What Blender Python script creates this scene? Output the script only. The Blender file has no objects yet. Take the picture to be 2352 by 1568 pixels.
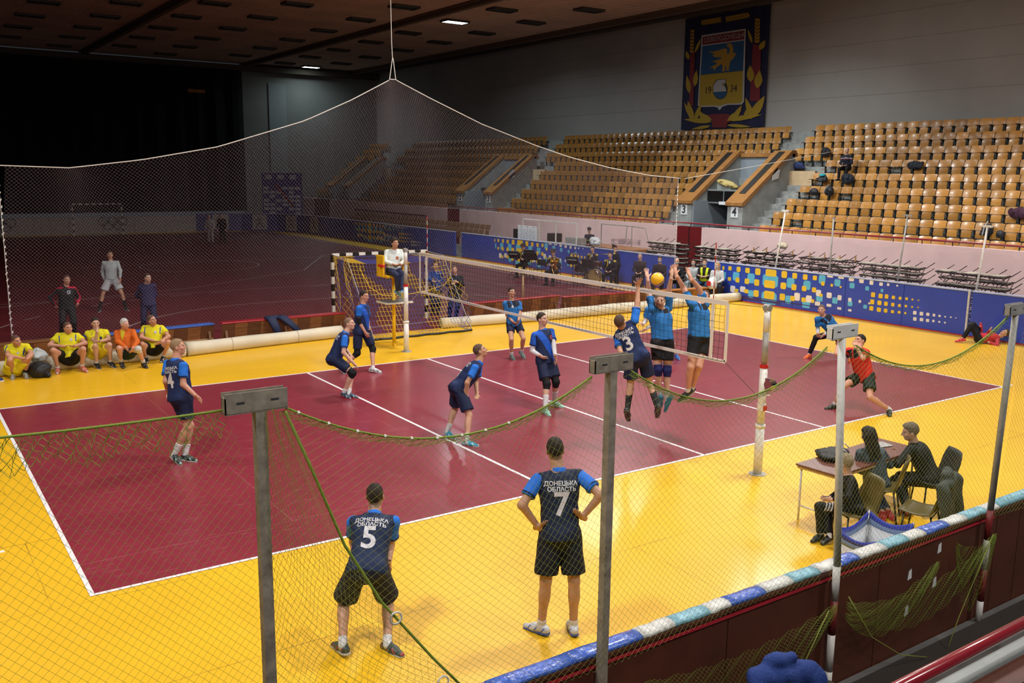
import bpy, bmesh, math, random
import numpy as np
from mathutils import Vector, Matrix
from mathutils.bvhtree import BVHTree

SC = bpy.context.scene
COL = SC.collection
rnd = random.Random(7)
RS = np.random.RandomState(11)

# ------------------------------------------------------------------ camera
FPX, CAMP, YAW, PITCH, ROLL = 2110.94, (-10.455, -14.267, 4.374), 0.9683, -0.18184, 0.01156
def cam_axes():
    cy, sy, cp, sp = math.cos(YAW), math.sin(YAW), math.cos(PITCH), math.sin(PITCH)
    f = np.array([cy*cp, sy*cp, sp]); r = np.array([sy, -cy, 0.0]); u = np.cross(r, f)
    c, s = math.cos(ROLL), math.sin(ROLL)
    return c*r + s*u, -s*r + c*u, f
CR_, CU_, CF_ = cam_axes()
cam = bpy.data.cameras.new('camera'); cam.sensor_width = 36; cam.lens = FPX/2352*36
cam.clip_end = 300; cam.clip_start = .05
camo = bpy.data.objects.new('camera', cam); COL.objects.link(camo)
M4 = Matrix.Identity(4)
for i, v in enumerate((CR_, CU_, -CF_)):
    for k in range(3): M4[k][i] = v[k]
M4.translation = Vector(CAMP); camo.matrix_world = M4
SC.camera = camo

# ------------------------------------------------------------------ world, lamps, exposure
w = bpy.data.worlds.new('hall_air'); SC.world = w; w.use_nodes = True
w.node_tree.nodes['Background'].inputs[0].default_value = (.55, .62, .72, 1)
w.node_tree.nodes['Background'].inputs[1].default_value = .035
SC.view_settings.view_transform = 'Standard'; SC.view_settings.look = 'None'
SC.view_settings.gamma = 1; SC.view_settings.use_curve_mapping = False
SC.view_settings.exposure = 0.0
def area(name, loc, power, size, col=(1, .97, .92), target=None, spread=180):
    l = bpy.data.lights.new(name, 'AREA'); l.energy = power; l.color = col; l.shape = 'RECTANGLE'
    l.size, l.size_y = size; l.spread = math.radians(spread)
    o = bpy.data.objects.new(name, l); COL.objects.link(o); o.location = loc
    d = Vector(target or (loc[0], loc[1], 0)) - Vector(loc)
    o.rotation_euler = d.to_track_quat('-Z', 'Y').to_euler(); return o
CEIL = 12.8
for (x, y, p) in ((17, -5, 900), (17, 7, 900), (17, 17.5, 420), (2, -6, 850), (2, 5, 760), (-12, -6, 700), (-12, 5, 360)):
    area('hall_and_fill_lamp', (x, y, 12.55), p, (3.6, 2.2) if x > 10 else (1.6, 1.0), (1, .98, .95), (x*.62, y*.6, 0), 150)
for (x, y, p, tx, tz) in ((17, -1, 240, 23, 2), (17, 14, 220, 23, 2), (7, 9, 420, 18.5, 1), (8, 22, 330, 18.5, 1)):  # last two are fill lights added to brighten the pink wall
    area('hall_and_fill_lamp', (x, y, 12.5), p, (1.6, 1.0), (.93, 1, 1), (tx, y, tz), 92)
for (x, y, p) in ((-10, -17, 420), (2, -17, 420)):  # unseen fill lights added behind the camera for the foreground posts and net
    area('hall_and_fill_lamp', (x, y, 11.5), p, (1.6, 1.0), (1, .98, .95), (x*.6, -8, 0), 150)
area('hall_and_fill_lamp', (17.6, 32.6, 12.55), 380, (1.5, .8), (.8, .95, 1), None, 160)
area('hall_and_fill_lamp', (20.2, 59.0, 12.4), 90, (1.5, .8), (.75, .95, 1), None, 160)

# ------------------------------------------------------------------ mesh helpers
def link(o, parent=None):
    COL.objects.link(o)
    if parent is not None: o.parent = parent
    return o
def tag(o, label=None, cat=None, group=None, kind=None):
    if label: o['label'] = label
    if cat: o['category'] = cat
    if group: o['group'] = group
    if kind: o['kind'] = kind
    return o
def empty(name, loc=(0, 0, 0), rz=0, label=None, cat=None, group=None):
    o = bpy.data.objects.new(name, None); o.empty_display_size = .1
    o.location = loc; o.rotation_euler = (0, 0, rz); link(o)
    return tag(o, label, cat, group)
def mesh_np(name, V, F, mats, parent=None, smooth=False, cols=None, midx=None):
    """V (n,3) array, F (m,4) or (m,3) array, or list of tuples"""
    me = bpy.data.meshes.new(name)
    if isinstance(F, np.ndarray):
        V = np.asarray(V, np.float32); F = np.asarray(F, np.int32); k = F.shape[1]
        me.vertices.add(len(V)); me.vertices.foreach_set('co', V.ravel())
        me.loops.add(F.size); me.loops.foreach_set('vertex_index', F.ravel())
        me.polygons.add(len(F)); me.polygons.foreach_set('loop_start', np.arange(0, F.size, k, dtype=np.int32))
        me.polygons.foreach_set('loop_total', np.full(len(F), k, np.int32))
        me.update(calc_edges=True)
    else:
        me.from_pydata([tuple(map(float, v)) for v in V], [], F); me.update()
    if not isinstance(mats, (list, tuple)): mats = [mats]
    for m in mats: me.materials.append(m)
    if midx is not None: me.polygons.foreach_set('material_index', np.asarray(midx, np.int32))
    if smooth: me.polygons.foreach_set('use_smooth', np.ones(len(me.polygons), bool))
    if cols is not None:
        a = me.color_attributes.new('Col', 'FLOAT_COLOR', 'POINT')
        c = np.ones((len(V), 4), np.float32); c[:, :3] = cols; a.data.foreach_set('color', c.ravel())
    o = bpy.data.objects.new(name, me); link(o, parent)
    return o
class MB:
    """collects simple solids into one mesh"""
    def __init__(s): s.v = []; s.f = []; s.m = []
    def add(s, vs, fs, mi=0):
        n = len(s.v); s.v += [tuple(v) for v in vs]; s.f += [tuple(i+n for i in f) for f in fs]; s.m += [mi]*len(fs); return s
    def box(s, x0, x1, y0, y1, z0, z1, mi=0, M=None):
        vs = [(x, y, z) for z in (z0, z1) for x, y in ((x0, y0), (x1, y0), (x1, y1), (x0, y1))]
        if M is not None: vs = [tuple(M @ Vector(v)) for v in vs]
        return s.add(vs, [(3, 2, 1, 0), (4, 5, 6, 7), (0, 1, 5, 4), (1, 2, 6, 5), (2, 3, 7, 6), (3, 0, 4, 7)], mi)
    def bar(s, a, b, w, h, mi=0, up=(0, 0, 1)):
        a = Vector(a); b = Vector(b); d = (b-a); L = d.length; d.normalize(); up = Vector(up)
        sx = d.cross(up)
        if sx.length < 1e-4: sx = d.cross(Vector((1, 0, 0)))
        sx.normalize(); uz = sx.cross(d)
        vs = []
        for p in (a, b):
            for i, j in ((-1, -1), (1, -1), (1, 1), (-1, 1)): vs.append(p + sx*(i*w/2) + uz*(j*h/2))
        return s.add(vs, [(0, 1, 2, 3), (7, 6, 5, 4), (0, 4, 5, 1), (1, 5, 6, 2), (2, 6, 7, 3), (3, 7, 4, 0)], mi)
    def cyl(s, a, b, r0, r1=None, n=10, mi=0, caps=True):
        r1 = r0 if r1 is None else r1
        return s.tube([a, b], [r0, r1], n, mi, caps)
    def tube(s, pts, r, n=8, mi=0, caps=True, closed=False, sq=(1, 1)):
        P = [Vector(p) for p in pts]; K = len(P); base = len(s.v)
        rr = r if isinstance(r, (list, tuple)) else [r]*K
        d0 = (P[1]-P[0]).normalized(); up = Vector((0, 0, 1)) if abs(d0.z) < .9 else Vector((0, 1, 0))
        sx = d0.cross(up).normalized()
        for i in range(K):
            if closed: d = P[(i+1) % K]-P[i-1]
            else: d = P[min(i+1, K-1)]-P[max(i-1, 0)]
            d = d.normalized() if d.length > 1e-9 else d0
            sx = (sx - d*sx.dot(d)).normalized(); uz = d.cross(sx)
            for k in range(n):
                a = 2*math.pi*k/n; s.v.append(tuple(P[i] + sx*(math.cos(a)*rr[i]*sq[0]) + uz*(math.sin(a)*rr[i]*sq[1])))
        for i in range(K if closed else K-1):
            j = (i+1) % K
            for k in range(n):
                q = (k+1) % n; s.f.append((base+i*n+k, base+i*n+q, base+j*n+q, base+j*n+k)); s.m.append(mi)
        if caps and not closed:
            s.f.append(tuple(base+k for k in range(n))[::-1]); s.f.append(tuple(base+(K-1)*n+k for k in range(n))); s.m += [mi, mi]
        return s
    def lathe(s, c, prof, n=16, mi=0):
        base = len(s.v)
        for r, z in prof:
            for k in range(n):
                a = 2*math.pi*k/n; s.v.append((c[0]+r*math.cos(a), c[1]+r*math.sin(a), c[2]+z))
        for i in range(len(prof)-1):
            for k in range(n):
                q = (k+1) % n; s.f.append((base+i*n+k, base+i*n+q, base+(i+1)*n+q, base+(i+1)*n+k)); s.m.append(mi)
        s.f.append(tuple(base+k for k in range(n))[::-1]); s.f.append(tuple(base+(len(prof)-1)*n+k for k in range(n))); s.m += [mi, mi]
        return s
    def prism(s, poly, axis, d0, d1, mi=0):
        """poly of (a,b) extruded along axis 0/1/2 ; a,b are the other axes in order"""
        n = len(poly); vs = []
        for d in (d0, d1):
            for a, b in poly: vs.append((d, a, b) if axis == 0 else (a, d, b) if axis == 1 else (a, b, d))
        return s.add(vs, [tuple(range(n))[::-1], tuple(range(n, 2*n))] + [(i, (i+1) % n, (i+1) % n+n, i+n) for i in range(n)], mi)
    def build(s, name, mats, parent=None, smooth=False, bevel=0):
        o = mesh_np(name, s.v, s.f, mats, parent, smooth, None, s.m)
        bm = bmesh.new(); bm.from_mesh(o.data); bmesh.ops.recalc_face_normals(bm, faces=bm.faces); bm.to_mesh(o.data); bm.free()
        if bevel:
            b = o.modifiers.new('b', 'BEVEL'); b.width = bevel; b.segments = 2; b.limit_method = 'ANGLE'
        return o
def segs(name, A, B, r, mat, parent=None, sides=3):
    """many thin cords, one prism per segment"""
    A = np.asarray(A, float).reshape(-1, 3); B = np.asarray(B, float).reshape(-1, 3)
    d = B-A; L = np.linalg.norm(d, axis=1, keepdims=True); ok = L[:, 0] > 1e-6; A, B, d, L = A[ok], B[ok], d[ok], L[ok]
    d = d/L; ref = np.where(np.abs(d[:, 2:3]) < .9, np.array([[0, 0, 1.]]), np.array([[0, 1., 0]]))
    n = np.cross(d, ref); n /= np.linalg.norm(n, axis=1, keepdims=True); b = np.cross(d, n)
    N = len(A); V = np.empty((N, 2*sides, 3))
    for k in range(sides):
        a = 2*math.pi*k/sides; o = (n*math.cos(a) + b*math.sin(a))*r
        V[:, k] = A+o; V[:, sides+k] = B+o
    idx = np.arange(N)[:, None]*(2*sides)
    F = np.concatenate([np.concatenate([idx+k, idx+(k+1) % sides, idx+sides+(k+1) % sides, idx+sides+k], 1) for k in range(sides)])
    return mesh_np(name, V.reshape(-1, 3), F, mat, parent)
def lattice(P, mode='diamond', mask=None):
    """P (nu,nv,3) nodes -> segment end points"""
    nu, nv = P.shape[:2]; A = []; B = []; K = []
    if mode == 'diamond':
        I, J = np.meshgrid(np.arange(nu-1), np.arange(nv-1), indexing='ij'); e = (I+J) % 2 == 0
        A.append(P[:-1, :-1][e]); B.append(P[1:, 1:][e]); A.append(P[1:, :-1][~e]); B.append(P[:-1, 1:][~e])
        if mask is not None: K += [mask[:-1, :-1][e] & mask[1:, 1:][e], mask[1:, :-1][~e] & mask[:-1, 1:][~e]]
    else:
        A.append(P[:-1].reshape(-1, 3)); B.append(P[1:].reshape(-1, 3)); A.append(P[:, :-1].reshape(-1, 3)); B.append(P[:, 1:].reshape(-1, 3))
        if mask is not None: K += [(mask[:-1] & mask[1:]).ravel(), (mask[:, :-1] & mask[:, 1:]).ravel()]
    A = np.concatenate(A); B = np.concatenate(B)
    if mask is not None: k = np.concatenate(K); A, B = A[k], B[k]
    return A, B
def grid_surface(P):
    nu, nv = P.shape[:2]; id = np.arange(nu*nv).reshape(nu, nv)
    F = np.stack([id[:-1, :-1], id[1:, :-1], id[1:, 1:], id[:-1, 1:]], -1).reshape(-1, 4)
    return P.reshape(-1, 3), F

# ------------------------------------------------------------------ materials
def mat(name, col, rough=.6, metal=0, noise=0, nscale=6, bump=0, bscale=40, spec=.5, emit=None, attr=False, coat=0, rand=0, stretch=None, alpha=None):
    m = bpy.data.materials.new(name); m.use_nodes = True; nt = m.node_tree; N = nt.nodes; Lk = nt.links
    p = N['Principled BSDF']; p.inputs['Roughness'].default_value = rough; p.inputs['Metallic'].default_value = metal
    p.inputs['Specular IOR Level'].default_value = spec; p.inputs['Coat Weight'].default_value = coat; p.inputs['Coat Roughness'].default_value = .15
    c = (*col, 1); src = None
    if attr:
        a = N.new('ShaderNodeAttribute'); a.attribute_name = 'Col'; src = a.outputs['Color']
    tc = N.new('ShaderNodeTexCoord'); mp = N.new('ShaderNodeMapping'); Lk.new(tc.outputs['Object'], mp.inputs[0])
    if stretch: mp.inputs['Scale'].default_value = stretch
    if noise or rand:
        mx = N.new('ShaderNodeMix'); mx.data_type = 'RGBA'; mx.blend_type = 'MULTIPLY'; mx.inputs[0].default_value = 1
        mx.inputs[6].default_value = c
        if src: Lk.new(src, mx.inputs[6])
        mr = N.new('ShaderNodeMapRange'); mr.inputs[3].default_value = 1-noise; mr.inputs[4].default_value = 1+noise; mr.inputs[1].default_value = .25; mr.inputs[2].default_value = .75
        nz = N.new('ShaderNodeTexNoise'); nz.inputs['Scale'].default_value = nscale; nz.inputs['Detail'].default_value = 5; Lk.new(mp.outputs[0], nz.inputs[0]); Lk.new(nz.outputs[0], mr.inputs[0])
        out = mr.outputs[0]
        if rand:
            oi = N.new('ShaderNodeObjectInfo'); r2 = N.new('ShaderNodeMapRange'); r2.inputs[3].default_value = 1-rand; r2.inputs[4].default_value = 1+rand; Lk.new(oi.outputs['Random'], r2.inputs[0])
            mm = N.new('ShaderNodeMath'); mm.operation = 'MULTIPLY'; Lk.new(out, mm.inputs[0]); Lk.new(r2.outputs[0], mm.inputs[1]); out = mm.outputs[0]
        Lk.new(out, mx.inputs[7]); src = mx.outputs[2]
    if src: Lk.new(src, p.inputs['Base Color'])
    else: p.inputs['Base Color'].default_value = c
    if bump:
        nb = N.new('ShaderNodeTexNoise'); nb.inputs['Scale'].default_value = bscale; nb.inputs['Detail'].default_value = 4; Lk.new(mp.outputs[0], nb.inputs[0])
        bp = N.new('ShaderNodeBump'); bp.inputs['Strength'].default_value = bump; bp.inputs['Distance'].default_value = .02; Lk.new(nb.outputs[0], bp.inputs['Height']); Lk.new(bp.outputs[0], p.inputs['Normal'])
    if emit:
        p.inputs['Emission Color'].default_value = (*emit[0], 1); p.inputs['Emission Strength'].default_value = emit[1]
    if alpha is not None: p.inputs['Alpha'].default_value = alpha
    return m
def seam_floor(name, col, rough, seam, sx, sy, noise=.12, scuff=(.8, .7, .7), scuffamt=.0, coat=.3, lane=0):
    m = mat(name, col, rough, noise=noise, nscale=.7, coat=coat); nt = m.node_tree; N = nt.nodes; Lk = nt.links; p = N['Principled BSDF']
    base = p.inputs['Base Color'].links[0].from_socket
    tc = N.new('ShaderNodeTexCoord'); mp = N.new('ShaderNodeMapping'); mp.inputs['Location'].default_value = (.37, .61, 0); Lk.new(tc.outputs['Object'], mp.inputs[0])
    br = N.new('ShaderNodeTexBrick'); br.inputs['Scale'].default_value = 1; br.inputs['Brick Width'].default_value = sx; br.inputs['Row Height'].default_value = sy
    br.inputs['Mortar Size'].default_value = .006; br.inputs['Mortar Smooth'].default_value = .1; br.offset = .5; Lk.new(mp.outputs[0], br.inputs[0])
    nz = N.new('ShaderNodeTexNoise'); nz.inputs['Scale'].default_value = 1.3; Lk.new(mp.outputs[0], nz.inputs[0])
    gt = N.new('ShaderNodeMath'); gt.operation = 'MULTIPLY_ADD'; gt.inputs[1].default_value = 2.5; gt.inputs[2].default_value = -.7; gt.use_clamp = True; Lk.new(nz.outputs[0], gt.inputs[0])
    ml = N.new('ShaderNodeMath'); ml.operation = 'MULTIPLY'; Lk.new(br.outputs['Fac'], ml.inputs[0]); Lk.new(gt.outputs[0], ml.inputs[1])
    mx = N.new('ShaderNodeMix'); mx.data_type = 'RGBA'; Lk.new(ml.outputs[0], mx.inputs[0]); Lk.new(base, mx.inputs[6]); mx.inputs[7].default_value = (*seam, 1)
    # scuffs: long fine streaks
    m2 = N.new('ShaderNodeMapping'); m2.inputs['Scale'].default_value = (1.2, 9, 1); m2.inputs['Rotation'].default_value = (0, 0, .5); Lk.new(tc.outputs['Object'], m2.inputs[0])
    n2 = N.new('ShaderNodeTexNoise'); n2.inputs['Scale'].default_value = 2.2; n2.inputs['Detail'].default_value = 9; n2.inputs['Roughness'].default_value = .75; Lk.new(m2.outputs[0], n2.inputs[0])
    r3 = N.new('ShaderNodeMapRange'); r3.inputs[1].default_value = .55; r3.inputs[2].default_value = .8; r3.inputs[4].default_value = scuffamt; Lk.new(n2.outputs[0], r3.inputs[0])
    m4 = N.new('ShaderNodeMix'); m4.data_type = 'RGBA'; Lk.new(r3.outputs[0], m4.inputs[0]); Lk.new(mx.outputs[2], m4.inputs[6]); m4.inputs[7].default_value = (*scuff, 1)
    Lk.new(m4.outputs[2], p.inputs['Base Color'])
    rr = N.new('ShaderNodeMapRange'); rr.inputs[3].default_value = rough*.8; rr.inputs[4].default_value = rough*1.5; Lk.new(n2.outputs[0], rr.inputs[0]); Lk.new(rr.outputs[0], p.inputs['Roughness'])
    return m
def wood(name, col, rough=.35, sc=(1, 12, 1), rand=.0, coat=.2, amt=.3, spec=.5):
    return mat(name, col, rough, noise=amt, nscale=3, stretch=sc, rand=rand, coat=coat, bump=.1, bscale=5, spec=spec)

MT = {}
def M_(k, *a, **b): MT[k] = mat(k, *a, **b)
MT['yellow_floor'] = seam_floor('yellow_floor', (.80, .46, .008), .40, (.30, .17, .01), 6, 2.0, .06, (.8, .6, .2), .12)
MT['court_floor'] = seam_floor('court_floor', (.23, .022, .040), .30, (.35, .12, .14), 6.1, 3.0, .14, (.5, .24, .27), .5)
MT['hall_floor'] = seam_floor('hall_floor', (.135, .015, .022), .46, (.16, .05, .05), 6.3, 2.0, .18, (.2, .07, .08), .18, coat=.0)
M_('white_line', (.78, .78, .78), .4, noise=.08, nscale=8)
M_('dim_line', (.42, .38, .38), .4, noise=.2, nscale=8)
M_('wall_paint', (.33, .325, .31), .85, noise=.10, nscale=.35, bump=.06, bscale=2)
M_('end_wall', (.20, .20, .195), .85, noise=.10, nscale=.5)
M_('ceiling', (.62, .37, .27), .9, noise=.18, nscale=.4)
M_('ceiling_dark', (.07, .05, .04), .9)
M_('black_cloth', (.004, .004, .006), .95)
M_('concrete', (.30, .32, .31), .85, noise=.2, nscale=3, bump=.2, bscale=30)
M_('concrete_dark', (.13, .13, .125), .9, noise=.3, nscale=2)
M_('stair', (.28, .29, .28), .85, noise=.35, nscale=5)
M_('bluegrey_paint', (.24, .28, .32), .7, noise=.06, nscale=1)
M_('pink_wall', (.78, .54, .53), .8, noise=.08, nscale=1.2)
M_('maroon_door', (.16, .008, .012), .45, noise=.12, nscale=2)
M_('maroon_pipe', (.24, .012, .022), .22, coat=.4)
M_('beige_box', (.55, .40, .24), .6, noise=.1)
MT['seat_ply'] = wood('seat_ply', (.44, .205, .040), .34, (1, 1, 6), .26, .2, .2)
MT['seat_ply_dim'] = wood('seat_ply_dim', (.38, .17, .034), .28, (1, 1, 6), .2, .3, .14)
M_('seat_iron', (.02, .022, .024), .5)
MT['cap_wood'] = wood('cap_wood', (.34, .16, .05), .35, (12, 1, 1))
MT['bench_wood'] = wood('bench_wood', (.34, .145, .045), .4, (1, 9, 9))
MT['bench_dark'] = wood('bench_dark', (.20, .085, .03), .45, (1, 9, 9))
MT['pale_wood'] = wood('pale_wood', (.52, .34, .16), .5, (1, 9, 9))
M_('bench_red', (.42, .02, .035), .25, noise=.1, coat=.4)
M_('bench_blue', (.06, .14, .50), .35, noise=.2, nscale=10)
M_('roll_cream', (.62, .57, .44), .6, noise=.10, nscale=1.6, bump=.35, bscale=5)
M_('board_blue', (.024, .062, .42), .42, noise=.12, nscale=1.2, bump=.12, bscale=3, coat=.15)
M_('board_pale', (.36, .42, .60), .5, noise=.2, nscale=4)
M_('print_yellow', (.72, .50, .04), .5, noise=.08)
M_('print_cyan', (.10, .44, .72), .5, noise=.08)
M_('print_white', (.70, .68, .70), .5, noise=.08)
M_('board_white', (.34, .34, .33), .5, noise=.12)
M_('board_maroon', (.085, .022, .010), .55, noise=.25, nscale=3, bump=.1)
M_('pad_blue', (.05, .13, .55), .25, noise=.35, nscale=14, bump=.6, bscale=22, coat=.3)
M_('pad_white', (.62, .63, .60), .35, noise=.2, nscale=14, bump=.6, bscale=22)
M_('pad_teal', (.20, .44, .54), .35, noise=.2, nscale=14, bump=.6, bscale=22)
M_('navy_fabric', (.010, .018, .06), .75, bump=.4, bscale=30)
M_('post_white', (.72, .71, .66), .4, noise=.12, nscale=10)
M_('post_grey', (.34, .33, .31), .5, metal=.1, noise=.25, nscale=8)
M_('post_maroon', (.20, .02, .02), .45)
M_('angle_iron', (.27, .23, .18), .6, metal=.0, noise=.35, nscale=18)
M_('red_paint', (.55, .02, .02), .4)
M_('white_tape', (.80, .78, .72), .6)
M_('net_black', (.012, .012, .012), .7)
M_('net_grey', (.34, .25, .27), .7)
M_('rope_white', (.75, .74, .70), .7)
M_('net_green', (.26, .30, .05), .7)
M_('rope_green', (.21, .30, .03), .7)
M_('net_yellow', (.80, .52, .03), .6)
M_('net_blue', (.05, .07, .34), .6)
M_('yellow_paint', (.80, .50, .015), .35)
M_('black_paint', (.012, .012, .012), .4)
M_('chrome', (.6, .6, .6), .2, metal=1)
M_('brass', (.75, .50, .12), .2, metal=1)
M_('glass_lamp', (.9, .95, .95), .4, emit=((.82, 1, .97), 14))
M_('screen_black', (.006, .006, .007), .3)
M_('plastic_clear', (.5, .6, .65), .25, alpha=.45)
M_('paper', (.72, .74, .76), .6)
M_('black_ink', (.03, .03, .04), .6)
M_('skin', (1, 1, 1), .48, attr=True, noise=.06, nscale=18, spec=.4)
MT['skin'].node_tree.nodes['Principled BSDF'].inputs['Subsurface Weight'].default_value = .12
MT['skin'].node_tree.nodes['Principled BSDF'].inputs['Subsurface Radius'].default_value = (.012, .004, .002)
M_('cloth', (1, 1, 1), .72, attr=True, noise=.10, nscale=9, bump=.25, bscale=26, spec=.3)
M_('shoe_mat', (1, 1, 1), .45, attr=True, noise=.12, nscale=30)
M_('hair_mat', (1, 1, 1), .65, attr=True, noise=.3, nscale=60, bump=.6, bscale=160, spec=.3)
M_('print_text', (.62, .62, .66), .5)
M_('scarlet', (.5, .03, .02), .5)
def solid(name, c, r=.5):
    if name not in MT: MT[name] = mat(name, c, r)
    return MT[name]

# ================================================================== PEOPLE
f4 = np.float32
def nrm(v): v = np.asarray(v, float); return v/max(1e-9, np.linalg.norm(v))
class Field:
    def __init__(s, lo, hi, h):
        s.h = h; s.lo = np.asarray(lo, float)-2*h; s.n = np.ceil((np.asarray(hi)-s.lo)/h).astype(int)+3; s.F = np.full(s.n, .25, f4)
        s.ax = [(s.lo[i]+np.arange(s.n[i])*h).astype(f4) for i in range(3)]
    def sl(s, lo, hi):
        a = np.clip(np.floor((np.asarray(lo)-s.lo)/s.h).astype(int), 0, s.n); b = np.clip(np.ceil((np.asarray(hi)-s.lo)/s.h).astype(int)+1, 0, s.n)
        return tuple(slice(a[i], b[i]) for i in range(3))
    def co(s, sl): return s.ax[0][sl[0]][:, None, None], s.ax[1][sl[1]][None, :, None], s.ax[2][sl[2]][None, None, :]
    def add(s, prim, k=.02, op='+'):
        lo, hi, fn = prim; sl = s.sl(np.asarray(lo)-.05-k, np.asarray(hi)+.05+k)
        if any(q.stop <= q.start for q in sl): return
        d = fn(*s.co(sl)); F = s.F[sl]
        if op == '-': d = -d; h = np.clip(.5+.5*(F-d)/k, 0, 1); s.F[sl] = F*h+d*(1-h)+k*h*(1-h); return
        h = np.clip(.5+.5*(d-F)/k, 0, 1); s.F[sl] = d*(1-h)+F*h-k*h*(1-h)
    def cut(s, p, n):
        """keep the side where (x-p).n < 0"""
        x, y, z = s.co(tuple(slice(0, q) for q in s.n)); d = (x-p[0])*n[0]+(y-p[1])*n[1]+(z-p[2])*n[2]; s.F = np.maximum(s.F, d.astype(f4))
    def cut_fn(s, fn): x, y, z = s.co(tuple(slice(0, q) for q in s.n)); s.F = np.maximum(s.F, fn(x, y, z).astype(f4))
    def wrinkle(s, amp, seed=0, fr=30):
        r = np.random.RandomState(seed); x, y, z = s.co(tuple(slice(0, q) for q in s.n))
        for i in range(3):
            d = nrm(r.randn(3)*np.array([1, 1, .8]))*fr*(1+i*.6); e = nrm(r.randn(3))*fr*.4
            s.F = s.F+(amp/(1+i*.7)*np.sin(x*d[0]+y*d[1]+z*d[2]+1.5*np.sin(x*e[0]+y*e[1]+z*e[2]+r.rand()*6))).astype(f4)
    def mesh(s):
        F = s.F; S = F < 0; n = F.shape
        c = np.zeros(np.array(n)-1, np.int8)
        for i in (0, 1):
            for j in (0, 1):
                for k in (0, 1): c += S[i:n[0]-1+i, j:n[1]-1+j, k:n[2]-1+k]
        act = np.argwhere((c > 0) & (c < 8))
        if len(act) == 0: return np.zeros((0, 3)), np.zeros((0, 4), int)
        idx = np.full(c.shape, -1, np.int32); idx[act[:, 0], act[:, 1], act[:, 2]] = np.arange(len(act))
        corn = [(i, j, k) for i in (0, 1) for j in (0, 1) for k in (0, 1)]
        val = {q: F[act[:, 0]+q[0], act[:, 1]+q[1], act[:, 2]+q[2]] for q in corn}
        acc = np.zeros((len(act), 3)); cnt = np.zeros(len(act))
        for q in corn:
            for ax in range(3):
                if q[ax]: continue
                e = list(q); e[ax] = 1; v0, v1 = val[q], val[tuple(e)]; m = (v0 < 0) != (v1 < 0); dv = np.where(m, v0-v1, 1); t = np.where(m, v0/dv, 0)
                for a in range(3): acc[:, a] += np.where(m, q[a]+(t if a == ax else 0), 0)
                cnt += m
        V = s.lo+(act+acc/cnt[:, None])*s.h; Q = []
        for ax in range(3):
            b, c_ = [(1, 2), (2, 0), (0, 1)][ax]
            A = [slice(None)]*3; B = [slice(None)]*3; A[ax] = slice(0, -1); B[ax] = slice(1, None)
            s0, s1 = S[tuple(A)], S[tuple(B)]; e = np.argwhere(s0 != s1)
            ok = (e[:, b] > 0) & (e[:, c_] > 0) & (e[:, b] < n[b]-1) & (e[:, c_] < n[c_]-1); e = e[ok]
            def cell(db, dc): q = e.copy(); q[:, b] -= db; q[:, c_] -= dc; return idx[q[:, 0], q[:, 1], q[:, 2]]
            q = np.stack([cell(1, 1), cell(0, 1), cell(0, 0), cell(1, 0)], 1); fl = s0[e[:, 0], e[:, 1], e[:, 2]]
            q[~fl] = q[~fl][:, ::-1]; Q.append(q)
        Q = np.concatenate(Q); return V, Q[(Q >= 0).all(1)]
def cone(a, b, ra, rb, flat=0, sq=None):
    """tapered capsule; flat=1 squares off the b end, flat=2 both ends; sq=(axis vector, factor) flattens along an axis"""
    a = np.asarray(a, float); b = np.asarray(b, float); d = b-a; L = np.linalg.norm(d); u = d/L; R = max(ra, rb)
    def fn(x, y, z):
        px, py, pz = x-a[0], y-a[1], z-a[2]; t = (px*u[0]+py*u[1]+pz*u[2]); tc = np.clip(t, 0, L)
        qx, qy, qz = px-tc*u[0], py-tc*u[1], pz-tc*u[2]; d2 = qx*qx+qy*qy+qz*qz
        if sq is not None:
            n, f = sq; w_ = qx*n[0]+qy*n[1]+qz*n[2]; d2 = d2+w_*w_*(1/f**2-1)
        r = np.sqrt(d2)-(ra+(rb-ra)*tc/L)
        if flat: r = np.maximum(r, t-L)
        if flat == 2: r = np.maximum(r, -t)
        return r
    return np.minimum(a, b)-R, np.maximum(a, b)+R, fn
def ell(c, Rm, r):
    c = np.asarray(c, float); r = np.asarray(r, float); Rm = np.asarray(Rm, float)
    def fn(x, y, z):
        px, py, pz = x-c[0], y-c[1], z-c[2]; k0 = 0; k1 = 0
        for i in range(3):
            q = (px*Rm[i, 0]+py*Rm[i, 1]+pz*Rm[i, 2])/r[i]; k0 = k0+q*q; k1 = k1+(q/r[i])**2
        k0 = np.sqrt(k0); return k0*(k0-1)/np.maximum(np.sqrt(k1), 1e-6)
    R = np.abs(Rm.T*r).sum(1); return c-R, c+R, fn

def heap_obj(name, size, matr, seed=0, wr=.008, n=8, base=True):
    """slumped soft thing: blended lobes with folds, sitting on z = 0"""
    r = np.random.RandomState(seed+100); sx, sy, sz = size; h = max(size)/36
    F_ = Field((-sx*.62, -sy*.62, -.01), (sx*.62, sy*.62, sz*1.15), h)
    F_.add(ell((0, 0, sz*.36), np.eye(3), (sx*.40, sy*.42, sz*.46)), .03)
    for i in range(n):
        a = r.rand()*6.28; q = r.rand()**.5*.36; c = (sx*q*math.cos(a), sy*q*math.sin(a), sz*(.12+.62*r.rand()*(1-q))); t = r.rand()*3.1
        R = np.array([[math.cos(t), math.sin(t), 0], [-math.sin(t), math.cos(t), 0], [0, 0, 1.]])
        F_.add(ell(c, R, (sx*(.12+.16*r.rand()), sy*(.12+.14*r.rand()), sz*(.12+.2*r.rand()))), min(size)*.10)
    F_.wrinkle(wr, seed, 14/max(size)**.7+14); 
    if base: F_.cut((0, 0, 0), (0, 0, -1))
    V, F = F_.mesh(); V[:, 2] = np.maximum(V[:, 2], 0)
    return mesh_np(name, V, F, matr, None, True)

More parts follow.
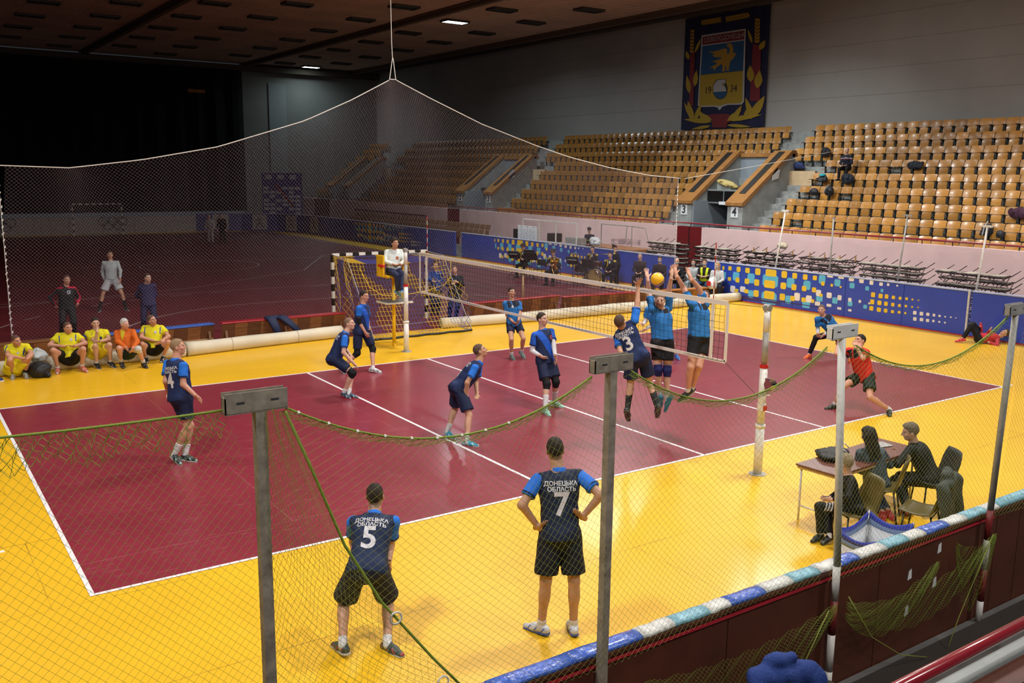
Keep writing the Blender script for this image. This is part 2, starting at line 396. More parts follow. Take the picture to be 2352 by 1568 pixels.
# ================================================================== SETTING
def struct(name, mb, mats, label=None, **k):
    o = mb.build(name, mats, **k); return tag(o, label, None, None, 'structure')
XB, YN, YF = 14.4, -9.85, 52.3          # inner faces of the rink boards
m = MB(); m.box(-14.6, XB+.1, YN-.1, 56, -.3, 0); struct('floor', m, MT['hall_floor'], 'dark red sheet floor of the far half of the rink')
m = MB(); m.box(-14.6, XB-.02, YN+.02, 8.12, 0, .004); m.box(12.75, XB-.02, 8.12, 50, 0, .004); m.box(12.75, XB-.02, 50, 52.2, 0, .004); m.box(-14.6, 12.75, 51.3, 52.2, 0, .004)
struct('floor', m, MT['yellow_floor'], 'glossy yellow floor sheets around the volleyball court and along the boards')
m = MB(); m.box(-9, 9, -4.5, 4.5, .004, .008); court = struct('floor', m, MT['court_floor'], 'scuffed crimson volleyball court surface')
m = MB()
def ln(x0, x1, y0, y1, z=.0105): m.box(x0, x1, y0, y1, .008 if z < .02 else z-.003, z)
ln(-9, 9, -4.5, -4.45); ln(-9, 9, 4.45, 4.5); ln(-9, -8.95, -4.45, 4.45); ln(8.95, 9, -4.45, 4.45)
for x in (-3, 0, 3): ln(x-.025, x+.025, -4.45, 4.45)
struct('trim_1', m, MT['white_line'], 'white boundary, centre and attack lines of the volleyball court')
m = MB(); m.box(-9.75, -9.6, -2.75, -2.69, .004, .007); m.box(9.2, 9.35, -4.5, -4.45, .004, .007); struct('trim_2', m, MT['white_line'], 'short white dashes beside the ends of the court')
# handball markings in the far half
m = MB(); zz = .004
def poly_line(pts, w_, closed=False, dash=None):
    pts = [Vector((a, b, 0)) for a, b in pts]
    for i in range(len(pts)-1):
        if dash and (i//dash) % 2: continue
        a, b = pts[i], pts[i+1]; d = (b-a).normalized(); n = Vector((-d.y, d.x, 0))*w_/2; up = Vector((0, 0, zz))
        m.add([a-n+up, b-n+up, b+n+up, a+n+up], [(0, 1, 2, 3)])
def goal_arc(R, gx0, gx1, gy, s):
    p = [(gx0+R*math.cos(a), gy+s*R*math.sin(a)) for a in np.linspace(math.pi, math.pi/2, 20)]
    return p + [(gx1+R*math.cos(a), gy+s*R*math.sin(a)) for a in np.linspace(math.pi/2, 0, 20)]
poly_line(goal_arc(5.6, -.1, 3.0, 9.9, 1), .07); poly_line(goal_arc(9, -.1, 3.0, 9.9, 1), .06, dash=1)
poly_line(goal_arc(6, -.1, 3.0, 51, -1), .08); poly_line(goal_arc(9, -.1, 3.0, 51, -1), .08, dash=1)
poly_line([(-8.6, 9.2), (12.35, 9.2)], .07); poly_line([(12.35, 9.2), (12.35, 51)], .07); poly_line([(-8.6, 9.2), (-8.6, 51)], .07); poly_line([(-8.6, 51), (12.35, 51)], .07)
poly_line([(-8.6, 30.2), (12.35, 30.2)], .07); poly_line([(1.6+2.6*math.cos(a), 28.6+2.6*math.sin(a)) for a in np.linspace(0, 2*math.pi, 40)], .07)
poly_line([(-10, 17.7), (-1, 20.6), (5, 24.6), (8.6, 31), (12.3, 33)], .06, dash=None); poly_line([(-12, 19.2), (5, 19.2)], .05)
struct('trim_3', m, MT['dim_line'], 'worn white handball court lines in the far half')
# ground outside the rink
m = MB(); m.box(XB+.1, 19, -16, 60, -.3, 0); struct('floor', m, MT['concrete_dark'], 'dark floor of the strip between the boards and the stand')
m = MB(); m.box(-16, 20, -16, YN-.06, -.3, .1)
fl = struct('floor', m, MT['concrete_dark'], 'dark planked floor outside the near boards')
for i in range(12):
    y = -9.99-.3*i; q = MB(); q.box(-7.5, 4, y-.29, y, .1, .115); q.build('plank', solid('plank_dark', (.035, .03, .025), .7), fl)
# ---- walls, ceiling
m = MB(); m.box(27.1, 27.4, -20, 62, -.3, 13.2)
wr = struct('wall_right', m, MT['wall_paint'], 'painted upper side wall above the grandstand')
for z in (8.0, 9.15, 10.3, 11.45):
    q = MB(); q.box(27.085, 27.1, -20, 62, z, z+.012); q.build('panel_joint', solid('joint_grey', (.27, .262, .25), .9), wr)
m = MB(); m.box(-27, -26.7, -20, 62, -.3, 13.2); struct('wall_left', m, MT['concrete_dark'], 'unlit opposite side wall')
m = MB(); m.box(15.0, 27.4, 62, 62.4, -.3, 13.2); struct('wall_back', m, MT['end_wall'], 'grey block end wall beside the black curtain')
m = MB(); m.box(17.2, 18.7, 61.9, 62, 4, 11.4); struct('trim_4', m, solid('pier_grey', (.23, .25, .255), .85), 'pale vertical pier on the end wall')
cv = MB(); n = 90
pts = [(-26.7+(41.7)*i/n, 61.7+.16*math.sin(i*1.9)) for i in range(n+1)]
for i in range(n):
    a, b = pts[i], pts[i+1]; cv.add([(a[0], a[1], 1.0), (b[0], b[1], 1.0), (b[0], b[1], 12.6), (a[0], a[1], 12.6)], [(0, 1, 2, 3)])
tag(cv.build('stage_curtain', MT['black_cloth']), 'huge black curtain closing the far end of the hall', 'curtain')
cm = MT['ceiling']; nt = cm.node_tree; p = nt.nodes['Principled BSDF']; base = p.inputs['Base Color'].links[0].from_socket
tc = nt.nodes.new('ShaderNodeTexCoord'); vo = nt.nodes.new('ShaderNodeTexVoronoi'); vo.inputs['Scale'].default_value = 1.55; vo.inputs['Randomness'].default_value = 0
nt.links.new(tc.outputs['Object'], vo.inputs[0]); lt = nt.nodes.new('ShaderNodeMath'); lt.operation = 'LESS_THAN'; lt.inputs[1].default_value = .13; nt.links.new(vo.outputs['Distance'], lt.inputs[0])
br = nt.nodes.new('ShaderNodeTexBrick'); br.inputs['Scale'].default_value = 1; br.inputs['Brick Width'].default_value = 3; br.inputs['Row Height'].default_value = .6; br.inputs['Mortar Size'].default_value = .012; nt.links.new(tc.outputs['Object'], br.inputs[0])
ad = nt.nodes.new('ShaderNodeMath'); ad.operation = 'MAXIMUM'; nt.links.new(lt.outputs[0], ad.inputs[0]); nt.links.new(br.outputs['Fac'], ad.inputs[1])
mx = nt.nodes.new('ShaderNodeMix'); mx.data_type = 'RGBA'; nt.links.new(ad.outputs[0], mx.inputs[0]); nt.links.new(base, mx.inputs[6]); mx.inputs[7].default_value = (.035, .02, .012, 1); nt.links.new(mx.outputs[2], p.inputs['Base Color'])
m = MB(); m.box(-27, 27.4, -20, 62.4, CEIL, CEIL+.3); ce = struct('ceiling', m, MT['ceiling'], 'brown perforated panel ceiling')
for x in (-9, 3.2, 15.3, 24.6):
    q = MB(); q.box(x-.14, x+.14, -20, 62, CEIL-.28, CEIL); q.box(x-.3, x-.2, -20, 62, CEIL-.1, CEIL); q.build('beam', solid('beam_brown', (.12, .075, .05), .8), ce)
q = MB(); q.box(26.0, 26.5, -20, 62, CEIL-.14, CEIL); q.box(25.5, 25.7, -20, 62, CEIL-.25, CEIL-.1); q.box(-26, 27, 61.2, 62, CEIL-.6, CEIL-.2); q.build('beam', solid('beam_dark', (.06, .045, .035), .8), ce)
# ceiling ventilation panels and two lit lamps
def vent(x, y, lit=False):
    nm = 'ceiling_lamp' if lit else 'ceiling_vent'
    t = empty(nm, (x, y, CEIL-.02))
    f = MB(); f.box(-.75, .75, -.42, -.34, -.1, .02); f.box(-.75, .75, .34, .42, -.1, .02); f.box(-.75, -.67, -.34, .34, -.1, .02); f.box(.67, .75, -.34, .34, -.1, .02)
    f.build('frame', solid('vent_frame', (.05, .04, .035), .6), t)
    g = MB(); g.box(-.67, .67, -.34, .34, -.06 if not lit else -.09, -.03)
    g.build('lamp_panel' if lit else 'grille', MT['glass_lamp'] if lit else solid('vent_dark', (.012, .012, .013), .6), t)
    return t
ix = 0; lit = [(17.6, 32.6), (20.2, 60.0)]
ordn = ['first', 'second', 'third', 'fourth', 'fifth', 'sixth', 'seventh', 'eighth', 'ninth', 'tenth', 'eleventh', 'twelfth', 'thirteenth', 'fourteenth', 'fifteenth', 'sixteenth', 'seventeenth', 'eighteenth', 'nineteenth', 'twentieth', 'twenty-first', 'twenty-second', 'twenty-third', 'twenty-fourth', 'twenty-fifth', 'twenty-sixth', 'twenty-seventh', 'twenty-eighth', 'twenty-ninth', 'thirtieth']
for i, x in enumerate((-6, -2.3, 1.2, 4.9, 8.4, 13.1, 17.6, 21.2)):
    for j in range(9):
        y = 17.4+5.2*j+(.0 if i % 2 == 0 else 2.4)
        if any(abs(x-a) < 1.6 and abs(y-b) < 1.6 for a, b in lit) or y > 60: continue
        t = vent(x, y); tag(t, f'dark ceiling grille, {ordn[j]} from the court in the {ordn[7-i]} row from the bright wall', 'vent', 'dark recessed grilles in the ceiling')
tag(vent(*lit[0], True), 'bright ceiling lamp panel nearest the hanging net peak', 'lamp'); tag(vent(*lit[1], True), 'small bright ceiling lamp far off above the dark end wall', 'lamp')
# ---- coat-of-arms hanging
HB = empty('wall_banner', (27.0, 20.8, 6.8), 0, 'tall dark blue wall hanging with a gold bird shield and wheat wreath', 'banner')
def Hq(Y, Z): return (Y-20.8, Z-6.8)
W0, W1 = 23.75, 17.85
def banner_pt(u, v):    # u 0..1 left to right as seen, v 0..1 bottom to top
    return (W0+(W1-W0)*u-20.8, v*5.95)
m = MB(); n = 24
for i in range(n):
    a, b = i/n, (i+1)/n; xa, xb = -.05-.025*math.sin(a*40), -.05-.025*math.sin(b*40)
    ya, yb = banner_pt(a, 0)[0], banner_pt(b, 0)[0]
    m.add([(xa, ya, 0), (xb, yb, 0), (xb, yb, 5.9), (xa, ya, 5.9)], [(0, 1, 2, 3)])
m.build('cloth', solid('banner_navy', (.008, .009, .045), .8), HB)
def bpoly(name, poly, matr, d):
    """flat appliqué polygon, (u,v) in 0..1"""
    mm = MB(); P = [banner_pt(*q) for q in poly]; mm.prism(P, 0, -.09-d, -.08-d); return mm.build(name, matr, HB)
bg, by, br_, bw, bb, bs = (solid('banner_gold', (.32, .18, .015), .7), solid('banner_yellow', (.33, .22, .012), .7), solid('banner_red', (.15, .010, .016), .7),
    solid('banner_white', (.36, .36, .36), .7), solid('banner_blue', (.010, .065, .17), .7), solid('banner_black', (.02, .02, .02), .7))
# the photo crop of the hanging, 1150 x 1568: corners (25,230) (1075,60) (930,1500) (10,1540)
def cu(x, y):
    u = .5; v = .5
    for _ in range(8):
        xl = 25+(10-25)*(1-v); xr = 1075+(930-1075)*(1-v); u = (x-xl)/(xr-xl)
        yt = 230+(60-230)*u; yb = 1540+(1500-1540)*u; v = (yb-y)/(yb-yt)
    return (u, v*.99)
def cp(l): return [cu(*q) for q in l]
bpoly('ribbon', cp([(105, 640), (165, 600), (160, 1250), (110, 1240)]), br_, .004); bpoly('ribbon', cp([(860, 520), (945, 540), (905, 1200), (800, 1190)]), br_, .004)
bpoly('ribbon', cp([(315, 1360), (420, 1345), (560, 1345), (625, 1400), (540, 1470), (545, 1510), (385, 1510), (380, 1420)]), br_, .004)
bpoly('shield_edge', cp([(250, 415), (783, 340), (740, 1200), (715, 1235), (560, 1240), (500, 1260), (468, 1305), (445, 1270), (400, 1258), (235, 1265), (215, 1240)]), bw, .008)
bpoly('shield_field', cp([(242, 880), (738, 830), (722, 1195), (700, 1218), (540, 1225), (468, 1250), (400, 1243), (240, 1248), (230, 1235)]), by, .014)
bpoly('shield_field', cp([(262, 542), (762, 478), (740, 833), (244, 882)]), bb, .014); bpoly('shield_field', cp([(265, 435), (768, 362), (763, 465), (262, 528)]), br_, .014)
bird = cp([(330, 600), (400, 606), (540, 568), (566, 580), (560, 625), (575, 640), (596, 600), (588, 560), (560, 540), (568, 515), (600, 508), (628, 530), (636, 570), (632, 620), (660, 622), (664, 640), (640, 680), (600, 720), (585, 790), (580, 835), (548, 825), (556, 780), (535, 790), (536, 838), (500, 840), (510, 790), (500, 750), (440, 790), (410, 830), (400, 800), (355, 790), (430, 760), (445, 740), (385, 722), (490, 690), (500, 672), (420, 672), (380, 650), (420, 640)])
bpoly('bird', bird, bg, .02)
ring = [(478+86*math.cos(a)*1.0, 1050+122*math.sin(a)) for a in np.linspace(math.radians(-50), math.radians(245), 26)]
bpoly('emblem', cp(ring+[(440, 935), (548, 928), (545, 985), (500, 992), (530, 1005)]), bs, .018)
bpoly('emblem', cp([(478+80*math.cos(a), 1052+112*math.sin(a)) for a in np.linspace(math.radians(195), math.radians(245), 5)]+[(450, 942), (542, 934), (540, 978), (496, 990), (535, 1020), (553, 1075), (400, 1085)]), bw, .024)
bpoly('emblem', cp([(553, 1075)]+[(478+80*math.cos(a), 1052+112*math.sin(a)) for a in np.linspace(math.radians(20), math.radians(160), 12)]+[(400, 1085)]), bb, .024)
def leaf(x, y, ang, L, wd, m_=None):
    ca, sa = math.cos(ang), math.sin(ang); pts = []
    for s in (1, -1):
        for t in (np.linspace(0, 1, 6) if s == 1 else np.linspace(1, 0, 6)[1:-1]):
            a = t*L; b = s*wd*math.sin(math.pi*t**.8)/2; pts.append((x+a*ca-b*sa, y-(a*sa+b*ca)))
    bpoly('leaf', cp(pts), m_ or by, .01+rnd.random()*.004)
for x, y, a, L, wd in ((380, 1440, 175, 330, 60), (380, 1425, 150, 190, 55), (300, 1440, 115, 150, 60), (160, 1440, 105, 260, 75), (180, 1430, 70, 230, 55), (130, 1380, 115, 190, 40), (370, 1490, 190, 230, 40),
    (540, 1425, 10, 390, 60), (560, 1410, 35, 180, 50), (620, 1410, 60, 190, 55), (745, 1410, 75, 150, 50), (800, 1410, 60, 320, 90), (820, 1390, 105, 250, 60), (545, 1480, -5, 260, 40),
    (110, 1100, 100, 220, 60), (175, 1020, 85, 200, 60), (90, 700, 110, 110, 50), (165, 620, 65, 190, 35), (820, 970, 90, 200, 80), (885, 1045, 80, 220, 85), (930, 590, 60, 130, 60), (850, 510, 105, 170, 35)): leaf(x, y, math.radians(a), L, wd)
for (x0, y0, x1, y1, wd) in ((240, 270, 480, 235, 95), (830, 180, 555, 230, 95), (125, 620, 130, 345, 70), (905, 510, 920, 225, 85)):
    k = 7
    for i in range(k):
        t = i/k; cx, cy = x0+(x1-x0)*t, y0+(y1-y0)*t; an = math.atan2(-(y1-y0), x1-x0)
        for s in (-1, 1): leaf(cx, cy, an+s*.55, wd*.62, 30, bg)
    leaf(x0+(x1-x0)*.85, y0+(y1-y0)*.85, an, wd*.6, 26, bg)
def text_mesh(name, s, size, matr, parent, place, bold=.0, extr=.004):
    """flat lettering; place maps local (x,y) -> world-relative xyz"""
    cu_ = bpy.data.curves.new(name, 'FONT'); cu_.body = s; cu_.size = size; cu_.align_x = 'CENTER'; cu_.align_y = 'CENTER'; cu_.offset = bold
    to = bpy.data.objects.new('tmp', cu_); COL.objects.link(to); bpy.context.view_layer.update()
    me = bpy.data.meshes.new_from_object(to); bpy.data.objects.remove(to)
    me.materials.clear(); me.materials.append(matr); me.name = name
    bm = bmesh.new(); bm.from_mesh(me)
    for v in bm.verts: v.co = Vector(place(v.co.x, v.co.y))
    bm.to_mesh(me); bm.free(); o = bpy.data.objects.new(name, me); link(o, parent); return o
text_mesh('lettering', 'СЄВЄРОДОНЕЦЬК', .33, bw, HB, lambda x, y: (-.14, banner_pt(.5, 0)[0]-x*.93, banner_pt(0, cu(505, 450)[1])[1]+y), .0)
for s, x, y in (('19', 338, 1065), ('34', 632, 1045)):
    u_, v_ = cu(x, y); b0 = banner_pt(u_, v_); text_mesh('lettering', s, .5, bs, HB, lambda x, y, b0=b0: (-.125, b0[0]-x, b0[1]+y), 0)
# ---- rink boards
SQY = [(8.25,1.11,0.16,0.15),(7.85,1.11,0.18,0.18),(7.44,1.11,0.2,0.18),(6.98,1.11,0.23,0.23),(6.41,1.12,0.46,0.23),(5.85,1.12,0.23,0.23),(5.42,1.12,0.19,0.19),(5.0,1.12,0.18,0.18),(4.62,1.13,0.16,0.15),(4.3,0.98,0.13,0.13),(3.96,0.96,0.09,0.09),(3.63,0.94,0.07,0.06),(7.87,0.73,0.18,0.18),(7.44,0.73,0.2,0.19),(7.0,0.73,0.22,0.22),(6.44,0.73,0.47,0.26),(5.86,0.74,0.23,0.22),(5.42,0.74,0.2,0.2),(5.01,0.74,0.18,0.17),(4.62,0.74,0.16,0.16),(8.25,0.73,0.15,0.13),(7.89,0.35,0.17,0.13),(7.44,0.38,0.19,0.14),(7.0,0.35,0.23,0.23),(6.43,0.36,0.45,0.27),(5.87,0.36,0.22,0.23),(5.45,0.36,0.18,0.17),(5.0,0.37,0.18,0.15),(4.64,0.37,0.11,0.12),(4.34,0.6,0.12,0.1),(2.46,0.83,0.14,0.15),(2.2,0.82,0.14,0.14),(2.0,0.83,0.12,0.13),(1.77,0.83,0.11,0.1),(1.55,0.83,0.09,0.09),(1.34,0.84,0.08,0.08),(1.15,0.84,0.06,0.05),(0.96,0.84,0.04,0.04),(2.47,0.61,0.14,0.15),(2.22,0.61,0.14,0.14),(2.0,0.61,0.12,0.13),(1.77,0.61,0.11,0.11),(1.55,0.61,0.09,0.09),(1.34,0.62,0.08,0.07),(1.14,0.62,0.06,0.05),(0.95,0.63,0.04,0.04),(2.48,0.41,0.14,0.14),(2.22,0.4,0.14,0.13),(1.99,0.4,0.12,0.12),(1.76,0.4,0.1,0.09),(1.54,0.41,0.09,0.08),(1.34,0.41,0.07,0.06),(8.56,1.09,0.1,0.14)]
SQC = [(7.95,0.85,0.29,0.31),(7.27,0.85,0.32,0.34),(6.42,0.85,0.66,0.41),(5.57,0.87,0.31,0.33),(4.91,0.86,0.28,0.29),(4.34,1.11,0.25,0.28),(3.76,1.06,0.22,0.22),(3.22,1.03,0.18,0.17),(2.68,1.0,0.13,0.13),(2.17,0.99,0.09,0.1),(7.23,0.3,0.23,0.27),(6.43,0.25,0.65,0.4),(5.62,0.3,0.24,0.27),(4.39,0.51,0.25,0.25),(4.89,0.22,0.31,0.22),(3.8,0.49,0.2,0.2),(3.24,0.46,0.17,0.16),(2.7,0.43,0.13,0.12),(8.48,0.83,0.12,0.24)]
SQW = [(4.05,1.24,0.22,0.18),(3.64,1.24,0.21,0.18),(3.26,1.22,0.18,0.17),(2.9,1.21,0.16,0.15),(2.55,1.19,0.13,0.13),(2.22,1.18,0.12,0.1),(1.98,1.19,0.08,0.08),(1.68,1.19,0.06,0.05),(4.44,0.66,0.19,0.2),(4.03,0.63,0.19,0.18),(3.64,0.6,0.15,0.16),(3.26,0.58,0.12,0.12),(2.9,0.57,0.09,0.09),(2.57,0.55,0.06,0.06),(8.07,0.39,0.23,0.23),(7.61,0.43,0.24,0.2),(5.27,0.44,0.23,0.26),(4.8,0.42,0.23,0.23),(1.04,0.46,0.11,0.11),(0.83,0.46,0.11,0.11),(0.63,0.47,0.1,0.09),(0.44,0.47,0.08,0.08),(0.27,0.47,0.07,0.06),(0.1,0.47,0.05,0.04),(-0.07,0.48,0.05,0.04),(-0.22,0.48,0.03,0.03),(1.02,0.28,0.11,0.11),(0.81,0.29,0.11,0.1),(0.62,0.29,0.1,0.09),(0.44,0.3,0.07,0.07),(0.26,0.3,0.06,0.05),(0.09,0.3,0.05,0.05),(4.45,0.31,0.2,0.13),(4.01,0.31,0.18,0.09),(3.62,0.26,0.15,0.08),(3.23,0.25,0.12,0.07)]
def board(name, p0, p1, h, mats, label, cat='barrier', group=None, pad=None, panel=2.0, foot=True):
    a = Vector((*p0, 0)); b = Vector((*p1, 0)); L = (b-a).length; d = (b-a)/L; rz = math.atan2(d.y, d.x)
    t = empty(name, (a.x, a.y, 0), rz, label, cat, group)
    n = max(1, round(L/panel))
    for i in range(n):
        q = MB(); q.box(i*L/n+.006, (i+1)*L/n-.006, -.05, .05, .02, h-.02); q.build('board_panel', mats[0], t, bevel=.004)
    q = MB(); q.box(0, L, -.07, .07, h-.04, h); q.build('top_rail', mats[1], t, bevel=.01)
    if foot:
        q = MB(); q.box(0, L, -.062, .062, 0, .035); q.build('kick_strip', mats[2], t)
    return t, L
mats_b = [MT['board_blue'], MT['board_pale'], MT['bench_red']]
def prints(t, yref, y0, y1, shift, lift=0):
    for key, lst, mm in (('y', SQY, MT['print_yellow']), ('c', SQC, MT['print_cyan']), ('w', SQW, MT['print_white'])):
        k = {'c': 0, 'w': .001, 'y': .002}[key]
        for cy, cz, wy, hz in lst:
            yy = cy+shift
            if yy-wy/2 < y0+.05 or yy+wy/2 > y1-.05: continue
            x = yy-yref; hz = min(hz, (1.28-cz)*2 if cz+hz/2 > 1.28 else hz)
            if hz < .02: continue
            c = min(wy, hz)*.16; a, b, e, f = x-wy/2, x+wy/2, cz-hz/2, cz+hz/2
            q = MB(); q.prism([(a+c, e), (b-c, e), (b, e+c), (b, f-c), (b-c, f), (a+c, f), (a, f-c), (a, e+c)], 1, .052, .056+k)
            q.build('printed_square', mm, t)
t, L = board('rink_board', (XB+.06, -.55), (XB+.06, 9.45), 1.30, mats_b, 'bright blue rink board printed with yellow, cyan and white squares behind the kneeling player'); prints(t, -.55, -.55, 9.45, 0)
q = MB(); q.cyl((0, .08, 0), (0, .08, 1.3), .03); q.build('joint_post', MT['pad_white'], t)
q = MB(); q.box(6.5, L, .058, .062, .10, .17); q.box(4.6, 9, .058, .061, .19, .215); q.build('skirt', solid('skirt_purple', (.05, .03, .14), .6), t)
board('rink_board', (XB+.14, -3.2), (XB+.06, -.62), 1.30, mats_b, 'plain blue rink board behind the person lying in red', pad=None)
pts = [(XB+.14, -3.2), (XB-.2, -4.6), (XB-1.2, -6.5), (XB-2.8, -8.3), (XB-4.8, -9.5), (XB-6.6, YN)]
for i in range(5): board('rink_board', pts[i+1], pts[i], 1.3, mats_b, f'blue board of the rounded rink corner, {ordn[i]} from the lying person', group='boards of the rounded near corner')
t, L = board('rink_board', (XB+.06, 11.0), (XB+.06, 26.6), 1.30, mats_b, 'blue rink board with yellow and cyan squares behind the brass band'); prints(t, 11, 15.2, 26.6, 14.9)
t, L = board('rink_board', (XB+.06, 27.3), (XB+.06, 44.5), 1.30, [MT['board_blue'], MT['board_pale'], solid('kick_purple', (.09, .05, .2), .5)], 'long far stretch of blue printed rink board'); prints(t, 27.3, 29, 44, 31)
crn = [(XB+.06, 44.5), (XB-.2, 47.2), (XB-1.2, 49.8), (XB-3.2, 51.7), (8.1, YF)]
for i in range(4):
    a, b = crn[i], crn[i+1]
    t, L = board('rink_board', a, b, 1.3, [solid('far_board_blue', (.03, .045, .22), .5), MT['board_pale'], solid('kick_brown', (.2, .1, .04), .5)], f'dark blue pictogram board of the far rounded corner, {ordn[i]} from the side', group='pictogram boards at the far end')
    q = MB(); q.box(L*.3, L*.3+1.1, .052, .056, .15, 1.2); q.build('white_sign', MT['board_white'], t)
    q = MB(); c = L*.3+.55
    q.tube([(c-.3, .06, .3), (c-.05, .06, .62), (c+.05, .06, .9)], .035, 6); q.tube([(c-.05, .06, .62), (c+.2, .06, .5), (c+.3, .06, .25)], .035, 6); q.tube([(c-.2, .06, .9), (c+.3, .06, .8)], .03, 6); q.lathe((c+.1, .06, .95), [(0.01, 0), (.07, .05), (.01, .13)], 8)
    q.build('athlete_figure', MT['black_ink'], t)
t, L = board('rink_board', (8.1, YF), (-14.5, YF), 1.15, [MT['board_white'], MT['board_white'], solid('kick_yellow', (.5, .33, .04), .5)], 'pale board across the far end with linked black rings', foot=True)
q = MB()
for cx in (8.1+4.1, 8.1-2.6):
    for i, (dx, dz) in enumerate(((-.62, .12), (0, .12), (.62, .12), (-.31, -.16), (.31, -.16))):
        q.tube([(cx+dx+.28*math.cos(a), .07, .72+dz+.28*math.sin(a)) for a in np.linspace(0, 2*math.pi, 20, endpoint=False)], .022, 5, closed=True)
q.build('linked_rings', MT['black_ink'], t)
# near boards
NB, L = board('rink_board', (-15, YN), (-1.62, YN), 1.18, [MT['board_maroon'], MT['board_maroon'], MT['board_maroon']], 'dark maroon near rink board topped with taped blue and white padding')
cols = ['pad_blue']*17 + ['pad_white', 'pad_blue', 'pad_white', 'pad_blue', 'pad_teal', 'pad_white', 'pad_blue', 'pad_white', 'pad_blue', 'pad_white', 'pad_teal', 'pad_blue', 'pad_white', 'pad_teal', 'pad_blue', 'pad_white', 'pad_blue']
x = 0; i = 0
while x < L-.02:
    w_ = .62 if x < 8.4 else (.22+.17*rnd.random()); w_ = min(w_, L-x)
    key = 'pad_blue' if x < 8.4 else ('pad_white', 'pad_blue', 'pad_white', 'pad_teal')[i % 4]
    q = MB(); q.tube([(x+w_*k/4, 0, 1.195+rnd.uniform(-.004, .004)) for k in range(5)], [.068, .071+rnd.uniform(-.004, .004), .068, .072, .068], 10, sq=(1, .42)); q.build('padding', MT[key], NB, True); x += w_; i += 1
for k, (bx, bz) in enumerate(((9.6+2.3, .8), (9.6+2.75, .95), (9.6+2.3, .45), (9.6+2.72, .62))):
    q = MB(); q.prism([(bx, bz), (bx+.06, bz+.01), (bx+.05, bz+.1), (bx+.01, bz+.08)], 1, -.056, -.0525); q.build('paper_scrap', MT['paper'], NB)
t, L = board('rink_board', (-1.62, YN), (6.5, YN), 1.18, [MT['board_maroon'], MT['board_maroon'], MT['board_maroon']], 'maroon vertical-plank board right of the last green-net post', panel=.45)
q = MB(); q.tube([(x, 0, 1.2) for x in (0, 2, 4, 8)], .068, 10, sq=(1, .55)); q.build('padding', MT['pad_teal'], t, True)
q = MB(); q.box(0, 13.3, -.066, .005, 1.10, 1.118); q.build('edge_strip', MT['bench_red'], NB)

# ================================================================== GRANDSTAND
RX = lambda k: 20.5+.7*k                # back-top line of row k
RF = lambda k: 1.48+.55*k               # tread height of row k
VOM = [(13.1, 17.05), (32.75, 37.0), (53.4, 57.4)]
ST = empty('grandstand', (20, 0, 0), 0, 'stepped concrete grandstand with stair aisles and walled passages'); ST['kind'] = 'structure'
def sb(name, mt, *boxes, bevel=0):
    q = MB()
    for b in boxes: q.box(b[0]-20, b[1]-20, *b[2:]);
    return q.build(name, mt, ST, bevel=bevel)
for k in range(10):
    x0 = RX(k)-.55; x1 = RX(k)+.15 if k < 9 else 27.1
    if k <= 4:
        ys = [-14]+[y for v in VOM for y in v]+[62]
        bx = [(x0, x1 if k < 9 else 27.1, ys[i], ys[i+1], -.2 if k == 0 else .3, RF(k)) for i in range(0, 8, 2)]
    else: bx = [(x0, x1, -14, 62, RF(k)-.6 if k > 5 else RF(k)-.35, RF(k))]
    sb('step', MT['concrete'], *bx)
sb('walkway', MT['concrete'], (19.31, RX(0)-.5, -14, 62, 1.2, 1.48))
# stair aisles: half steps
for (a, b, k0, k1) in ((11.75, 13.1, 0, 5), (17.05, 18.15, 0, 5), (31.5, 32.75, 0, 5), (37.0, 38.1, 0, 5), (52.2, 53.4, 0, 5), (14.05, 15.3, 6, 8), (33.6, 34.9, 6, 8), (54.0, 56.0, 6, 8)):
    for k in range(k0, k1+1):
        sb('stair_step', MT['stair'], (RX(k)-.9, RX(k)-.54, a+.03, b-.03, RF(k)-.56, RF(k)-.275)); sb('stair_step', MT['stair'], (RX(k)-.56, RX(k)-.2, a+.03, b-.03, RF(k)-.3, RF(k)+.012))
# landing boxes next to the passages
for y0, y1 in ((11.75, 13.95), (31.5, 33.5), (52.2, 53.9)): sb('landing_box', MT['beige_box'], (RX(5)-.72, RX(5)-.55, y0, y1, RF(4)+.25, RF(5)+.35))
# passages
for i, (y0, y1) in enumerate(VOM):
    for j, (a, b) in enumerate(((y0, y0+.87), (y1-.9, y1))):
        q = MB(); q.prism([(0.35, 1.2), (0.35, 3.08), (3.35, 5.35), (3.6, 5.35), (3.6, 1.2)], 1, a, b); q.build('parapet', MT['bluegrey_paint'] if 0 else MT['concrete'], ST, bevel=.01)
        q = MB(); q.prism([(0.25, 3.05), (0.25, 3.2), (3.3, 5.48), (3.62, 5.48), (3.62, 5.33), (3.36, 5.33), (.36, 3.05)], 1, a-.06, b+.06); cp_ = q.build('parapet_cap', MT['cap_wood'], ST, bevel=.01)
        q = MB(); c0 = (a+b)/2; q.prism([(.75, 3.575), (.75, 3.60), (3.2, 5.43), (3.2, 5.405)], 1, c0-.17, c0+.17); q.build('strip', solid('strip_black', (.02, .018, .016), .5), cp_)
    sb('passage_wall', MT['bluegrey_paint'], (23.5, 23.7, y0+.87, y1-.9, 3.3, 5.2)); sb('passage_beam', MT['cap_wood'], (23.4, 23.75, y0, y1, 5.2, 5.38))
    sb('passage_wall', MT['bluegrey_paint'], (23.9, 24.0, y0+.87, y1-.9, 1.2, 3.3)); sb('passage_ceiling', solid('passage_dark', (.05, .055, .06), .8), (21.6, 24, y0+.87, y1-.9, 3.3, 3.4))
    sb('passage_wall', MT['bluegrey_paint'], (20.4, 24.0, y1-1.0, y1-.9, 1.2, 3.2))
